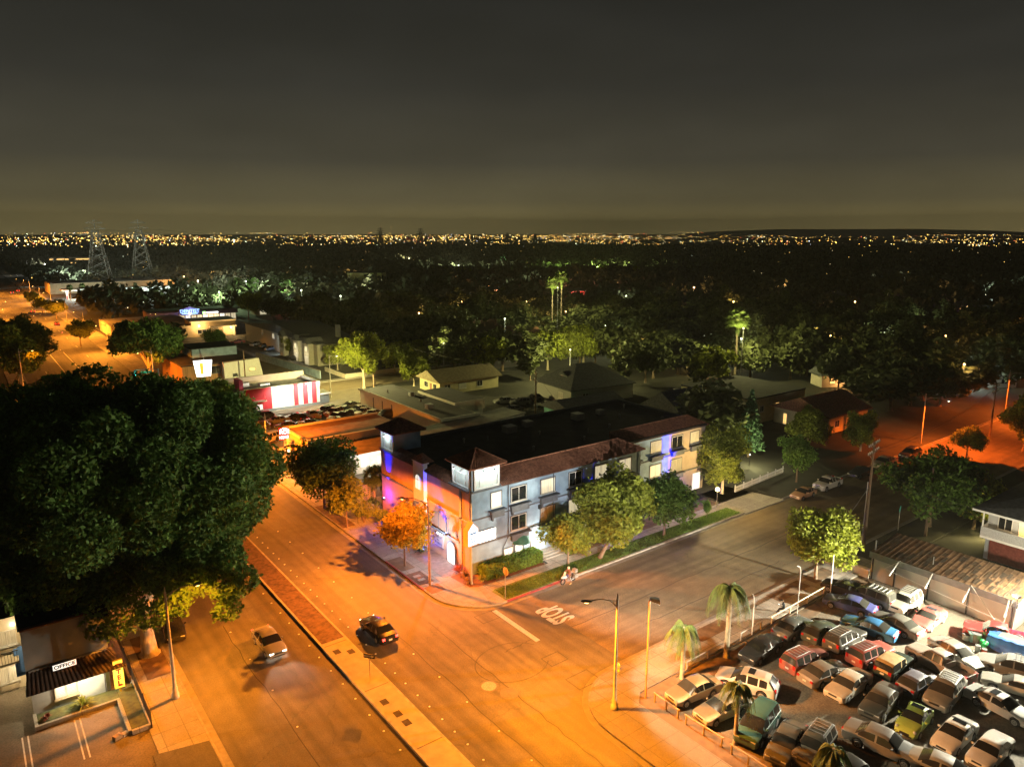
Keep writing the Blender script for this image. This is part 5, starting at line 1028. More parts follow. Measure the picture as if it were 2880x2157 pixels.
sr = thing('stair_railing', (-1.9, 59.5, .1), 0, 'black metal stair railing at the left edge of the motel yard', 'railing'); b = MB(); b.tube([(0, 0, 1), (0, -3.4, 1.0)], .03, 6); b.tube([(0, 0, .5), (0, -3.4, .5)], .02, 6)
for k in range(18): b.tube([(0, -.2 * k, 0), (0, -.2 * k, 1)], .015, 5)
b.build('railing', DARK, sr)
# ------------------------------------------------------------------ orange motel next to the hotel
ORS = mat('ochre_stucco', (.46, .32, .16), .85, .12, 1, .2); CRM = mat('cream_stucco', (.56, .50, .40), .85, .08, 1, .1)
AC = thing('ochre_motel_building', (40.2, 98.0, .12), 0, 'low flat roofed ochre motel with white parapet beside the hotel driveway', 'motel')
MB().box(.4, 17.5, 8.0, 18.4, 0, 4.0).build('north_block_wall', ORS, AC); MB().box(.7, 17.2, 8.3, 18.1, 4.003, 4.1).build('north_roof', mat('ochre_roofing', (.30, .17, .09), .95, .25, .9, .3), AC)
MB().box(.3, 17.6, 7.8, 8.28, 3.3, 4.45).box(.3, .68, 8.283, 18.5, 4.003, 4.4).box(.683, 17.6, 18.12, 18.5, 4.003, 4.4).build('white_parapet', CRM, AC)
MB().box(1.2, 14.5, .6, 7.797, 0, 3.05).build('south_block_wall', CRM, AC); MB().box(1.0, 14.7, .0, 7.795, 3.053, 3.2).build('south_roof', mat('tan_roofing', (.26, .19, .12), .95, .3, .8, .3), AC)
MB().box(.95, 14.75, -.12, -.003, 2.95, 3.28).build('fascia', WHITEP, AC)
AS = face('S', .6)
for k, u_ in enumerate((1.8, 4.6, 7.4, 10.2)):
    window(AC, AS, u_ + 1.0, u_ + 2.0, 1.0, 2.3, CURT, FRAMEW); d = MB(); fbox(d, AS, u_ - .2, u_ + .65, .003, .06, .1, 2.2); d.build('door', mat('motel_door', (.55, .50, .40), .6) if k < 3 else mat('motel_door_red', (.42, .05, .03), .6), AC)
fw = MB(); fw.box(-1.2, -.8, 1.5, 8.9, 0, 3.1); fw.build('sign_wall', ORS, AC); fw = MB(); fw.box(-2.4, -1.9, 7.5, 9.5, 0, 5.0); fw.build('sign_pillar', ORS, AC); MB().box(-1.0, 1.6, 6.9, 8.9, 3.103, 3.25).build('slatted_canopy', STEEL, AC)
lt = text('lit_lettering', 'ACE MOTEL', .85, (-1.23, 4.6, 2.15), (R(90), 0, R(-90)), mat('white_letter_glow', (1, 1, 1), .5, 0, 1, emit=(1, .98, .92), es=7), AC, .03)
q = MB(); q.box(-1.22, -1.203, 2.2, 7.0, 1.6, 2.65); q.build('sign_panel', mat('maroon_panel', (.2, .05, .04), .7), AC)
lb = MB().ball((-2.5, 8.5, 3.2), .14, 8).build('wall_lamp', mat('wall_lamp_glow', (1, 1, 1)), AC); l = light('POINT', (0, 0, 0), (1, .66, .26), 306, 'wall_lamp_light', size=.1); l.parent = lb; l.location = (-2.9, 8.5, 3.2)
l = light('POINT', (0, 0, 0), WHITE, 432, 'porch_light', size=.2); l.parent = AC; l.location = (7, -1.4, 2.6)
bw = MB()
for i in range(5):
    for j in range(9):
        x, z = -.4 + .42 * i, .1 + .31 * j; bw.box(x, x + .36, -11.4, -11.25, z, z + .05).box(x, x + .36, -11.4, -11.25, z + .2, z + .25).box(x, x + .05, -11.4, -11.25, z + .053, z + .197).box(x + .31, x + .36, -11.4, -11.25, z + .053, z + .197)
bw.build('breeze_block_screen', mat('pink_block', (.55, .45, .40), .85, .1, 2), AC)
asg = thing('motel_pole_sign', (37.6, 107.8, .15), R(-12), 'red and white lettered motel sign on a tall ochre post', 'sign')
MB().box(-.13, .13, -.13, .13, 0, 4.7).build('post', ORS, asg); b = MB(); b.box(-.75, .75, -.16, .16, 4.703, 6.6); so = b.build('sign_box', mat('sign_red', (.45, .03, .03), .5), asg)
MB().box(-.71, .71, -.172, -.163, 5.45, 6.56).build('lit_face', mat('sign_red_glow', (.5, .02, .02), .5, 0, 1, emit=(.85, .05, .04), es=.9), so)
MB().box(-.71, .71, -.172, -.163, 4.74, 5.43).build('lit_face', mat('sign_red_glow2', (.5, .02, .02), .5, 0, 1, emit=(.8, .06, .05), es=.8), so)
WGL = mat('white_letter_glow', (1, 1, 1))
text('sign_lettering', 'ACE', .8, (0, -.18, 5.92), (R(90), 0, 0), WGL, so, .004); text('sign_lettering', 'MOTEL', .52, (0, -.18, 5.08), (R(90), 0, 0), WGL, so, .004, sx=.88)
q = MB(); q.add([(-.62, -.178, 6.26), (.0, -.178, 6.5), (.62, -.178, 6.26), (.62, -.178, 6.32), (0, -.178, 6.56), (-.62, -.178, 6.32)], [(0, 1, 4, 5), (1, 2, 3, 4)]); q.build('sign_chevron', WGL, so)
cf = thing('chain_fence', (37.2, 107.5, .15), 0, 'dark wire fence between the parked cars and the boulevard pavement', 'fence'); b = MB(); b.box(-.02, .02, 0, 46, 1.75, 1.8).box(-.02, .02, 0, 46, .05, .08)
for k in range(92): b.box(-.008, .008, .5 * k, .5 * k + .016, .083, 1.747)
b.build('wire_mesh', DARK, cf); p_ = MB()
for k in range(16): p_.tube([(0, 3 * k + .1, 0), (0, 3 * k + .1, 1.9)], .04, 6)
p_.build('fence_post', STEEL, cf)
# ------------------------------------------------------------------ striped restaurant
RWW = mat('white_block', (.66, .66, .60), .8, .06, 2, .2); RWR = mat('red_block', (.40, .022, .035), .8, .08, 2, .2); RWG = mat('grey_base', (.14, .17, .18), .8, .1, 2)
RW = thing('striped_restaurant', (41.3, 147.0, .1), 0, 'low restaurant with red and white striped side wall and red entry tower', 'restaurant')
MB().box(0, 18.3, 0, 9.5, 0, 4.3).build('wall', RWW, RW); MB().box(.4, 17.9, .4, 9.1, 4.303, 4.36).build('roof', mat('restaurant_roofing', (.10, .10, .105), .9, .2, .6), RW)
b = MB(); b.box(2.6, 18.4, -.1, .38, 3.95, 5.0).box(17.92, 18.4, .383, 9.1, 3.95, 5.0).build('front_parapet', RWW, RW); MB().box(0, 18.4, 9.103, 9.6, 3.9, 5.9).build('rear_parapet', mat('restaurant_brown', (.22, .17, .14), .85, .1, 1), RW)
for x0, x1 in ((2.6, 7.9), (12.6, 13.5), (14.6, 15.6), (16.5, 17.5)): MB().box(x0, x1, -.115, -.103, .45, 5.0).box(x0, x1, -.102, -.003, .45, 3.945).build('red_stripe', RWR, RW)
MB().box(0, 18.4, -.13, -.118, 0, .447).build('base_band', RWG, RW); cy = MB(); cy.box(3.9, 6.6, -.95, -.12, 2.3, 2.5).tube([(4.1, -.9, 2.5), (4.1, -.12, 3.6)], .03, 5).tube([(6.4, -.9, 2.5), (6.4, -.12, 3.6)], .03, 5); cy.build('canopy', CRM, RW)
window(RW, face('S', -.116), 4.6, 5.9, .6, 1.7, CURTW, FRAMEW, mull=1); window(RW, face('S', 0), .4, 1.1, .5, 2.0, CURTW, FRAMEW); window(RW, face('S', 0), 1.5, 2.3, .5, 2.0, CURT, FRAMEW)
st_ = MB()
for k in range(4): st_.box(0, 2.58, -.05, -.003, 2.2 + .18 * k, 2.28 + .18 * k)
st_.build('dark_slats', DARK, RW)
tw_ = MB(); tw_.box(-1.6, .4, 2.0, 6.0, 0, 5.8).box(-.6, .0, -.6, 1.99, 0, 4.9).build('red_tower', RWR, RW)
tw_ = MB(); tw_.box(-1.75, .55, 1.9, 6.1, 5.803, 6.1); tw_.box(-1.62, -1.603, 2.4, 5.6, 2.2, 3.2); tw_.box(-2.2, -1.63, 2.6, 3.6, 3.0, 4.1); tw_.build('white_tower_cap', RWW, RW)
tw_ = MB(); tw_.box(2.4, 3.2, 3.0, 6.5, 4.365, 6.4).build('magenta_wall', mat('magenta_paint', (.5, .08, .16), .8), RW); MB().box(7, 9, 4, 5.5, 4.365, 5.0).box(4, 5.4, 6, 7.5, 4.365, 5.2).build('roof_unit', STEEL, RW)
for x in (10.0, 15.4):
    lb = MB().box(x - .2, x + .2, -.5, -.1, 4.75, 4.9).build('wall_lamp', mat('wall_lamp_glow', (1, 1, 1)), RW); l = light('SPOT', (0, 0, 0), (1, .95, .72), 2600, 'wall_wash', size=.1, aim=(0, 1, -1.0), cone=150); l.parent = lb; l.location = (x, -1.9, 5.2)
MB().box(18.42, 20.5, .2, 4.0, 0, 1.9).build('bin_store', RWG, RW); MB().box(18.42, 20.8, .0, 4.3, 1.903, 2.2).build('bin_store_cap', RWW, RW)
g = at(578, 1113)
ds = thing('restaurant_pole_sign', (g.x, g.y, .1), R(-10), 'glowing white bucket shaped sign with an orange bar on a dark pole', 'sign')
MB().box(-.2, .2, -.2, .2, 0, 4.4).build('pole', DARK, ds); b = MB(); fr_ = [(-1.45, 4.4), (1.45, 4.4), (1.95, 8.0), (-1.95, 8.0)]
b.add([(x, -.3, z) for x, z in fr_] + [(x, .3, z) for x, z in fr_], [(0, 1, 2, 3), (7, 6, 5, 4)] + [((i + 1) % 4, i, 4 + i, 4 + (i + 1) % 4) for i in range(4)]); so = b.build('sign_box', mat('bucket_glow', (1, 1, 1), .5, 0, 1, emit=(1, .97, .88), es=1.9), ds)
q = MB(); q.add([(-.62, -.31, 4.9), (.05, -.31, 4.9), (.05, -.31, 7.5), (-.72, -.31, 7.5)], [(0, 1, 2, 3)]); q.build('orange_bar', mat('orange_glow', (.8, .3, .02), .5, 0, 1, emit=(.75, .30, .03), es=.9), so); q = MB(); q.box(1.0, 1.3, -.312, -.305, 5.0, 5.2); q.build('sign_emblem', DARK, so); MB().tube([(.3, 0, 8.0), (.3, 0, 8.8), (.0, -.5, 9.1)], .05, 6).build('lamp_arm', STEEL, so)
# brown timber-clad building with white slanted wing
WB = thing('timber_clad_building', (40.3, 180.0, .1), 0, 'brown timber clad building with flat dark roof, a penthouse and slanted white wing', 'building')
TIM = mat('timber_cladding', (.26, .15, .06), .85, .35, 1.2, .3, stretch=(4, 4, .15))
MB().box(0, 9.0, 2.5, 24, 0, 4.9).build('wall', TIM, WB); MB().box(-.2, 18.2, 2.3, 24.2, 4.903, 5.15).build('roof', ROOFD, WB); MB().box(9.003, 18, 3, 24, 0, 4.9).build('rear_wall', CRM, WB)
b = MB(); b.add([(9.1, .6, 0), (18.6, .6, 0), (17.6, .6, 5.6), (9.1, .6, 5.2), (9.1, 2.2, 0), (18.6, 2.2, 0), (17.6, 2.2, 5.6), (9.1, 2.2, 5.2)], [(0, 1, 2, 3), (7, 6, 5, 4), (1, 5, 6, 2), (3, 2, 6, 7), (0, 3, 7, 4)]); b.build('white_wing', RWW, WB)
window(WB, face('S', .6), 15, 16.6, 2.6, 3.4, WARM, STD, sill=False, mull=0); window(WB, face('S', .6), 11, 12.2, 1.6, 2.4, GLASSD, STD, sill=False, mull=0); window(WB, face('S', 2.5), 6.6, 8.8, 2.6, 4.4, GLASSD, STD)
MB().box(5, 16, 13, 23, 5.153, 7.3).build('penthouse', STG, WB); MB().box(4.8, 16.2, 12.8, 23.2, 7.303, 7.5).build('penthouse_roof', ROOFD, WB)
wf_ = thing('yard_fence', (40.6, 172.5, .09), 0, 'wire yard fence in front of the timber clad building', 'fence'); b = MB()
for k in range(6): b.tube([(2 * k, 5, 0), (2 * k, 5, 2)], .04, 6)
b.build('fence_post', STEEL, wf_); b = MB(); b.box(0, 10, 4.98, 5.02, 1.93, 1.98).box(0, 10, 4.98, 5.02, .9, .94); b.build('rail', STEEL, wf_)
# ------------------------------------------------------------------ generic houses
def house(name, loc, rz, L_, Wd, h, rh, wallm, roofm, label, cat='house', hip=False, eave=.5, wins=(), chimney=None, door=None, group=None, porch=None):
    t = thing(name, loc, rz, label, cat, group); MB().box(0, L_, 0, Wd, 0, h).build('wall', wallm, t); r_ = MB(); e = eave
    if rh <= .3: r_.box(-e, L_ + e, -e, Wd + e, h + .003, h + rh)
    else:
        i = Wd / 2 if hip else 0; A = [(-e, -e, h), (L_ + e, -e, h), (L_ + e, Wd + e, h), (-e, Wd + e, h), (-e + i, Wd / 2, h + rh), (L_ + e - i, Wd / 2, h + rh)]; B_ = [(x, y, z - .18) for x, y, z in A[:4]]
        r_.add(A + B_, [(0, 1, 5, 4), (2, 3, 4, 5), (0, 4, 3), (1, 2, 5), (6, 7, 1, 0), (7, 8, 2, 1), (8, 9, 3, 2), (9, 6, 0, 3), (9, 8, 7, 6)])
        if not hip:
            q = MB(); q.add([(.02, 0, h - .19), (.02, Wd, h - .19), (.02, Wd / 2, h + rh - .25)], [(0, 1, 2)]); q.add([(L_ - .02, 0, h - .19), (L_ - .02, Wd, h - .19), (L_ - .02, Wd / 2, h + rh - .25)], [(0, 2, 1)]); q.build('gable', wallm, t)
    ro = r_.build('roof', roofm, t)
    if chimney: cx_, cy_, ch = chimney; MB().box(cx_ - .4, cx_ + .4, cy_ - .35, cy_ + .35, h, h + ch).box(cx_ - .48, cx_ + .48, cy_ - .43, cy_ + .43, h + ch + .003, h + ch + .15).build('chimney', CRM, ro)
    for ax, o, u0, u1, z0, z1, pn in wins: window(t, face(ax, o), u0, u1, z0, z1, pn, FRAMEW)
    if door: ax, o, u0 = door; q = MB(); fbox(q, face(ax, o), u0, u0 + .9, .003, .06, .05, 2.1); q.build('door', mat('brown_door', (.2, .09, .05), .7), t)
    return t
YST = mat('yellow_stucco', (.50, .44, .25), .85, .1, 1, .15); TEAL = mat('teal_siding', (.13, .36, .30), .8, .1, 2, .2, stretch=(.3, .3, 6)); GRYS = mat('grey_siding', (.34, .34, .31), .8, .1, 2, .2, stretch=(.3, .3, 6))
house('yellow_house', (84.5, 138.5, .08), R(-2), 16, 9.5, 3.0, 2.1, YST, ROOFB, 'pale yellow house with brown shingle gable roof beyond the garages', eave=.7, wins=[('W', 0, 1.5, 3.0, .9, 2.2, GLASSD), ('W', 0, 5.5, 7.2, .9, 2.2, GLASSD), ('S', 0, 1.2, 2.8, .9, 2.2, GLASSD), ('S', 0, 5, 7, .9, 2.2, CURTD), ('S', 0, 10, 11.5, .9, 2.2, GLASSD)], door=('W', 0, 3.7))
hh = house('hip_roof_house', (101, 112.5, .08), R(-6), 17, 14, 3.4, 4.2, GRYS, ROOFG, 'grey hip roofed house with a white dormer window', hip=True, wins=[('W', 0, 3, 4.6, 1, 2.4, CURTD), ('S', 0, 3, 4.6, 1, 2.4, GLASSD)])
b = MB(); b.box(2.6, 4.6, 5.2, 8.0, 3.9, 5.4); b.build('dormer', WHITEP, hh); b = MB(); b.add([(2.3, 4.9, 5.4), (2.3, 8.3, 5.4), (5.6, 8.3, 5.6), (5.6, 4.9, 5.6), (2.3, 6.6, 6.2), (5.6, 6.6, 6.3)], [(0, 4, 5, 3), (1, 2, 5, 4), (0, 1, 4)]); b.build('dormer_roof', ROOFG, hh); window(hh, face('W', 2.6), 5.7, 6.5, 4.2, 5.1, GLASSD); window(hh, face('W', 2.6), 6.8, 7.6, 4.2, 5.1, GLASSD)
house('teal_house', (88.8, 98.0, .08), R(-4), 13, 9.5, 3.0, 1.9, TEAL, ROOFG, 'teal house with a grey gable roof behind the hotel roof', wins=[('W', 0, 1, 2.4, 1, 2.2, CURTD), ('W', 0, 5, 6.4, 1, 2.2, CURTD), ('S', 0, 3, 5, 1, 2.2, GLASSD)], eave=.8)
house('teal_gable_house', (98.5, 80.0, .08), R(-3), 12, 10.5, 4.6, 3.6, TEAL, ROOFG, 'tall teal house with a steep grey roof at the hotel east end', wins=[('E', 12, 3, 4.6, 1.5, 3.2, CURT), ('S', 0, 9, 10.4, 1.2, 2.8, CURT), ('S', 0, 6, 7.4, 1.2, 2.8, GLASSD)], eave=.7, chimney=(4, 6, 3.4))
yb_ = house('long_yellow_building', (117.5, 80.0, .08), R(-1), 18, 17, 4.9, .25, YST, ROOFD, 'long flat roofed yellow apartment building behind the conifer', 'apartment building', eave=.1, wins=[('S', 0, 3, 4.2, 2.2, 3.4, GLASSD), ('S', 0, 8, 9.2, 2.2, 3.4, WARM), ('W', 0, 4, 5.2, 2.2, 3.4, WARM), ('W', 0, 10, 11.2, 2.2, 3.4, GLASSD), ('W', 0, 14, 15.2, 2.2, 3.4, CURT)])
MB().box(5, 6.6, 13, 14.6, 5.16, 6.4).build('chimney', mat('brick_chimney', (.2, .09, .06), .85, .3, 3), yb_)
house('tile_roof_house', (123.5, 67.5, .08), R(-2), 13, 11.5, 3.3, 2.6, YST, TILE, 'cream cottage with a red tile gable roof and an arched amber door', wins=[('W', 0, 3, 4.2, 1, 2.3, GLASSD), ('S', 0, 2, 3.4, 1, 2.3, GLASSD), ('W', 0, 8.6, 9.4, .1, 2.2, WARM)], eave=.6)
# garages and sheds north of the hotel
GW = mat('garage_white', (.62, .61, .52), .8, .08, 1.5)
ga = thing('garage_block', (66.2, 108.2, .08), 0, 'long pale flat roofed garage block with dark door slits', 'garage'); MB().box(0, 8.0, 0, 33, 0, 3.3).build('wall', GW, ga); MB().box(.2, 7.8, .2, 32.8, 3.303, 3.38).build('roof', ROOFD, ga)
b = MB(); b.box(-.3, -.0, -.3, 33.3, 3.1, 3.55).box(.003, 8.2, -.3, -.003, 3.1, 3.55); b.build('fascia', GW, ga); b = MB(); b.box(2, 3.2, 8, 9.2, 3.385, 4.3).box(5, 6, 20, 21, 3.385, 4.1).lathe([(.12, 0), (.12, .6)], 8, (4, 14, 3.385)).lathe([(.12, 0), (.12, .6)], 8, (3, 26, 3.385)); b.build('roof_unit', STEEL, ga); b = MB()
for y in (26.5, 22.5, 18.5): b.box(-.02, -.003, y, y + .45, .1, 2.6)
b.build('door', DARK, ga)
gb = thing('garage_rear_building', (74.4, 117.0, .08), 0, 'dark roofed flat building with a cream fence edge behind the garages', 'garage'); MB().box(0, 6.5, -.6, 13, 0, 3.5).build('wall', GW, gb); MB().box(-.2, 6.7, -.8, 13.2, 3.503, 3.8).build('roof', ROOFD, gb); b = MB()
for k in range(20): b.box(4.5 + .12 * k, 4.55 + .12 * k, -.86, -.81, 1.8, 3.5)
b.build('slat_screen', CRM, gb); MB().box(-.3, 6.8, -.9, -.803, 3.45, 3.85).box(-.3, -.203, -.8, 13.2, 3.45, 3.85).build('fascia', GW, gb)
house('low_store_building', (57.0, 100.5, .08), R(10), 26, 5.6, 2.7, .2, GW, mat('pale_roofing', (.27, .27, .24), .9, .25, .8, .3), 'narrow pale roofed store building right behind the hotel', 'store', eave=.2)
house('flat_roof_office', (56.5, 89.5, .08), 0, 9, 9, 3.2, .25, GW, ROOFD, 'small dark roofed block behind the far hotel tower', 'building', eave=.1)
# townhouses
TH = mat('townhouse_stucco', (.40, .38, .30), .85, .1, 1.5, .15)
th = house('townhouse_block', (77.2, 190.5, .05), 0, 13, 62, 6.2, 2.6, TH, ROOFG, 'row of grey two storey townhouses with gables and white garage doors', 'townhouses', wins=[('W', 0, y, y + 1.6, 3.8, 5.4, CURT if k % 2 else GLASSD) for k, y in enumerate((3, 8, 14, 22, 26, 34, 44))] + [('S', 0, 3, 4.6, 3.8, 5.4, GLASSD), ('S', 0, 8, 9.6, 3.8, 5.4, CURTD)])
for y in (4.5, 12.5, 24):
    b = MB(); b.box(-1.4, -.003, y - 1.8, y + 1.8, 0, 6.0); b.build('bay_wall', TH, th); b = MB(); b.add([(-1.8, y - 2.2, 6.0), (-1.8, y + 2.2, 6.0), (-1.8, y, 7.5), (3, y - 2.2, 6.0), (3, y + 2.2, 6.0), (3, y, 7.5)], [(0, 2, 5, 3), (1, 4, 5, 2), (0, 1, 2)]); b.build('bay_roof', ROOFG, th); window(th, face('W', -1.4), y - .8, y + .8, 3.6, 5.2, CURT if y < 20 else GLASSD); q = MB(); q.box(-1.44, -1.403, y - 1.3, y + 1.3, .05, 2.4); q.build('garage_door', WHITEP, th)
MB().box(8.5, 9.7, 6, 7, 6.5, 10.2).build('chimney', TH, th)
lb = MB().ball((-.2, 26, 3.2), .16, 8).build('wall_lamp', mat('wall_lamp_glow', (1, 1, 1)), th); l = light('POINT', (0, 0, 0), COOL, 756, 'wall_lamp_light', size=.15); l.parent = lb; l.location = (-.8, 26, 3.1)
for x, y in ((-1.6, 4.5), (-1.6, 12.5)): l = light('POINT', (0, 0, 0), (1, .85, .55), 216, 'garage_light', size=.1); l.parent = th; l.location = (-2.0, y, 2.7)
gw_ = thing('garden_wall', (75.8, 169.7, 0), 0, 'low pale garden wall at the cross street corner', 'wall'); MB().box(0, 16, 0, .3, 0, 1.1).box(0, .3, .303, 13, 0, 1.1).build('wall_panel', CRM, gw_); MB().box(-.05, 16.05, -.05, .35, 1.103, 1.2).build('coping', CONC2, gw_)
lw = thing('boundary_wall', (70.6, 173.5, 0), R(5), 'long grey block wall running back beside the townhouse drive', 'wall'); MB().box(0, .3, 0, 39, 0, 2.0).build('wall_panel', STG, lw); MB().box(-.04, .34, 0, 39, 2.003, 2.1).build('coping', CONC2, lw)
# ------------------------------------------------------------------ shed beside the car lot
SH = thing('long_shed', (73.9, 20.9, .07), 0, 'long white panelled shed with a torn brown roof and leaning white braces', 'shed')
CORR = mat('white_panels', (.55, .55, .52), .7, .1, .8, .1, stretch=(1, .8, .2)); TORN = cracked('torn_roofing', (.24, .14, .075), .95, .45, 1.6, .7)
MB().box(0, 5.4, 0, 13.4, 0, 2.75).build('wall', CORR, SH); b = MB(); b.add([(-.15, -.15, 2.95), (-.15, 13.6, 2.95), (5.7, 13.6, 3.55), (5.7, -.15, 3.55), (-.15, -.15, 2.8), (-.15, 13.6, 2.8), (5.7, 13.6, 3.4), (5.7, -.15, 3.4)], [(0, 3, 2, 1), (4, 5, 6, 7), (0, 1, 5, 4), (3, 7, 6, 2), (1, 2, 6, 5), (0, 4, 7, 3)]); ro = b.build('roof', TORN, SH); b = MB(); [b.add([(-.15, y, 2.955), (-.15, y + .07, 2.955), (5.7, y + .07, 3.555), (5.7, y, 3.555), (-.15, y, 2.99), (-.15, y + .07, 2.99), (5.7, y + .07, 3.59), (5.7, y, 3.59)], [(0, 4, 7, 3), (4, 5, 6, 7), (1, 2, 6, 5), (0, 1, 5, 4)]) for y in [k * .55 for k in range(25)]]; b.build('roof_rib', mat('rib_rust', (.17, .10, .06), .9, .35, 1.5), ro)
b = MB(); g = random.Random(5)
for k in range(60):
    x, y = g.uniform(.1, 4.2), g.uniform(.2, 13.0); z = 2.965 + .6 * (x + .15) / 5.85; w_, l_ = g.uniform(.6, 1.3), g.uniform(.15, .38); t = g.uniform(-.3, .3)
    b.add([(x, y, z), (x + w_, y + t, z + .1 * w_ + .01), (x + w_ - t, y + l_, z + .1 * (w_ - t) + g.uniform(.01, .05)), (x - t, y + l_, z - .1 * t + g.uniform(.01, .04))], [(0, 1, 2, 3)], k % 2)
b.build('roof_patching', [mat('shingle_dark', (.065, .045, .03), .95, .3, 3), mat('shingle_tan', (.10, .062, .036), .95, .3, 3)], ro)
MB().box(-.2, -.153, -.15, 13.6, 2.35, 3.02).build('fascia', mat('grey_fascia', (.20, .21, .23), .7, .15, 2), SH); b = MB()
for y in (.3, 4.0, 7.6, 10.9, 13.2): b.box(-.12, -.004, y - .06, y + .06, 0, 2.34)
b.build('wall_post', DARK, SH)
for y, dy in ((.6, -.2), (3.9, .0), (7.3, .0), (10.6, .2)):
    b = MB(); b.tube([(-.25, y, 2.9), (-1.5, y + dy, 1.7)], .08, 6); b.build('brace', WHITEP, SH)
b = MB(); b.tube([(-.22, 3.8, 3.1), (-1.3, .6, .4)], .035, 5).tube([(-.22, .3, 3.1), (-1.3, .6, .4)], .05, 5).tube([(-.22, 10.4, 3.1), (-.9, 11.6, 2.0)], .03, 5).tube([(-.9, 11.6, 2.0), (-1.2, .6, 1.1)], .02, 5); b.build('cable', WHITEP, SH)
b = MB(); b.tube([(1.5, 8, 3.1), (1.5, 8, 4.0)], .04, 6).tube([(.6, 13.4, 2.9), (.6, 13.4, 4.1)], .07, 6); b.build('vent_pipe', STEEL, SH)
MB().box(-.35, .3, 13.42, 19.0, 0, .9).build('kerb_wall', CRM, SH)
# ------------------------------------------------------------------ apartments at the right edge
AP = thing('apartment_building', (87.2, 9.0, .1), 0, 'grey apartment house with a balcony and dark shingle roof at the right frame edge', 'apartment building')
MB().box(1.6, 16, 0, 20, 0, 6.3).build('wall', mat('apartment_grey', (.36, .37, .38), .85, .1, 1), AP); MB().box(1.4, 1.597, 0, 19.5, .1, 2.9).build('brick_wall', mat('red_brick', (.20, .05, .035), .85, .25, 4, .2), AP)
b = MB(); b.box(-.2, 1.597, 6, 20, 3.0, 3.25); b.build('balcony_floor', WHITEP, AP); b = MB(); b.box(-.2, -.1, 6, 20, 3.253, 4.3).box(-.097, 1.59, 19.9, 20, 3.253, 4.3).build('balcony_panel', mat('mesh_grey', (.42, .42, .42), .7, .2, 9), AP); b = MB()
for y in (6.1, 13, 19.9): b.box(-.15, -.03, y - .06, y + .06, 4.303, 6.3)
b.build('balcony_post', WHITEP, AP); b = MB(); b.add([(-.9, -.8, 6.3), (16.8, -.8, 6.3), (16.8, 20.8, 6.3), (-.9, 20.8, 6.3), (7, 6, 8.9), (8.5, 14, 8.9)], [(0, 1, 4), (1, 2, 5, 4), (2, 3, 5), (3, 0, 4, 5), (0, 3, 2, 1)]); b.build('roof', ROOFG, AP); MB().box(-.95, -.903, -.8, 20.8, 6.1, 6.32).build('fascia', WHITEP, AP)
window(AP, face('W', 1.6), 15.0, 17.0, 3.5, 5.6, WARM); window(AP, face('W', 1.6), 9, 11, 3.5, 5.6, GLASSD); window(AP, face('W', 1.6), 17.6, 19.0, 3.9, 5.6, GLASSD)
l = light('POINT', (0, 0, 0), (1, .75, .42), 108, 'balcony_light', size=.2); l.parent = AP; l.location = (.8, 16, 5.7)
l = light('POINT', (0, 0, 0), (1, .86, .42), 1500, 'yard_light', size=.2); l.parent = yb_; l.location = (-7.5, 9, 4.2)
# ------------------------------------------------------------------ street lamps and poles
LENS = mat('sodium_lens', (1, .7, .3), .4, 0, 1, emit=(1.0, .50, .10), es=15, sample=False); LENSW = mat('flood_lens', (1, 1, 1), .4, 0, 1, emit=(1, .95, .8), es=60, sample=False)
def cobra(loc, H, az, reach, label, watts, col=SODIUM, group='boulevard street lamps', cone=177, droop=0.0, base=True, rise=.5, m=None, aimoff=(0, 0), lc=None):
    t = thing('street_lamp', loc, az, label, 'street lamp', group); p = MB()
    if base: p.lathe([(.30, 0), (.30, .35), (.22, .45), (.20, .9), (.15, 1.0), (.13, 2.6), (.09, H)], 12)
    else: p.lathe([(.14, 0), (.13, .1), (.075, H)], 10)
    p.lathe([(.06, 0), (.05, .3), (.01, .45)], 8, (0, 0, H)); p.build('pole', m or POLE, t, True)
    a = MB(); a.tube([(0, 0, H - .7), (reach * .25, 0, H - .7 + rise), (reach * .6, 0, H - .55 + rise), (reach, 0, H - .75 + rise)], [.05, .045, .04, .04], 8); a.tube([(0, 0, H - .25), (reach * .3, 0, H - .62 + rise)], .02, 5); a.build('arm', m or POLE, t, True)
    hz_ = H - .8 + rise; h = MB(); h.ball((reach + .3, 0, hz_), .42, 12, 1.0, .42, .30); ho = h.build('lamp_head', mat('lamp_head_grey', (.10, .10, .11), .5, .15, 4), t, True)
    MB().ball((reach + .3, 0, hz_ - .075), .22, 10, 1, .7, .32).build('lens', LENS if col == SODIUM else LENSW, ho, True)
    l = light('SPOT', (0, 0, 0), lc or col, watts * 1.75, 'lamp_light', size=.10, aim=(aimoff[0], aimoff[1], -1), cone=cone, blend=.3); l.parent = ho; l.location = (reach + .34, 0, hz_ - .38); return t
PHI = math.atan2(36.5 - 35.1, 34.9 - 36.5)
cobra((36.5, 35.1, .15), 9.2, math.atan2(36.5 - 35.1, 34.9 - 36.5), 2.0, 'tall cream street lamp on the car lot corner, its curved arm over the junction', 11500, lc=(1, .29, .010))
cobra((35.6, 61.1, .15), 9.2, R(112), 3.0, 'street lamp in front of the hotel, its head inside the orange tree', 20000, base=False, m=mat('rusty_pole', (.26, .15, .09), .7, .25, 3))
cobra((9.9, 57.0, .15), 9.0, R(12), 2.2, 'street lamp with a thick base beside the motel fence, head hidden in the fig tree', 5600, cone=158, lc=(1, .29, .015))
cobra((34.9, 108.0, .15), 8.8, R(180), 1.0, 'street lamp by the dark wire fence at the ochre motel', 13000)
cobra((33.8 + .9, 186.0, .15), 9.0, R(180), 2.6, 'street lamp whose light glows inside the dark tree at the cross street', 8000)
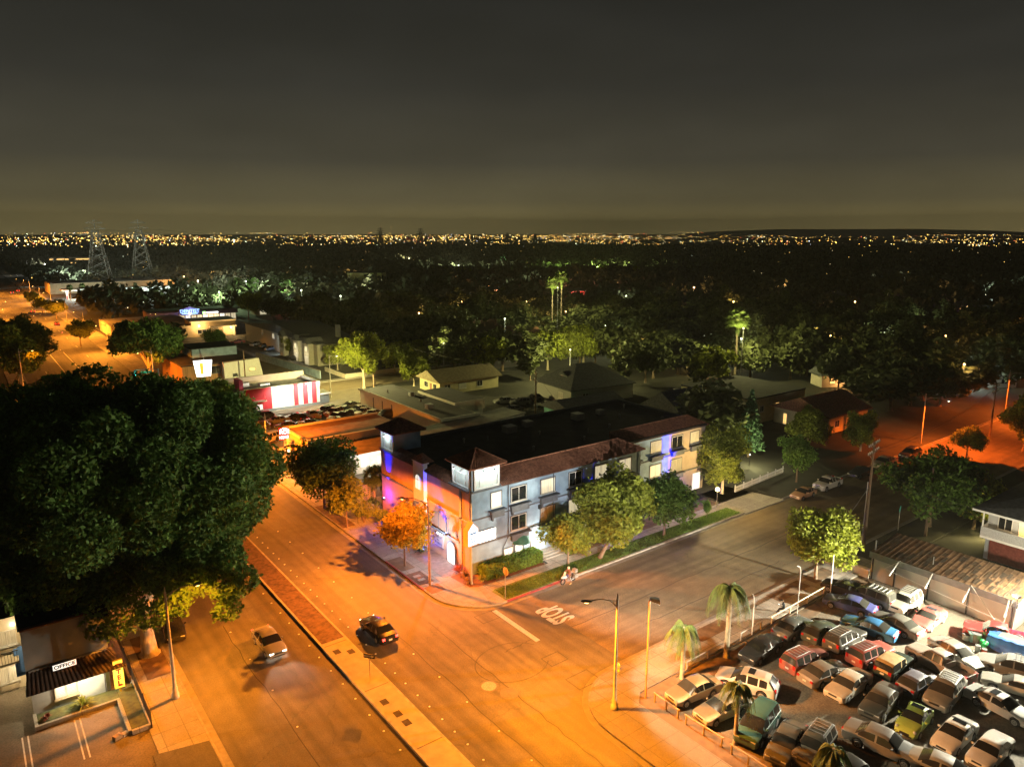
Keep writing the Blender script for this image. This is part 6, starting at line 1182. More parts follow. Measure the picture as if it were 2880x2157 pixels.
cobra((9.9, 150.0, .15), 9.0, R(0), 2.4, 'street lamp rising over the dark fig trees at the left', 8000)
cobra((9.9, 205.0, .15), 9.0, R(0), 2.4, 'street lamp further up the boulevard, motel side', 8000)
for k, y in enumerate((250, 300, 350, 405, 460, 520)):
    cobra((34.9, y, .15), 9.0, R(180), 2.4, 'distant street lamp along the far boulevard, hotel side', 12000, base=False, lc=(1, .31, .025))
    cobra((9.9, y + 26, .15), 9.0, R(0), 2.4, 'distant street lamp along the far boulevard, motel side', 12000, base=False, lc=(1, .31, .025))
cobra((131, 54.6, .1), 8.5, R(-80), 3.2, 'street lamp lighting the orange stretch of the side street', 8500, col=(1, .15, .01), group='side street lamps', base=False, cone=150)
cobra((168, 54.6, .1), 8.5, R(-80), 3.0, 'far street lamp on the side street near the frame edge', 8500, col=(1, .15, .01), group='side street lamps', base=False, cone=150)
# lot flood lamp on a slim pole, the corner lamp's orange put into its colour
t = thing('lot_lamp', (39.5, 34.6, .07), R(-35), 'slim pole coloured orange as if lamp-lit, with a white floodlight facing the car lot', 'street lamp'); MB().lathe([(.10, 0), (.09, .1), (.07, 8.4)], 10).build('pole', mat('orange_lit_pole', (.40, .25, .16), .75, .45, .8, .1), t, True)
b = MB(); b.add([(.0, -.15, 8.4), (.0, .15, 8.4), (.75, .34, 8.15), (.75, -.34, 8.15), (.05, -.1, 8.62), (.05, .1, 8.62), (.72, .25, 8.5), (.72, -.25, 8.5)], [(0, 1, 2, 3), (7, 6, 5, 4), (0, 4, 5, 1), (1, 5, 6, 2), (2, 6, 7, 3), (3, 7, 4, 0)]); ho = b.build('lamp_head', mat('flood_housing', (.55, .50, .42), .6, .1, 3), t); MB().add([(.1, -.13, 8.352), (.1, .13, 8.352), (.7, .3, 8.15), (.7, -.3, 8.15)], [(0, 1, 2, 3)]).build('lens', LENSW, ho)
l = light('SPOT', (0, 0, 0), (1, .80, .50), 6000, 'flood_light', size=.15, aim=(.75, .0, -.66), cone=125); l.parent = ho; l.location = (.5, 0, 7.95)
l = light('SPOT', (0, 0, 0), (1, .95, .85), 15000, 'flood_light', size=.15, aim=(.12, 1, -.10), cone=84, blend=.7); l.parent = ho; l.location = (.45, .15, 7.95)  # second beam added as fill for the hotel facade
t = thing('shed_flood_lamp', (72.7, 20.6, .07), R(160), 'bright white floodlight on a short mast at the shed corner', 'floodlight'); MB().tube([(0, 0, 2.4), (0, 0, 4.0)], .05, 6).build('mast', WHITEP, t); MB().tube([(0, 0, 0), (0, 0, 2.397)], .05, 6).build('post', WHITEP, t); b = MB(); b.box(-.1, .35, -.28, .28, 3.95, 4.15); ho = b.build('lamp_head', STEEL, t); MB().box(.352, .37, -.24, .24, 3.97, 4.13).build('lens', LENSW, ho); MB().tube([(0, 0, 3.2), (-1.1, .9, 3.4)], .05, 6).build('brace', WHITEP, t)
l = light('SPOT', (0, 0, 0), (1, .93, .70), 50000, 'flood_light', size=.12, aim=(1, .22, -.30), cone=176, blend=.3); l.parent = ho; l.location = (.6, 0, 4.15)
l = light('POINT', (0, 0, 0), (1, .92, .66), 3000, 'roof_fill', size=.12); l.parent = ho; l.location = (-2.4, .2, 4.9)  # extra point placed above the shed roof to light it
# globe lamp at the hotel driveway
t = thing('globe_lamp', (77.6, 57.0, .16), 0, 'round glowing globe lamp on a post at the hotel driveway', 'lamp'); MB().lathe([(.09, 0), (.05, .1), (.045, 2.2)], 8).build('post', DARK, t); MB().ball((0, 0, 2.46), .28, 12).build('globe', mat('globe_glow', (1, .9, .7), .4, 0, 1, emit=(1, .68, .25), es=16, sample=False), t, True)
l = light('POINT', (0, 0, 0), (1, .70, .26), 3200, 'globe_light', size=.2); l.parent = t; l.location = (0, -.35, 2.7)
# driveway lamp lighting the hotel drive
t = thing('driveway_floodlight', (36.9, 80.9, .16), R(-88), 'small floodlight among the shrubs washing the hotel driveway white', 'floodlight'); MB().tube([(0, 0, 0), (0, 0, 1.9)], .04, 6).build('post', DARK, t); b = MB(); b.box(-.05, .2, -.2, .2, 1.9, 2.1); ho = b.build('lamp_head', STEEL, t); MB().box(.202, .21, -.17, .17, 1.93, 2.08).build('lens', LENSW, ho)
l = light('SPOT', (0, 0, 0), (1, .97, .80), 9000, 'drive_light', size=.1, aim=(1, .05, -.75), cone=84); l.parent = ho; l.location = (.35, 0, 2.1)
l = light('POINT', (0, 0, 0), (1, .95, .7), 120, 'drive_spill', size=.1); l.parent = ho; l.location = (.2, 0, 2.4)
# lamp lighting the trees at the cross street
cobra((64.0, 151.5, .1), 9.5, R(0), 1.5, 'lamp among the yellow lit trees of the cross street', 9000, col=(1, .86, .30), group='cross street lamps', base=False, cone=175)
l = light('POINT', (66.2, 151.2, 8.2), (1, .86, .30), 20000, 'lamp_spill', size=.2)
# utility poles
def utility_pole(loc, H, label, az=0, arms=(.3, 1.2), gear=True, group='wooden utility poles'):
    t = thing('utility_pole', loc, az, label, 'utility pole', group); MB().lathe([(.19, -.1), (.17, 1), (.11, H)], 10).build('pole', WOODP, t, True); ins = MB()
    for d in arms:
        b = MB(); b.box(-1.9, 1.9, -.07, .07, H - d - .12, H - d); b.build('crossarm', WOODP, t)
        for x in (-1.75, -1.2, -.6, .6, 1.2, 1.75): ins.lathe([(.05, 0), (.08, .06), (.05, .14), (.07, .18), (.02, .24)], 8, (x, 0, H - d))
    if arms: ins.build('insulator', mat('white_insulator', (.6, .6, .57), .3, .1, 3), t, True); b = MB(); b.tube([(-1.1, .08, H - arms[-1] - .1), (0, .1, H - arms[-1] - .9), (1.1, .08, H - arms[-1] - .1)], .03, 5); b.build('brace', STEEL, t)
    if gear: b = MB(); b.lathe([(.2, 0), (.24, .05), (.24, .8), (.1, .9)], 12, (.4, 0, H - 3.2)); b.build('transformer', STEEL, t, True)
    return t
up = utility_pole((79.6, 38.0, .1), 13.2, 'tall wooden utility pole with two crossarms behind the lot tree', R(10), gear=False); b = MB(); b.tube([(0, .25, 0), (0, .25, 8.4)], .05, 6); b.build('white_conduit', WHITEP, up); b = MB(); b.tube([(0, 0, 8.0), (-4.6, 3.2, .0)], .02, 5); b.build('guy_wire', STEEL, up)
utility_pole((89.9, 35.7, .1), 8.6, 'bare wooden pole in front of the wide spreading tree', arms=(), gear=False)
utility_pole((90.8, 111.8, .05), 9.2, 'wooden utility pole in the yard behind the hotel', R(60), arms=(.4, 2.2))
utility_pole((76.5, 155.4, .1), 13.0, 'wooden pole with crossarms in the yellow lit trees', R(30))
utility_pole((53.7, 178.8, .1), 8.0, 'brown pole beside the slanted white wing', arms=(), gear=False)
utility_pole((146.1, 49.3, .1), 9.5, 'utility pole beside the far orange lit road', R(5), gear=False)
for k, (px, py, h_) in enumerate(((350 / 3.072, 580 + 1220 / 3.072, 0), )): pass
WIRE = mat('cable_black', (.03, .03, .03), .6)
def wire(p, q, sag, label, n=10, r_=.018, group='overhead wires'):
    p, q = Vector(p), Vector(q); b = MB(); b.tube([p.lerp(q, i / n) - Vector((0, 0, sag * 4 * (i / n) * (1 - i / n))) for i in range(n + 1)], r_, 4, cap=False); o = b.build('overhead_wire', WIRE); tag(o, label, 'wire', group)
wire((80.8, 38.6, 11.9), (147.5, 49.5, 9.1), 1.3, 'upper overhead wire from the tall pole along the side street')
wire((78.4, 38.0, 11.9), (145.0, 49.2, 9.1), 1.5, 'lower overhead wire from the tall pole along the side street')
wire((79.8, 37.6, 9.0), (88.4, 29.2, 5.9), .4, 'slack wire from the tall pole to the apartment roof')
wire((89.9, 35.7, 8.5), (88.4, 28.2, 5.8), .3, 'wire from the bare pole to the apartment roof')
wire((92.0, 113.0, 8.9), (77.5, 155.8, 12.0), 1.2, 'long pale wire between the yard pole and the tree pole')
wire((90.2, 110.6, 8.7), (89.0, 103.0, 4.4), .3, 'short wire from the yard pole to the teal house')
wire((79.6, 37.8, 10.5), (71, 5, 9.0), 1.0, 'wire crossing above the shed roof')
# slim lot posts
def slim(loc, H, az, label, curve=True):
    t = thing('lot_post', loc, az, label, 'post', 'white posts along the car lot'); b = MB(); b.tube([(0, 0, 0), (0, 0, H - .5), (.1, 0, H - .15), (.4, 0, H)] if curve else [(0, 0, 0), (0, 0, H)], .05, 7); b.build('post', WHITEP, t, True); MB().lathe([(.1, 0), (.09, .05), (.055, .06)], 8).build('foot', STEEL, t)
slim((54.0, 35.0, .1), 3.9, R(60), 'shorter white post with a bent top by the lot fence'); slim((60.8, 34.7, .1), 5.0, R(150), 'taller white post with a bent top beside the seated person'); slim((67.3, 35.0, .1), 4.3, 0, 'straight white post at the lot corner near the bright tree', False)
# pipe fence round the lot
def rail(p, q, label, n, m=POLE, h=.75, sag=None):
    p, q = Vector(p), Vector(q); L_ = (q - p).length; t = thing('pipe_fence', (p.x, p.y, p.z), math.atan2(q.y - p.y, q.x - p.x), label, 'fence', 'pipe rails round the car lot'); b = MB(); b.tube([(-.15, 0, h), (L_ + .15, 0, h)], .055, 7); b.build('rail', m, t, True)
    for k in range(n): x = L_ * k / max(n - 1, 1); q_ = MB(); q_.box(x - .05, x + .05, -.05, .05, -.05, h - .05); q_.build('fence_post', m, t)
pts = [at(1600 + x / 2.344, 1450 + y / 2.344, .7) for x, y in ((570, 1180), (720, 1285), (775, 1325), (1010, 1470), (1075, 1520), (1300, 1665))]
for k, l_ in ((0, 'short pipe rail nearest the white lot lamp'), (2, 'pipe rail in front of the champagne saloon at the palm'), (4, 'pipe rail at the bottom edge in front of the black saloon')): a, c = pts[k], pts[k + 1]; rail((a.x, a.y, .08), (c.x, c.y, .08), l_, 3, mat('weathered_rail', (.30, .24, .17), .8, .25, 4))
rail((45.0, 35.1, .1), (50.6, 35.1, .1), 'pipe rail between the two lot palms', 3); rail((52.5, 35.1, .1), (55.5, 35.1, .1), 'short pipe rail at the shorter bent post', 2); rail((57.2, 35.1, .1), (66.6, 35.3, .1), 'long pale pipe rail on which the person sits', 4, mat('cream_rail', (.55, .48, .34), .6, .15, 3))
MB_ = MB(); MB_.box(43.5, 67, 34.9, 35.02, 0, .18); tag(MB_.build('fence_plinth', mat('dark_timber', (.08, .06, .04), .9, .3, 3, .2)), 'dark timber plinth under the car lot rails', 'plinth')
# person on the rail
def skin_body(name, joints, bones, m, parent=None, sub=2, root=0):
    me = bpy.data.meshes.new(name); me.from_pydata([j[0] for j in joints], bones, []); me.materials.append(m); o = link(name, me, parent); sk = o.modifiers.new('skin', 'SKIN')
    for v, j in zip(me.skin_vertices[0].data, joints): r_ = j[1]; v.radius = r_ if hasattr(r_, '__len__') else (r_, r_)
    me.skin_vertices[0].data[root].use_root = True; s = o.modifiers.new('sub', 'SUBSURF'); s.levels = sub; s.render_levels = sub; sk.use_smooth_shade = True; return o
SKIN = mat('skin', (.42, .25, .17), .6, .08, 5); CLB = mat('dark_jacket', (.02, .022, .028), .85, .2, 8); HAIRB = mat('hair_black', (.012, .010, .009), .6, .2, 12)
def hand(parent, w_, d, up, m, curl=.5):
    """palm, four unequal bent fingers and a thumb leaving the side of the palm"""
    w_, d, up = Vector(w_), Vector(d).normalized(), Vector(up).normalized(); s = d.cross(up).normalized(); b = MB(); b.tube([w_, w_ + d * .05, w_ + d * .095], [.026, .036, .034], 8)
    for k, (o, L_) in enumerate(((-.030, .068), (-.010, .078), (.011, .073), (.030, .056))):
        p0 = w_ + d * .085 + s * o; p1 = p0 + d * L_ * .5; dd = (d * math.cos(curl) - up * math.sin(curl)); p2 = p1 + dd * L_ * .32; d3 = (d * math.cos(curl * 2) - up * math.sin(curl * 2)); b.tube([p0, p1, p2, p2 + d3 * L_ * .25], [.010, .0095, .009, .007], 6)
    t0 = w_ + d * .03 - s * .03; b.tube([t0, t0 + (d * .6 - s * .8) * .035, t0 + (d * .95 - s * .4) * .065], [.013, .011, .008], 6); return b.build('hand', m, parent, True)
def head_mesh(c, fwd, m, parent, hairm, scale=1.0):
    """skull with brow, nose, mouth, chin, ears and eyes, facing fwd"""
    f = Vector(fwd).normalized(); u = Vector((0, 0, 1)); s = f.cross(u).normalized(); u = s.cross(f); c = Vector(c); P = lambda a, b_, z: c + (s * a + f * b_ + u * z) * scale; b = MB(); n, mm = 14, 10
    for i in range(mm + 1):
        th = math.pi * i / mm; z = math.cos(th); rad = math.sin(th) ** .85
        for k in range(n):
            ph = 2 * math.pi * k / n; x, y = math.cos(ph) * rad, math.sin(ph) * rad; jaw = 1 - .30 * max(0, -z) ; b.v.append(tuple(P(.076 * x * jaw, .098 * y * (1 - .12 * max(0, -z)) + .012 * max(0, -z), .118 * z)))
    for i in range(mm):
        for k in range(n): b.f.append((i * n + k, (i + 1) * n + k, (i + 1) * n + (k + 1) % n, i * n + (k + 1) % n)); b.mi.append(0)
    b.add([P(-.012, .088, .02), P(.012, .088, .02), P(.018, .09, -.03), P(-.018, .09, -.03), P(0, .122, -.024)], [(0, 1, 4), (1, 2, 4), (2, 3, 4), (3, 0, 4)])
    for e in (1, -1): b.tube([P(e * .076, -.01, .025), P(e * .088, -.014, .0), P(e * .076, -.004, -.03)], [.008, .014, .008], 6)
    o = b.build('head', m, parent, True, ang=60); ey = MB()
    for e in (1, -1): ey.ball(tuple(P(e * .03, .084, .008)), .011 * scale, 6)
    ey.build('eye', HAIRB, o); mo = MB(); mo.add([P(-.024, .093, -.058), P(.024, .093, -.058), P(.018, .094, -.068), P(-.018, .094, -.068)], [(0, 1, 2, 3)]); mo.build('mouth', mat('lips', (.25, .09, .07), .5), o)
    h = MB()
    for i in range(7):
        th = math.pi * .56 * i / 6
        for k in range(n):
            ph = 2 * math.pi * k / n; front = math.sin(ph); lim = th if front < .3 else th * .72; h.v.append(tuple(P(.084 * math.cos(ph) * math.sin(lim), .106 * front * math.sin(lim) - .004, .128 * math.cos(lim) + .002)))
    for i in range(6):
        for k in range(n): h.f.append((i * n + k, (i + 1) * n + k, (i + 1) * n + (k + 1) % n, i * n + (k + 1) % n)); h.mi.append(0)
    h.build('hair', hairm, o, True); return o
pe = thing('person', (59.3, 35.2, .12), R(120), 'person in dark clothes sitting on the pale rail, looking at a lit phone', 'person')
J = [((-.02, 0, .82), (.15, .13)), ((0, 0, 1.02), (.15, .11)), ((.05, 0, 1.24), (.17, .12)), ((.10, 0, 1.38), (.12, .09)), ((.14, 0, 1.46), .055),
     ((.10, .17, 1.36), .065), ((.12, .25, 1.10), .048), ((.33, .11, 1.08), .036), ((.10, -.17, 1.36), .065), ((.12, -.25, 1.10), .048), ((.33, -.08, 1.08), .036),
     ((.02, .10, .80), .095), ((.42, .14, .72), .072), ((.50, .15, .36), .052), ((.52, .15, .09), .04), ((.02, -.10, .80), .095), ((.40, -.15, .70), .072), ((.58, -.16, .36), .052), ((.66, -.16, .08), .04)]
Bn = [(0, 1), (1, 2), (2, 3), (3, 4), (3, 5), (5, 6), (6, 7), (3, 8), (8, 9), (9, 10), (0, 11), (11, 12), (12, 13), (13, 14), (0, 15), (15, 16), (16, 17), (17, 18)]
bo = skin_body('body', J, Bn, CLB, pe); head_mesh((.20, 0, 1.60), (.9, 0, -.45), SKIN, pe, HAIRB); hand(pe, (.34, .10, 1.09), (.8, -.4, .3), (-.3, 0, 1), SKIN, .7); hand(pe, (.34, -.08, 1.09), (.8, .4, .3), (-.3, 0, 1), SKIN, .7)
sh = MB()
for x, y, z in ((.52, .15, .0), (.66, -.16, .0)): sh.tube([(x - .07, y, .045), (x + .08, y, .045), (x + .2, y, .03)], [.045, .05, .025], 8)
sh.build('shoe', mat('grey_shoe', (.2, .22, .22), .7), pe, True)
ph = thing('mobile_phone', (59.3, 35.2, .12), R(120), 'small lit mobile phone held by the person on the rail', 'phone'); b = MB(); b.add([(.43, -.04, 1.10), (.43, .04, 1.10), (.49, .04, 1.23), (.49, -.04, 1.23), (.445, -.04, 1.095), (.445, .04, 1.095), (.505, .04, 1.225), (.505, -.04, 1.225)], [(4, 5, 6, 7), (0, 4, 7, 3), (1, 2, 6, 5), (3, 7, 6, 2), (0, 1, 5, 4)]); b.build('case', DARK, ph); MB().add([(.428, -.036, 1.105), (.428, .036, 1.105), (.488, .036, 1.228), (.488, -.036, 1.228)], [(3, 2, 1, 0)]).build('screen', mat('phone_glow', (1, 1, 1), .3, 0, 1, emit=(.95, .95, 1), es=4, sample=False), ph)
# parked bicycle beside the person? low dark bundle at the feet
bu = thing('backpack', (58.0, 34.4, .08), .5, 'dark bundle lying under the rail beside the seated person', 'bag'); b = MB(); b.ball((0, 0, .24), .28, 10, 1, .75, .85); b.build('bag', DARK, bu, True); b = MB(); b.tube([(-.1, .15, .4), (-.12, .24, .25), (-.1, .18, .08)], .02, 5).tube([(.1, .15, .4), (.12, .24, .25), (.1, .18, .08)], .02, 5); b.build('strap', mat('pink_strap', (.4, .12, .15), .7), bu)
# motorcycle and rider at the hotel kerb
mo = thing('motorcycle', (47.6, 52.95, .004), R(182), 'blue and white touring motorcycle with silver luggage boxes at the hotel kerb', 'motorcycle')
for x, l_ in ((.78, 1), (-.74, 1)):
    b = MB(); n = 20; R0, r0 = .30, .075
    for i in range(n):
        a = 2 * math.pi * i / n
        for k in range(8): c_ = 2 * math.pi * k / 8; b.v.append((x + (R0 + r0 * math.cos(c_)) * math.cos(a), r0 * .85 * math.sin(c_), .375 + (R0 + r0 * math.cos(c_)) * math.sin(a)))
    for i in range(n):
        for k in range(8): b.f.append((i * 8 + k, ((i + 1) % n) * 8 + k, ((i + 1) % n) * 8 + (k + 1) % 8, i * 8 + (k + 1) % 8)); b.mi.append(0)
    wo_ = b.build('wheel', BLACKR, mo, True); q = MB(); q.tube([(x, -.05, .375), (x, .05, .375)], .06, 8)
    for k in range(10): a = 2 * math.pi * k / 10; q.tube([(x, 0, .375), (x + .24 * math.cos(a), 0, .375 + .24 * math.sin(a))], .01, 4)
    q.build('rim', mat('alloy', (.4, .4, .4)), wo_)
b = MB(); b.tube([(.78, .1, .375), (.56, .1, .95)], .03, 6).tube([(.78, -.1, .375), (.56, -.1, .95)], .03, 6).tube([(-.74, .09, .375), (-.2, .09, .5), (.1, .09, .42)], .035, 6).tube([(-.74, -.09, .375), (-.2, -.09, .5), (.1, -.09, .42)], .035, 6).tube([(.5, 0, .9), (-.1, 0, .75), (-.75, 0, .8)], .04, 6); b.build('frame', DARK, mo, True)
b = MB(); b.box(-.18, .3, -.2, .2, .32, .62); b.tube([(.05, -.34, .45), (.05, .34, .45)], .1, 8); b.build('engine', STEEL, mo); b = MB(); b.tube([(.2, .2, .35), (-.2, .2, .32), (-.95, .22, .5)], [.035, .04, .06], 8); b.build('exhaust', STEEL, mo, True)
b = MB(); b.ball((.16, 0, .86), .30, 12, 1.0, .62, .55); b.build('fuel_tank', mat('bike_blue', (.06, .08, .22), .25, .1, 3, coat=.6), mo, True); b = MB(); b.add([(.42, -.2, .70), (.42, .2, .70), (1.02, .05, .78), (1.02, -.05, .78), (.45, -.17, 1.02), (.45, .17, 1.02), (.78, .1, .98), (.78, -.1, .98)], [(0, 3, 2, 1), (4, 5, 6, 7), (0, 1, 5, 4), (1, 2, 6, 5), (2, 3, 7, 6), (3, 0, 4, 7)]); b.build('fairing', mat('bike_white', (.36, .37, .4), .3, .1, 3, coat=.5), mo)
b = MB(); b.add([(.62, -.15, 1.0), (.62, .15, 1.0), (.46, .13, 1.38), (.46, -.13, 1.38)], [(0, 1, 2, 3)]); b.build('windshield', mat('clear_screen', (.5, .52, .55), .1, .1, 3), mo); b = MB(); b.ball((-.35, 0, .88), .36, 10, 1.0, .42, .22); b.build('seat', BLACKR, mo, True); b = MB(); b.tube([(.44, -.42, 1.06), (.5, -.1, 1.02), (.5, .1, 1.02), (.44, .42, 1.06)], .018, 6); b.build('handlebar', DARK, mo)
ALB = mat('luggage_silver', (.3, .3, .29), .35, .1, 3, metal=.4)
for (x0, x1, y0, y1, z0, z1) in ((-.98, -.52, .2, .46, .5, .92), (-.98, -.52, -.46, -.2, .5, .92), (-1.1, -.72, -.24, .24, .98, 1.32)): b = MB(); b.box(x0, x1, y0, y1, z0, z1); q = b.build('luggage_box', ALB, mo); l2 = MB(); l2.box(x0 - .006, x1 + .006, y0 - .006, y1 + .006, z1 - .12, z1 - .09); l2.build('lid_seam', DARK, q)
MB().ball((.98, 0, .86), .09, 8).build('headlight', HLM, mo)
ri = thing('person', (47.6, 52.95, .004), R(182), 'motorcycle rider in a light helmet and brown jacket astride the touring motorcycle', 'person'); JK = mat('brown_jacket', (.14, .075, .055), .7, .15, 5)
J = [((-.22, 0, .98), (.15, .14)), ((-.20, 0, 1.16), (.15, .12)), ((-.12, 0, 1.36), (.18, .13)), ((-.08, 0, 1.50), (.12, .09)), ((-.05, 0, 1.57), .055), ((-.08, .19, 1.47), .07), ((.10, .31, 1.24), .052), ((.36, .34, 1.10), .04), ((-.08, -.19, 1.47), .07), ((.10, -.31, 1.24), .052), ((.36, -.34, 1.10), .04),
     ((-.18, .12, .96), .10), ((.18, .26, .78), .078), ((.05, .33, .40), .056), ((.0, .36, .12), .044), ((-.18, -.12, .96), .10), ((.18, -.26, .78), .078), ((.05, -.29, .52), .056), ((-.02, -.28, .40), .044)]
skin_body('body', J, Bn, JK, ri); hm = MB(); hm.ball((0.0, 0, 1.70), .15, 14, 1.08, .92, 1.0); ho = hm.build('helmet', mat('helmet_cream', (.42, .38, .28), .3, .05, 3, coat=.5), ri, True); head_mesh((.03, 0, 1.665), (1, 0, -.05), SKIN, ri, HAIRB, .9); vs = MB(); vs.ball((.045, 0, 1.69), .125, 12, 1.0, .88, .42); vs.build('visor', GLASSD, ho, True)
hand(ri, (.37, .34, 1.10), (.9, .1, -.3), (.3, 0, 1), BLACKR, .9); hand(ri, (.37, -.34, 1.10), (.9, -.1, -.3), (.3, 0, 1), BLACKR, .9); sh = MB(); sh.tube([(-.08, .36, .06), (.08, .37, .05), (.2, .38, .035)], [.05, .055, .03], 8).tube([(-.1, -.28, .38), (.08, -.28, .36), (.18, -.28, .35)], [.05, .055, .03], 8); sh.build('boot', mat('yellow_boot', (.36, .28, .12), .6), ri, True)
# hydrant, stop sign, one-way sign, street signs, signal
g = at(1738, 1890); t = thing('fire_hydrant', (g.x, g.y, .15), R(200), 'yellow fire hydrant on the car lot corner', 'fire hydrant'); HY_ = mat('hydrant_yellow', (.55, .42, .05), .5, .1, 4); MB().lathe([(.17, 0), (.17, .05), (.12, .07), (.12, .5), (.15, .52), (.15, .57), (.12, .6), (.09, .70), (.03, .76)], 12).build('barrel', HY_, t, True)
for a in (0, 2.1, 4.2): MB().tube([(.1 * math.cos(a), .1 * math.sin(a), .4), (.2 * math.cos(a), .2 * math.sin(a), .4)], [.065, .07], 8).build('outlet', HY_, t)
MB().lathe([(.03, 0), (.03, .05)], 6, (0, 0, .76)).build('cap_nut', HY_, t)
g = at(1421, 1688); t = thing('stop_sign', (g.x, g.y, .16), R(0), 'stop sign seen from behind on the hotel lawn corner', 'road sign'); MB().tube([(0, 0, 0), (0, 0, 3.2)], .04, 6).build('post', STEEL, t)
b = MB(); oc = [(.45 * math.cos(R(22.5 + 45 * k)), .45 * math.sin(R(22.5 + 45 * k))) for k in range(8)]; b.add([(.05, y, 2.95 + z) for y, z in oc] + [(.075, y, 2.95 + z) for y, z in oc], [tuple(range(7, -1, -1)), tuple(range(8, 16))] + [(i, (i + 1) % 8, 8 + (i + 1) % 8, 8 + i) for i in range(8)]); q = b.build('sign_plate', mat('sign_back', (.30, .20, .15), .6, .2, 3), t); b = MB(); b.add([(.079, y * .97, 2.95 + z * .97) for y, z in oc], [tuple(range(8))]); b.build('sign_face', mat('sign_face_red', (.4, .02, .02), .4), q); text('sign_word', 'STOP', .33, (.082, 0, 2.95), (R(90), 0, R(90)), PAINT, q, .001)
g = at(700 + 755 / 2.212, 1500 + 918 / 2.212); t = thing('one_way_sign', (g.x, g.y, .165), R(-52), 'one way arrow sign on a thin post on the median', 'road sign'); MB().tube([(0, 0, 0), (0, 0, 2.3)], .03, 6).build('post', STEEL, t); b = MB(); b.box(-.5, .5, -.03, .0, 1.95, 2.3); q = b.build('sign_plate', mat('sign_black', (.02, .02, .022), .5), t)
b = MB(); b.add([(-.44, -.036, 2.06), (.22, -.036, 2.06), (.22, -.036, 1.99), (.45, -.036, 2.125), (.22, -.036, 2.26), (.22, -.036, 2.19), (-.44, -.036, 2.19)], [(0, 1, 5, 6), (2, 3, 4)]); b.build('sign_arrow', PAINT, q); text('sign_word', 'ONE WAY', .12, (-.1, -.039, 2.125), (R(90), 0, 0), mat('sign_black', (.02, .02, .02)), q, .001)
GS = mat('street_sign_glow', (.02, .26, .16), .5, .05, 2, emit=(.05, .5, .32), es=.15, sample=False)  # sign plates glow faintly by emission in their own green
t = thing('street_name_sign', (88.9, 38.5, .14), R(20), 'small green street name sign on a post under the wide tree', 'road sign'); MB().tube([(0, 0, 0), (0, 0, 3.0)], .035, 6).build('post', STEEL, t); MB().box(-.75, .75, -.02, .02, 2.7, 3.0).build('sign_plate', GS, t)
g = at(375, 1050, 5.6); t = thing('traffic_signal', (33.9, 176.0, .15), R(183), 'traffic signal showing green above the boulevard beyond the fig trees', 'traffic light'); MB().lathe([(.16, 0), (.12, 6.2)], 10).build('pole', STEEL, t); MB().tube([(0, 0, 6.0), (2.5, 0, 6.4), (33.9 - g.x, 0, 6.4)], [.09, .07, .05], 8).build('mast_arm', STEEL, t); b = MB(); xa = 33.9 - g.x; b.box(xa - .22, xa + .22, .06, .36, 5.3, 6.5); so = b.build('signal_head', mat('signal_black', (.02, .02, .02), .6), t)
MB().ball((xa, .38, 5.55), .20, 10, 1, .4, 1).build('green_lens', mat('signal_green', (0, .8, .6), .4, 0, 1, emit=(.05, 1.0, .75), es=26, sample=False), so); l = light('POINT', (0, 0, 0), (.05, 1, .75), 110, 'signal_light', size=.2); l.parent = so; l.location = (xa, .9, 5.55); MB().box(1.5, 3.6, -.03, .03, 5.4, 5.95).build('street_name_plate', GS, t)
# picket fence
t = thing('picket_fence', (84.5, 59.0, .13), R(4), 'white picket fence along the lawn beyond the hotel driveway', 'fence'); b = MB()
for k in range(60): x = .22 * k; b.box(x, x + .09, -.015, .015, 0, .85)
b.build('pickets', WHITEP, t); b = MB(); b.box(0, 13.3, .016, .06, .2, .28).box(0, 13.3, .016, .06, .62, .7); b.build('rail', WHITEP, t)
for k in range(7): MB().box(2.2 * k - .06, 2.2 * k + .06, .062, .16, 0, 1.0).build('fence_post', WHITEP, t)
# clutter by the red pickup
def bucket(px, py, r_, h, col, label, name='bucket', cat='bucket', lid=True):
    g = at(px, py, .1); t = thing(name, (g.x, g.y, .065), 0, label, cat, 'clutter by the red pickup'); MB().lathe([(r_ * .9, 0), (r_, h * .5), (r_, h)], 14).build('body', mat('bucket_' + label.split()[0], col, .6, .25, 3), t, True); MB().lathe([(r_ * 1.06, h - .05), (r_ * 1.06, h + .01), (.01, h + .015)], 14).build('rim', DARK if lid else STEEL, t)
bucket(2716, 1797, .3, .55, (.5, .5, .46), 'white pail standing left of the barrel'); bucket(2745, 1803, .42, .85, (.13, .10, .07), 'brown barrel in the middle of the clutter', 'barrel', 'barrel'); bucket(2749, 1828, .22, .5, (.5, .55, .52), 'pale pail in front of the brown barrel'); bucket(2768, 1835, .2, .4, (.5, .08, .04), 'red pail right of the pale pail'); bucket(2708, 1790, .45, .22, (.03, .03, .03), 'black round tub behind the white pail', 'tub', 'tub')
g = at(2765, 1812, .3); t = thing('rubbish_bag', (g.x, g.y, .065), 0, 'bright green plastic bags heaped beside the brown barrel', 'bag', 'clutter by the red pickup'); b = MB()
for k in range(9): b.ball((rnd.uniform(-.35, .35), rnd.uniform(-.3, .3), .2 + .45 * rnd.random()), rnd.uniform(.16, .28), 7, 1, .9, .8)
b.build('bag', mat('green_plastic', (.02, .42, .10), .3, .3, 5), t, False)
g = at(2735, 1780, .8); t = thing('cooler_box', (g.x, g.y, .065), .7, 'light teal lid board propped on the clutter pile', 'lid', 'clutter by the red pickup'); b = MB(); b.box(-.4, .4, -.3, .3, .75, .82).box(-.3, .3, -.2, .2, 0, .747); b.build('lid', mat('teal_plastic', (.30, .52, .50), .5, .1, 3), t)
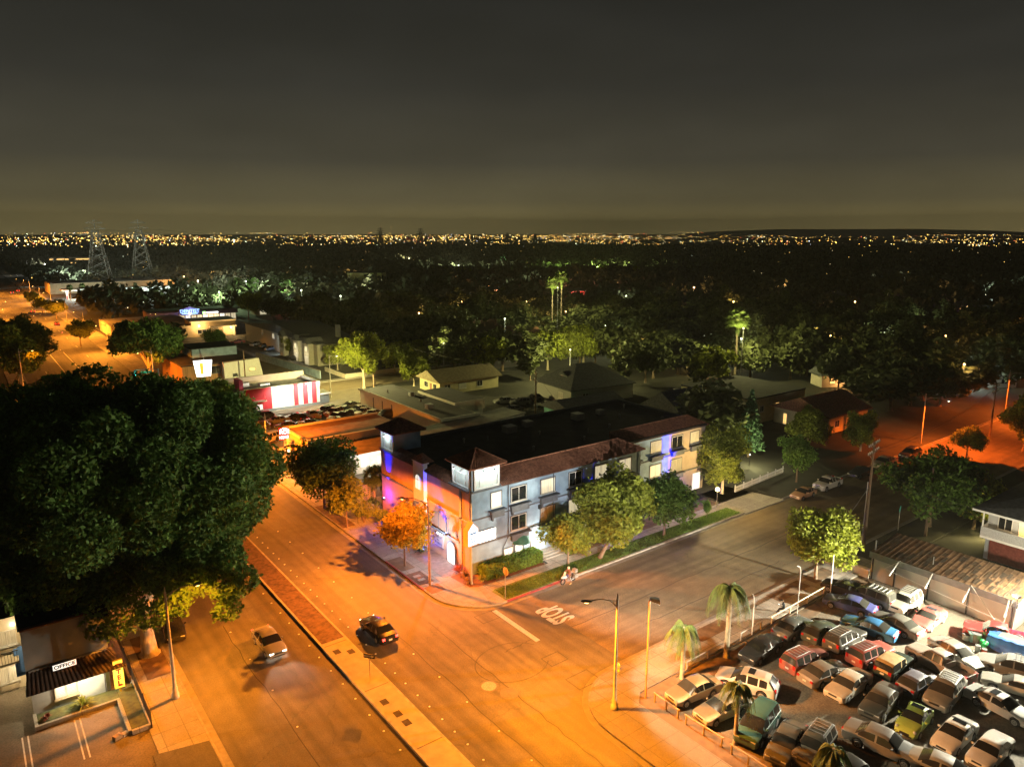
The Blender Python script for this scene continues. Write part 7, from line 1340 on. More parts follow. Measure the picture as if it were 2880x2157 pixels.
# boat under blue tarpaulin
_a, _b = at(2782, 1812), at(2900, 1862)
t = thing('covered_boat', (_a.x, _a.y, .065), math.atan2(_b.y - _a.y, _b.x - _a.x), 'trailer load under a blue and white tarpaulin at the right edge of the lot', 'covered boat'); b = MB(); n, k_ = 16, 9; g = random.Random(3)
for i in range(n + 1):
    u = i / n; wv = 1.15 * (.65 + .35 * math.sin(math.pi * min(u * 1.2 + .1, 1))); hz_ = 1.35 + .35 * math.sin(math.pi * u)
    for j in range(k_): a = -1 + 2 * j / (k_ - 1); b.v.append((u * 6.2, wv * a * (1.0 if abs(a) < .9 else 1.08) + g.uniform(-.05, .05), (.25 if abs(a) > .9 else hz_ * (1 - .35 * abs(a) ** 2)) + g.uniform(-.07, .07)))
for i in range(n):
    for j in range(k_ - 1): b.f.append((i * k_ + j, (i + 1) * k_ + j, (i + 1) * k_ + j + 1, i * k_ + j + 1)); b.mi.append(1 if 2 <= j <= 5 and i > 1 else 0)
b.f.append(tuple(range(k_))); b.mi.append(0); b.f.append(tuple(n * k_ + j for j in range(k_))); b.mi.append(0)
b.build('tarpaulin', [mat('tarp_blue', (.02, .11, .36), .45, .25, 2, .4), mat('tarp_white', (.48, .53, .54), .5, .2, 2, .4)], t, True, ang=50); b = MB(); b.box(-.9, 0, -.05, .05, .35, .45); b.build('tow_bar', STEEL, t)
for s in (1, -1): b = MB(); b.tube([(3, s * 1.15 - .08, .3), (3, s * 1.15 + .08, .3)], .3, 14); b.build('wheel', BLACKR, t)
# wheel stops in the lot
for k, (px, py) in enumerate(((2445, 1985), (2530, 1988), (2250, 1775), (2450, 1936))):
    g = at(px, py, .1); o = thing('wheel_stop', (g.x, g.y, .065), R(60 + 15 * k), ('concrete wheel stop beside the green beetle', 'concrete wheel stop under the silver wagon nose', 'pale timber block at the lot fence by the bent post', 'concrete wheel stop behind the beige saloon')[k], 'wheel stop'); MB().add([(-.8, -.09, 0), (.8, -.09, 0), (.8, .09, 0), (-.8, .09, 0), (-.75, -.05, .13), (.75, -.05, .13), (.75, .05, .13), (-.75, .05, .13)], [(0, 3, 2, 1), (4, 5, 6, 7), (0, 1, 5, 4), (1, 2, 6, 5), (2, 3, 7, 6), (3, 0, 4, 7)]).build('block', CONC2, o); b = MB(); b.lathe([(.02, .131), (.02, .14)], 6, (-.5, 0, 0)).lathe([(.02, .131), (.02, .14)], 6, (.5, 0, 0)); b.build('anchor_bolt', DARK, o)
t = thing('garden_lamp', (96.3, 30.6, .1), 0, 'small garden lamp glowing under the yellow tree by the apartments', 'lamp'); MB().tube([(0, 0, 0), (0, 0, 2.4)], .04, 6).build('post', DARK, t); MB().ball((0, 0, 2.52), .12, 8).build('globe', mat('dim_globe', (1, .9, .6), .5, 0, 1, emit=(1, .9, .6), es=3, sample=False), t); l = light('POINT', (0, 0, 0), (1, .80, .30), 3200, 'garden_light', size=.15); l.parent = t; l.location = (-.4, .2, 2.9)
t = thing('garden_lamp', (95.6, 64.6, .1), 0, 'small lamp added on the lawn to light the pointed conifer', 'lamp'); MB().tube([(0, 0, 0), (0, 0, 2.0)], .04, 6).build('post', DARK, t); MB().ball((0, 0, 2.12), .1, 8).build('globe', mat('dim_globe', (1, .9, .6)), t); l = light('POINT', (0, 0, 0), (1, .92, .45), 1300, 'garden_light', size=.15); l.parent = t; l.location = (.3, .1, 2.6)  # lamp added so the conifer shows
# ------------------------------------------------------------------ strip mall, low office, far buildings
dm = thing('dentist_strip_mall', (60, 322, .05), R(-4), 'low shopping strip with a lit blue DENTIST sign and bright shop windows', 'shops'); MAUV = mat('mauve_stucco', (.30, .20, .20), .85, .1, 1)
MB().box(0, 34, 0, 14, 0, 4.6).build('wall', MAUV, dm); MB().box(.3, 33.7, 2.5, 13.7, 4.603, 4.8).build('roof', ROOFD, dm); b = MB(); b.box(-.5, 34.5, -2.4, -.003, 3.1, 4.5); b.add([(11.5, -2.6, 3.2), (19.5, -2.6, 3.2), (19.5, -2.6, 5.2), (15.5, -2.6, 6.6), (11.5, -2.6, 5.2), (11.5, 1, 3.2), (19.5, 1, 3.2), (19.5, 1, 5.2), (15.5, 1, 6.6), (11.5, 1, 5.2)], [(0, 1, 2, 3, 4), (9, 8, 7, 6, 5), (1, 6, 7, 2), (2, 7, 8, 3), (3, 8, 9, 4), (0, 4, 9, 5)]); b.build('fascia', MAUV, dm)
for k in range(15): window(dm, face('S', 0), .6 + 2.25 * k, 2.6 + 2.25 * k, .4, 2.9, CURT if k % 3 else CURTW, mat('bronze_frame', (.10, .08, .06), .5), sill=False)
NEON = mat('neon_blue', (.3, .5, 1), .4, 0, 1, emit=(.25, .45, 1.0), es=1.6, sample=False); text('lit_lettering', 'DENTIST', 1.9, (15.5, -2.72, 4.75), (R(90), 0, 0), NEON, dm, .03, sx=1.0); q = MB(); q.box(12.4, 14.8, -2.7, -2.65, 3.6, 3.85).box(16.2, 18.6, -2.7, -2.65, 3.6, 3.85); q.build('neon_bar', NEON, dm); q = MB(); q.add([(15.1, -2.7, 4.0), (15.9, -2.7, 4.0), (15.8, -2.7, 3.3), (15.6, -2.7, 3.3), (15.5, -2.7, 3.6), (15.4, -2.7, 3.3), (15.2, -2.7, 3.3)], [(0, 1, 2, 3, 4, 5, 6)]); q.build('tooth_emblem', mat('white_neon', (1, 1, 1), .5, 0, 1, emit=(.9, .95, 1), es=6, sample=False), dm); q = MB(); q.box(20.5, 21.6, -2.46, -2.41, 3.3, 4.2); q.build('green_sign', mat('green_neon', (.3, 1, .2), .5, 0, 1, emit=(.3, .9, .15), es=3, sample=False), dm); q = MB(); q.box(22, 26.5, -2.46, -2.41, 3.5, 3.95); q.build('white_sign', mat('white_neon2', (1, 1, 1), .5, 0, 1, emit=(.9, 1, .95), es=3, sample=False), dm)
l = light('POINT', (0, 0, 0), (.25, .35, 1), 450, 'sign_light', size=.5); l.parent = dm; l.location = (15.5, -5, 4.5)
for x in (6, 24): l = light('POINT', (0, 0, 0), WARMW, 900, 'shop_light', size=.5); l.parent = dm; l.location = (x, -2, 2.8)
lo = thing('low_office_building', (62, 268, .05), R(-4), 'two tier sandy office building in front of the shopping strip', 'office'); SND = mat('sandy_stucco', (.42, .32, .20), .85, .1, 1); MB().box(2, 17, 4, 16, 0, 5.2).build('wall', SND, lo); MB().box(-2, 1.997, 4, 12, 0, 4.2).build('side_wing', SND, lo); MB().box(1.7, 17.3, 3.7, 16.3, 5.203, 5.6).build('parapet', CRM, lo); b = MB()
for x in (9, 12.5, 16): b.box(x - .3, x + .3, 2.2, 2.8, 0, 3.2)
b.build('porch_column', CRM, lo); MB().box(8, 17, 2.0, 3.997, 3.203, 3.6).build('porch_roof', CRM, lo); window(lo, face('S', 4), 4, 7, 1, 2.6, GLASSD); window(lo, face('W', -2), 6, 9, .5, 2.6, CURT)
for x, y, z in ((4.5, 2.6, 4.0), (15, 1.6, 2.9)): lb = MB().ball((x, y + .6, z), .25, 8).build('wall_lamp', mat('wall_lamp_glow', (1, 1, 1)), lo); l = light('POINT', (0, 0, 0), (1, .62, .22), 1000, 'wall_lamp_light', size=.2); l.parent = lb; l.location = (x, y - .3, z)
rs = house('red_lit_shop', (106, 328, .02), 0, 16, 10, 3.6, 1.2, SND, ROOFD, 'small shop with one red lit end wall among dark trees', 'shop', wins=[('S', 0, 1, 4, .4, 2.6, CURT), ('S', 0, 5, 9, .4, 2.6, CURT)]); q = MB(); q.box(10.5, 15.5, -.2, -.02, .6, 3.2); q.build('red_panel', mat('red_neon', (1, .05, .03), .5, 0, 1, emit=(1, .03, .03), es=2.2), rs)
sf = house('boulevard_store', (41.5, 262, .1), 0, 13, 20, 5.2, .3, CRM, ROOFD, 'cream store corner peeking out behind the dark boulevard tree', 'store', eave=.1, wins=[('W', 0, 4, 5.2, 2.4, 3.8, GLASSD), ('S', 0, 5, 6.4, 2.2, 3.6, GLASSD)])
house('curved_roof_store', (41.5, 287, .1), 0, 26, 26, 4.2, .5, CRM, mat('pale_flat_roof', (.26, .24, .21), .9, .2, .4), 'wide low store with a pale roof line behind the boulevard trees', 'store', eave=.1)
# bright petrol station and shops far up the boulevard
gs = thing('petrol_station', (46, 470, .05), 0, 'brightly lit white petrol station far up the boulevard', 'petrol station'); b = MB(); b.box(0, 18, 0, 10, 4.8, 5.7); b.build('canopy', WHITEP, gs); b = MB()
for x in (3, 15):
    for y in (2, 8): b.box(x - .2, x + .2, y - .2, y + .2, 0, 4.797)
b.build('column', WHITEP, gs); b = MB()
for x in (3, 9, 15): b.box(x - .4, x + .4, 4, 5.4, 0, 2.0)
b.build('pump', RWR, gs); MB().box(.5, 17.5, .5, 9.5, 4.74, 4.797).build('light_panel', mat('canopy_glow', (1, 1, 1), .5, 0, 1, emit=(.92, 1, .95), es=5), gs); MB().box(26, 62, 6, 16, 0, 5.0).build('shop_wall', mat('shop_white', (.7, .72, .7), .7, .05, 1), gs)
for x, y in ((9, 5), (30, -2), (45, -2), (58, -3), (20, -6)): l = light('POINT', (0, 0, 0), (.85, 1, .88), 14000, 'station_light', size=.6); l.parent = gs; l.location = (x, y, 4.4)
house('long_store', (45, 520, .05), 0, 70, 30, 6.5, .5, SND, ROOFG, 'long low store with a pale wall behind the petrol station', 'store', eave=.2)
house('pale_office_block', (76, 860, 0), R(-6), 52, 20, 13, .4, CRM, ROOFD, 'pale office block with lit floors near the horizon at the left', 'office', eave=.2, wins=[('S', 0, 1, 36, z, z + 1.4, WARM) for z in (2.5, 6.2, 10)])
house('green_lit_hall', (160, 448, 0), R(-38), 44, 18, 6.4, .4, YST, ROOFD, 'long low hall with a green lit wall in front of the yellow hall', 'hall', eave=.2, wins=[('S', 0, x, x + 1.6, 2.4, 4, GLASSD) for x in (4, 14, 20, 26, 32)] + [('S', 0, 9, 10.6, 2.4, 4, CURT)])
yh = house('yellow_lit_hall', (200, 438, 0), R(-38), 22, 16, 11.5, .4, mat('yellow_hall', (.55, .50, .20), .85, .05, .5), ROOFD, 'tall plain yellow lit hall in the middle distance', 'hall', eave=.2); window(yh, face('E', 22), 2, 4, 3, 8.5, GLASSD); window(yh, face('E', 22), 6, 8, 3, 8.5, GLASSD); window(yh, face('E', 22), 10, 12, 3, 8.5, GLASSD)
house('lit_terrace', (425, 838, 0), R(-42), 90, 16, 7, 2.5, YST, ROOFD, 'row of distant cream houses lit by lamps at mid distance', 'houses', wins=[('S', 0, x, x + 3, 1, 3, CURT) for x in range(5, 80, 12)])
def plain_light(px, py, z, col, wt, size=.4): l = light('POINT', at(px, py, z), col, wt, 'far_lamp_light', size=size)
def lamp_post(px, py, H, col, wt, label, group='far lamps in the neighbourhood', lens=None, es=40):
    g = at(px, py); t = thing('lamp_post', (g.x, g.y, 0), 0, label, 'lamp', group); d = g.length; r_ = max(.22, d * .0009); MB().tube([(0, 0, 0), (0, 0, H)], max(.06, d * .0003), 6).build('pole', STEEL, t); MB().ball((0, 0, H + r_ * .8), r_, 8).build('globe', mat('globe_%d_%d_%d' % tuple(int(q * 9) for q in col), col, .5, 0, 1, emit=col, es=es, sample=False), t); l = light('POINT', (0, 0, 0), col, wt * 1.3, 'lamp_light', size=.3); l.parent = t; l.location = (-.6, -.6, H - .3)
for px, py, H, col, wt, lab in ((695, 838, 9, (.85, 1, .75), 15000, 'bright white-green lamp over the parking area left of the yellow hall'), (620, 870, 8, (.7, 1, .5), 9000, 'greenish lamp behind the DENTIST strip'), (560, 830, 8, (1, .85, .5), 5000, 'amber lamp right of the two pylons'), (520, 815, 8, (1, .5, .15), 7000, 'orange lamp between the pylons'), (775, 845, 6, (.5, 1, .3), 7000, 'green tinted lamp at the green lit hall'), (1020, 838, 6, (1, 1, .6), 5200, 'white lamp washing the tall yellow hall wall'), (1290, 775, 8, (.9, 1, .6), 22000, 'white lamp among bright green trees in mid distance'), (1600, 775, 7, (.6, 1, .2), 16000, 'lamp lighting the row of green trees in mid distance'), (1680, 776, 7, (.7, 1, .25), 16000, 'second lamp lighting the row of green trees'), (1745, 772, 7, (.8, 1, .3), 12000, 'third lamp lighting the row of green trees'), (1150, 745, 7, (1, .9, .5), 12000, 'lamp beside the distant cream houses'), (1420, 750, 6, (.4, 1, .4), 4000, 'small green lamp near the tree row'), (240, 800, 8, (.8, 1, .85), 9000, 'white lamp at the far car yard'), (190, 805, 8, (.8, 1, .85), 9000, 'white lamp beside the far car yard palms'), (130, 770, 8, (1, .95, .8), 9000, 'white lamp behind the petrol station')):
    lamp_post(px, py, H, col, wt, lab)
for k, (px, py, wt, c) in enumerate(((1590, 935, 9, 0), (1480, 900, 5, 0), (1700, 985, 5, 1), (1900, 930, 7, 0), (1760, 880, 7, 1), (2060, 900, 7, 0), (2080, 1030, 6, 1), (2140, 965, 6, 0), (2330, 1020, 5, 0), (2480, 1010, 6, 1), (2650, 1020, 5, 0), (2800, 1010, 6, 0), (2560, 950, 7, 1), (2400, 900, 7, 0), (1300, 900, 7, 0), (1180, 940, 6, 0), (1420, 960, 5, 1), (1250, 980, 5, 0), (1100, 890, 7, 0), (960, 880, 7, 1), (1800, 1030, 5, 0), (2250, 1060, 5, 1), (2700, 1120, 5, 0), (2840, 1090, 5, 1), (1950, 850, 8, 0), (2200, 840, 8, 0), (2620, 850, 8, 0), (1000, 800, 9, 0), (850, 860, 8, 1), (600, 800, 9, 0), (1450, 830, 8, 1), (1700, 820, 9, 0))):
    lamp_post(px, py, 7.5, ((1, .55, .2), (.8, .9, .55))[c], wt * (170 if px < 1900 else 80), ('small amber lamp added among the dark trees to brighten them', 'small pale lamp added among the dark trees to brighten them')[c], 'lamps added to brighten the dark neighbourhood', es=5)  # lamps added to lift the dark blocks between the trees
for x, y, H, wt, lab in ((118.0, 132.0, 8, 11000, 'pale street lamp between the yellow house and the grey hip roofed house'), (161.5, 187.5, 18, 9000, 'pale lamp added to light the twin tall palms'), (150.0, 105.5, 13.5, 9000, 'pale lamp added to light the lone tall palm'), (99.0, 160.0, 8, 6000, 'pale street lamp behind the pale yellow house')):
    t = thing('lamp_post', (x, y, 0), 0, lab, 'lamp', 'far lamps in the neighbourhood'); MB().tube([(0, 0, 0), (0, 0, H)], .08, 6).build('pole', STEEL, t); MB().ball((0, 0, H + .15), .16, 8).build('globe', mat('dim_globe', (1, .9, .6), .5, 0, 1, emit=(1, .9, .6), es=3, sample=False), t); l = light('POINT', (0, 0, 0), (1, .92, .34), wt * .8, 'lamp_light', size=.2); l.parent = t; l.location = (-.5, -.5, H + .5)  # both palm lamps are added to light the palm crowns
# scattered houses with lit walls in the dark neighbourhood
NB = 'houses in the dark neighbourhood'
for k, (px, py, L_, wd, az, h, wl, col, wt, lab) in enumerate(((1500, 925, 14, 8, -35, 3, CRM, (1, .5, .15), 260, 'small house with an amber lit wall left of the twin palms'), (1645, 920, 13, 8, -35, 3, CRM, (1, .5, .15), 420, 'house with an orange lit garage right of the twin palms'), (1545, 905, 12, 8, -30, 3, CRM, (1, .45, .12), 180, 'little amber lit bungalow behind the twin palms'), (1590, 840, 14, 9, -30, 4, RWR, (1, .35, .2), 1500, 'reddish lit house behind the taller twin palm'), (1345, 835, 22, 9, -40, 4, CRM, (1, .42, .15), 1500, 'long reddish lit house in the middle distance'), (1285, 865, 14, 9, -40, 3, CRM, (1, .8, .5), 420, 'pale lit porch house in the middle distance'), (1930, 1035, 9, 6, -35, 3, CRM, (1, .62, .12), 160, 'small amber lit shed below the lone palm'), (2310, 1090, 9, 5, -30, 3, CRM, (1, .5, .15), 130, 'orange lit hut among the dark trees at right'), (2210, 945, 26, 8, -28, 3, YST, (1, .75, .2), 700, 'long low yellow lit house at the right'), (2260, 972, 14, 8, -30, 3, GW, (1, .95, .8), 160, 'pale gable wall below the long yellow house'), (2590, 1095, 24, 7, -32, 3, GW, (.9, 1, .9), 190, 'pale grey long house among the dark trees at right'), (2680, 880, 12, 8, -30, 3, CRM, (1, .6, .25), 420, 'house with an amber edge lit roof at the far right'), (2490, 925, 9, 6, -30, 3, CRM, (1, .7, .45), 900, 'house under a starry white lamp at the far right'), (2470, 818, 12, 8, -30, 3, CRM, (.95, .95, .75), 1500, 'pale lit house far off at the right'), (2750, 840, 14, 8, -30, 3, CRM, (.8, 1, .8), 900, 'greenish lit house far off at the right edge'), (2300, 880, 12, 8, -30, 3, CRM, (1, .5, .2), 400, 'brownish lit house between dark trees at right'), (2740, 955, 12, 8, -30, 3, CRM, (1, .4, .12), 500, 'orange lit hedge house at the right'), (1945, 960, 16, 8, -32, 3, GW, (.85, 1, .7), 260, 'pale roofed carport in the dark middle'), (790, 790, 26, 10, -45, 5, CRM, (1, .6, .25), 2600, 'amber lit block behind the pylons'), (960, 735, 30, 10, -45, 6, CRM, (1, .55, .25), 5200, 'orange lit building far left of centre'), (940, 760, 24, 10, -45, 5, CRM, (1, .7, .35), 2000, 'dim amber building far left of centre'))):
    g = at(px, py); t = house('neighbourhood_house', (g.x, g.y, 0), R(az), L_, wd, h, 1.8, wl, ROOFG, lab, group=NB, wins=[('S', 0, 2, 3.6, .9, 2.2, WARM if k % 3 else CURT), ('S', 0, L_ - 4, L_ - 2.2, .9, 2.2, GLASSD)])
    lb = MB().ball((L_ * .5, -.3, h - .4), max(.12, g.length * .0006), 8).build('porch_lamp', mat('globe_%d_%d_%d' % tuple(int(q * 9) for q in col), col, .5, 0, 1, emit=col, es=25, sample=False), t); l = light('POINT', (0, 0, 0), col, wt * 3.2, 'porch_light', size=.2); l.parent = lb; l.location = (L_ * .5, -1.2, h - .7)
t = thing('light_strip', at(2685, 910), R(-30), 'purple neon strip glowing on a roof at the far right', 'light strip', None); q = MB(); q.box(0, 8, -.1, .1, 1.8, 2.2); q.build('neon_tube', mat('purple_neon', (.6, .1, 1), .5, 0, 1, emit=(.55, .05, 1), es=5, sample=False), t); MB().box(0, .15, -.1, .1, 0, 1.797).build('support', DARK, t)
t = thing('window_lights', at(2273, 1184), R(-90), 'pair of blue glowing arched windows at the tile roofed cottage', 'lit window', None)
for x, c in ((0, (.1, .5, 1)), (1.5, (.12, .1, 1))): q = MB(); q.box(x, x + .7, -.06, .06, .4, 2.4); q.build('pane', mat('blue_window_%d' % int(x), c, .5, 0, 1, emit=c, es=2.0, sample=False), t)
# transmission pylons
PY = mat('pylon_steel', (.34, .34, .32), .6, .1, 1, metal=.3)
def pylon(px, py_base, top, label, w_=5.5):
    g = at(px, py_base); H = height_at(top, g.x, g.y); t = thing('pylon', (g.x, g.y, 0), YAW - math.pi / 2 + .3, label, 'pylon', 'transmission pylons'); s = max(.2, g.length * .0004); b = MB(); P = lambda k, u: (w_ * (1 - u) ** 1.15 + 1.0) * k
    for a, c in ((1, 1), (1, -1), (-1, 1), (-1, -1)): b.tube([(P(a, u), P(c, u), H * u) for u in (0, .3, .6, .85)], s, 4)
    us = [0, .14, .28, .4, .52, .63, .72, .8, .85]
    for u0, u1 in zip(us, us[1:]):
        for q_ in ((1, 1, -1, 1), (1, -1, -1, -1), (1, 1, 1, -1), (-1, 1, -1, -1)): b.tube([(P(q_[0], u0), P(q_[1], u0), H * u0), (P(q_[2], u1), P(q_[3], u1), H * u1)], s * .6, 4); b.tube([(P(q_[2], u0), P(q_[3], u0), H * u0), (P(q_[0], u1), P(q_[1], u1), H * u1)], s * .6, 4)
    b.build('lattice', PY, t); b = MB(); b.tube([(0, 0, H * .85), (0, 0, H)], s, 4); b.build('peak', PY, t)
    for u, wv in ((.78, 8), (.87, 6.5), (.95, 5)): b = MB(); b.tube([(-wv, 0, H * u), (wv, 0, H * u)], s * .8, 4).tube([(-wv, 0, H * u), (0, 0, H * (u + .04)), (wv, 0, H * u)], s * .6, 4); b.build('crossarm', PY, t)
    return Vector((g.x, g.y, H))
pa = pylon(285, 810, 618, 'left of the two large lattice pylons', 6.5); pb = pylon(405, 800, 618, 'right of the two large lattice pylons', 6.5)
pc = pylon(1072, 715, 640, 'left of the pair of distant pylons near the horizon', 7); pd = pylon(1184, 715, 642, 'right of the pair of distant pylons near the horizon', 7); pylon(1426, 702, 655, 'small far pylon right of centre at the horizon', 7); pylon(1505, 700, 658, 'smaller far pylon at the horizon', 7); pylon(2152, 700, 660, 'slender far pylon at the right part of the horizon', 7)
for a, c, l_ in ((pa, pc, 'power line from the left pylon to the distant left pylon'), (pb, pd, 'power line from the right pylon to the distant right pylon')): wire(a * 1 - Vector((0, 0, 6)), c - Vector((0, 0, 6)), 9, l_, 14, .06)
# ------------------------------------------------------------------ neighbourhood trees
far = [tree_meshes(4.6, 9.5, 2.0, 26, 1500, .75, L_DRK, 40 + k, .25, 2.2, br=(.3, .45)) for k in range(5)] + [tree_meshes(3.0, 12.5, 1.5, 26, 1300, .7, L_DRK, 50, .2, 2.0, br=(.3, .45))]
used = []
def clear(x, y, r_=4.5):
    if x < 45 and y < 1000 and x > 5: return False
    for a in AVOID:
        if a[0] - r_ < x < a[1] + r_ and a[2] - r_ < y < a[3] + r_: return False
    return all((x - u) ** 2 + (y - v) ** 2 > r_ * r_ for u, v in used)
AVOID = [(128, 162, 160, 196), (115, 150, 88, 112), (5, 90, 50, 178), (80, 106, 132, 150), (95, 120, 96, 130), (60, 98, 178, 256), (40, 64, 170, 240), (56, 98, 256, 345), (40, 70, 256, 320), (84, 240, 33, 56), (108, 142, 58, 106), (88, 108, 88, 126), (-40, 12, 40, 90), (34, 130, 455, 560), (34, 160, 350, 352)]
g_ = random.Random(99)
def sector(dmin, dmax, amin=-37, amax=37, pw=.5):
    d = dmin + (dmax - dmin) * g_.random() ** pw; a = YAW - R(g_.uniform(amin, amax)); return math.cos(a) * d, math.sin(a) * d, d
TL = 'dark broadleaf tree standing in the unlit neighbourhood beyond the hotel'; TG = 'dark neighbourhood trees'
cnt = 0; tries = 0
while cnt < 285 and tries < 9000:
    tries += 1; x, y, d = sector(110, 330, pw=.6)
    if not clear(x, y, 4.4 + d * .004): continue
    used.append((x, y)); cnt += 1; tree(far[g_.randrange(6)], (x, y, 0), TL, 'neighbourhood_tree', TG, g_.uniform(0, 6.28), (g_.uniform(.8, 1.5) + d * .0006,) * 2 + (g_.uniform(.75, 1.25),))
# lit trees
YT = 'yellow lit trees of the cross street'
LIT = tree_meshes(5.2, 12.5, 3.2, 44, 12000, .42, L_LIME, 61, .3, 3.6, br=(.22, .34), bark=BARKP, droop=.3); LIT2 = tree_meshes(4.2, 8.0, 2.2, 34, 8000, .4, L_OLI, 62, .25, 2.6, bark=BARKP)
for px, py, me, s, lab in ((1024, 1094, LIT, 1.08, 'tall yellow lit tree with a forked pale trunk at the cross street'), (1110, 1050, LIT2, 1.0, 'yellow lit tree right of the tall forked one'), (1165, 1085, LIT2, .85, 'smaller yellow-green tree nearest the pale yellow house'), (1195, 1045, LIT2, 1.0, 'yellow-green tree over the garden wall'), (1370, 1050, LIT2, 1.15, 'round green-yellow tree behind the yellow house'), (1540, 1040, LIT2, 1.3, 'broad green tree below the twin palms, left'), (1640, 1030, LIT2, 1.35, 'broad green tree below the twin palms, right'), (1985, 1100, LIT2, 1.25, 'large dim tree around the lone tall palm'), (950, 1040, LIT2, .8, 'dark rounded tree at the townhouse corner'), (830, 1000, LIT2, .7, 'small garden tree in front of the townhouses')):
    g = at(px, py); tree(me, (g.x, g.y, .05), lab, group=YT, rz=px * .1, sc_=s)
GT = 'green lit trees in the middle distance'
for k, (px, py) in enumerate(((1590, 785), (1620, 782), (1665, 782), (1705, 780), (1740, 782), (1775, 783), (1560, 790), (1300, 790), (1265, 788), (1340, 790), (1230, 785))):
    g = at(px, py); tree(LIT2, (g.x, g.y, 0), 'green lit tree in the glowing row far behind the twin palms' if k < 7 else 'green lit tree round the white lamp in the middle distance', 'broadleaf_tree', GT, k, (1.5, 1.5, 1.25))
BT = 'trees along the boulevard'
fig((35.6, 196, .1), 9.8, 16.5, 3.6, 'rounded dark fig tree at the cross street with a lamp glowing inside', 71, 20000, .5, 3.6, .5, keep=lambda b: not (b[0] < 0 and abs(b[1]) < 5.5 and b[2] < 8.5))
for k, (px, py, s, lab) in enumerate(((610, 1190, 1.25, 'bushy amber lit tree at the kerb beside the big fig trees'), (560, 1180, 1.1, 'darker kerb tree behind the bushy amber lit one'), (228, 975, 1.2, 'dark kerb tree beside the far orange road'), (160, 900, 1.2, 'kerb tree on the far boulevard, nearer one'), (120, 880, 1.0, 'kerb tree on the far boulevard, middle one'), (95, 860, 1.0, 'kerb tree on the far boulevard, farthest one'), (10, 1010, 1.3, 'tree at the left frame edge by the far boulevard'), (40, 1085, 1.6, 'dark tree at the left frame edge under two thin lamps'), (700, 900, 1.6, 'dark conical tree right of the DENTIST strip'), (610, 1000, 1.2, 'small tree in front of the low sandy office'))):
    g = at(px, py); tree(T_ROUND2 if k in (0, 9) else (T_BIG if k in (6, 7) else T_ROUND), (g.x, g.y, .1), lab, group=BT, rz=k, sc_=s)
pal = fan_palm(7.0, 2.0, 9, .8, .3)
for px, py, lab in ((200, 845, 'left palm in front of the bright far shops'), (235, 840, 'right palm in front of the bright far shops')): g = at(px, py); tree(pal, (g.x, g.y, 0), lab, 'fan_palm_tree', BT)
# far wood: the tree carpet out to the city plain, one mass
cen = []; n_ = 0
for _ in range(15000):
    x, y, d = sector(300, 1750, -39, 39, .62)
    if not clear(x, y, 0.0) or (18 < x < 48 and y < 1100): continue
    H = g_.uniform(6, 13) + (3 if g_.random() < .12 else 0); r_ = g_.uniform(3.5, 7); k = 60 if d < 800 else 26
    dd = npr.normal(size=(k, 3)); dd /= np.linalg.norm(dd, axis=1)[:, None]; q = dd * npr.uniform(.5, 1, k)[:, None] * np.array([r_, r_, H * .45]) + np.array([x, y, H * .55]); cen.append((q, 1.5 + d * .0012))
V = np.concatenate([leaf_quads(q, s) for q, s in cen]); o = link('far_wood', fast_mesh('far_wood', V, mat('leaf_far', (.10, .105, .065), .8, .3, .05, isl=.5))); tag(o, 'dark carpet of distant trees reaching to the city lights', 'wood', kind='stuff')
# ------------------------------------------------------------------ city lights on the plain
LC = [((1, .62, .13), 6), ((1, .48, .09), 3), ((1, .80, .38), 2), ((.8, 1, .65), .7), ((1, .16, .07), .5), ((.75, .8, 1), .3)]
def lights_mesh(name, pts, es, label):
    V, F, MI = [], [], []; ms = [mat('city_%d_%s' % (i, name), c, .5, 0, 1, emit=c, es=es, sample=False) for i, (c, _) in enumerate(LC)]; W = [w_ for _, w_ in LC]
    for x, y, z, r_ in pts:
        k = g_.choices(range(len(LC)), W)[0]; o = len(V); V += [(x + r_, y, z), (x - r_, y, z), (x, y + r_, z), (x, y - r_, z), (x, y, z + r_), (x, y, z - r_)]
        for f in ((0, 2, 4), (2, 1, 4), (1, 3, 4), (3, 0, 4), (2, 0, 5), (1, 2, 5), (3, 1, 5), (0, 3, 5)): F.append(tuple(i + o for i in f)); MI.append(k)
    me = bpy.data.meshes.new(name); me.from_pydata(V, [], F)
    for m_ in ms: me.materials.append(m_)
    me.polygons.foreach_set('material_index', MI); me.update(); tag(link(name, me), label, 'city lights', kind='stuff')
P = []
def ang(px): return YAW - math.atan2(px - CXP, FL)
def put(px, py, d, s=1.0):
    z = CAM_H + d * math.tan(math.atan((CYP - py) / FL) - PITCH); a = ang(px); P.append((math.cos(a) * d, math.sin(a) * d, max(z, .5), d * .00036 * s * g_.uniform(.6, 1.5)))
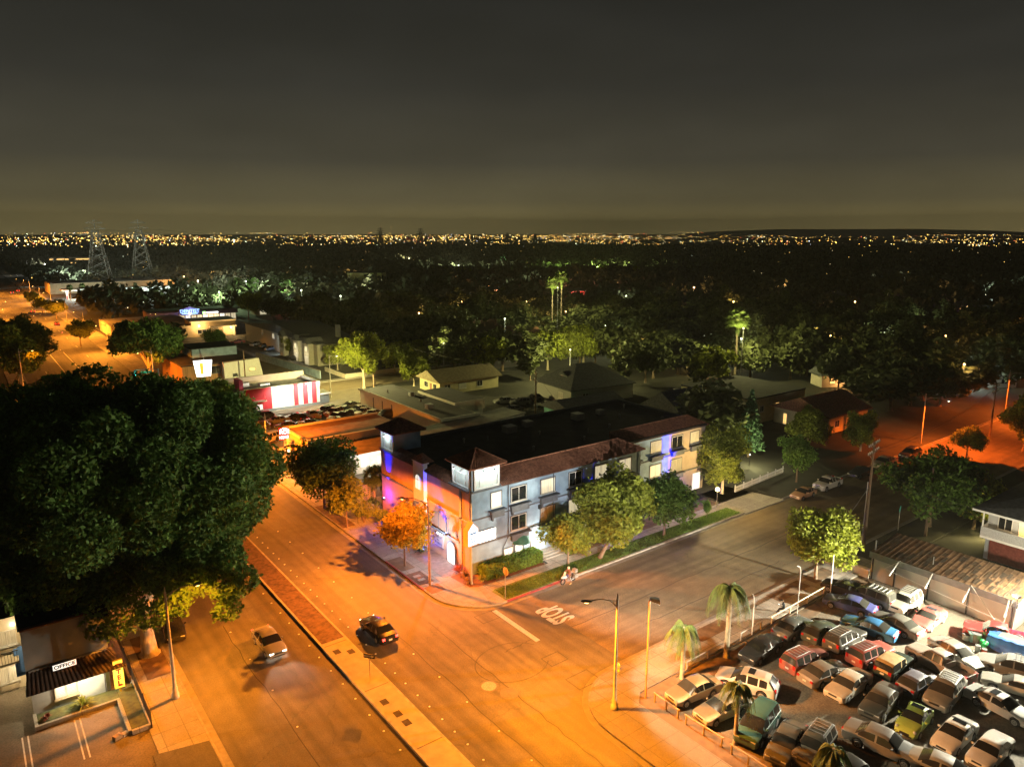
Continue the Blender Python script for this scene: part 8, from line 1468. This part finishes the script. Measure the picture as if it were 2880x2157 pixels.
def spread(n, d0, d1, amin, amax, zmax, s=1.0):
    for _ in range(n):
        d = d0 + (d1 - d0) * g_.random() ** 1.4; a = YAW - R(g_.uniform(amin, amax)); z = 2 + zmax * g_.random() ** 2.2; P.append((math.cos(a) * d, math.sin(a) * d, z, d * .00024 * s * g_.uniform(.5, 1.5) ** 2))
for c in range(46):                                             # clusters along the streets of the plain
    a0 = g_.uniform(-36, 36); d0 = 1750 + 7500 * g_.random() ** 1.3; da = g_.uniform(1.0, 4.5); z0 = 3 + max(0, d0 - 4500) * .011 * g_.random()
    for k in range(g_.randrange(18, 46)): a = YAW - R(a0 + da * g_.gauss(0, .45)); d = d0 * (1 + .03 * g_.gauss(0, 1)); P.append((math.cos(a) * d, math.sin(a) * d, z0 + abs(g_.gauss(0, 4)), d * .00023 * g_.uniform(.5, 1.6)))
spread(900, 1700, 9000, -37, 37, 16); spread(420, 1500, 5200, -36, -20, 12, 1.25); spread(620, 2600, 9000, -14, 9, 26); spread(320, 4500, 9500, -37, -5, 40); spread(150, 6500, 9800, -5, 20, 30)
lights_mesh('city_lights', P, 4.5, 'thousands of amber and white city lights along the horizon')
P = []; 
for _ in range(130):
    x, y, d = sector(330, 1500, -37, 36, .6)
    if not (18 < x < 48): P.append((x, y, g_.uniform(8.5, 12.5), d * .00030 * g_.uniform(.5, 1.2)))
spread(150, 250, 1500, -38, -24, 6, 1.1)
lights_mesh('neighbourhood_lights', P, 1.6, 'small scattered lights among the dark trees')
# ------------------------------------------------------------------ the night air over the plain
hz = MB().box(-3000, 13500, -1500, 13500, -6, 330).build('haze', [])
hm_ = bpy.data.materials.new('night_air'); hm_.use_nodes = True; hn = hm_.node_tree.nodes; hn.remove(hn['Principled BSDF'])
pv = hn.new('ShaderNodeVolumePrincipled'); pv.inputs['Color'].default_value = (1.0, .93, .74, 1); pv.inputs['Density'].default_value = 0.00009; hm_.node_tree.links.new(pv.outputs[0], hn['Material Output'].inputs['Volume'])
hz.data.materials.append(hm_); tag(hz, 'thin night haze over the city plain', 'haze', kind='stuff')
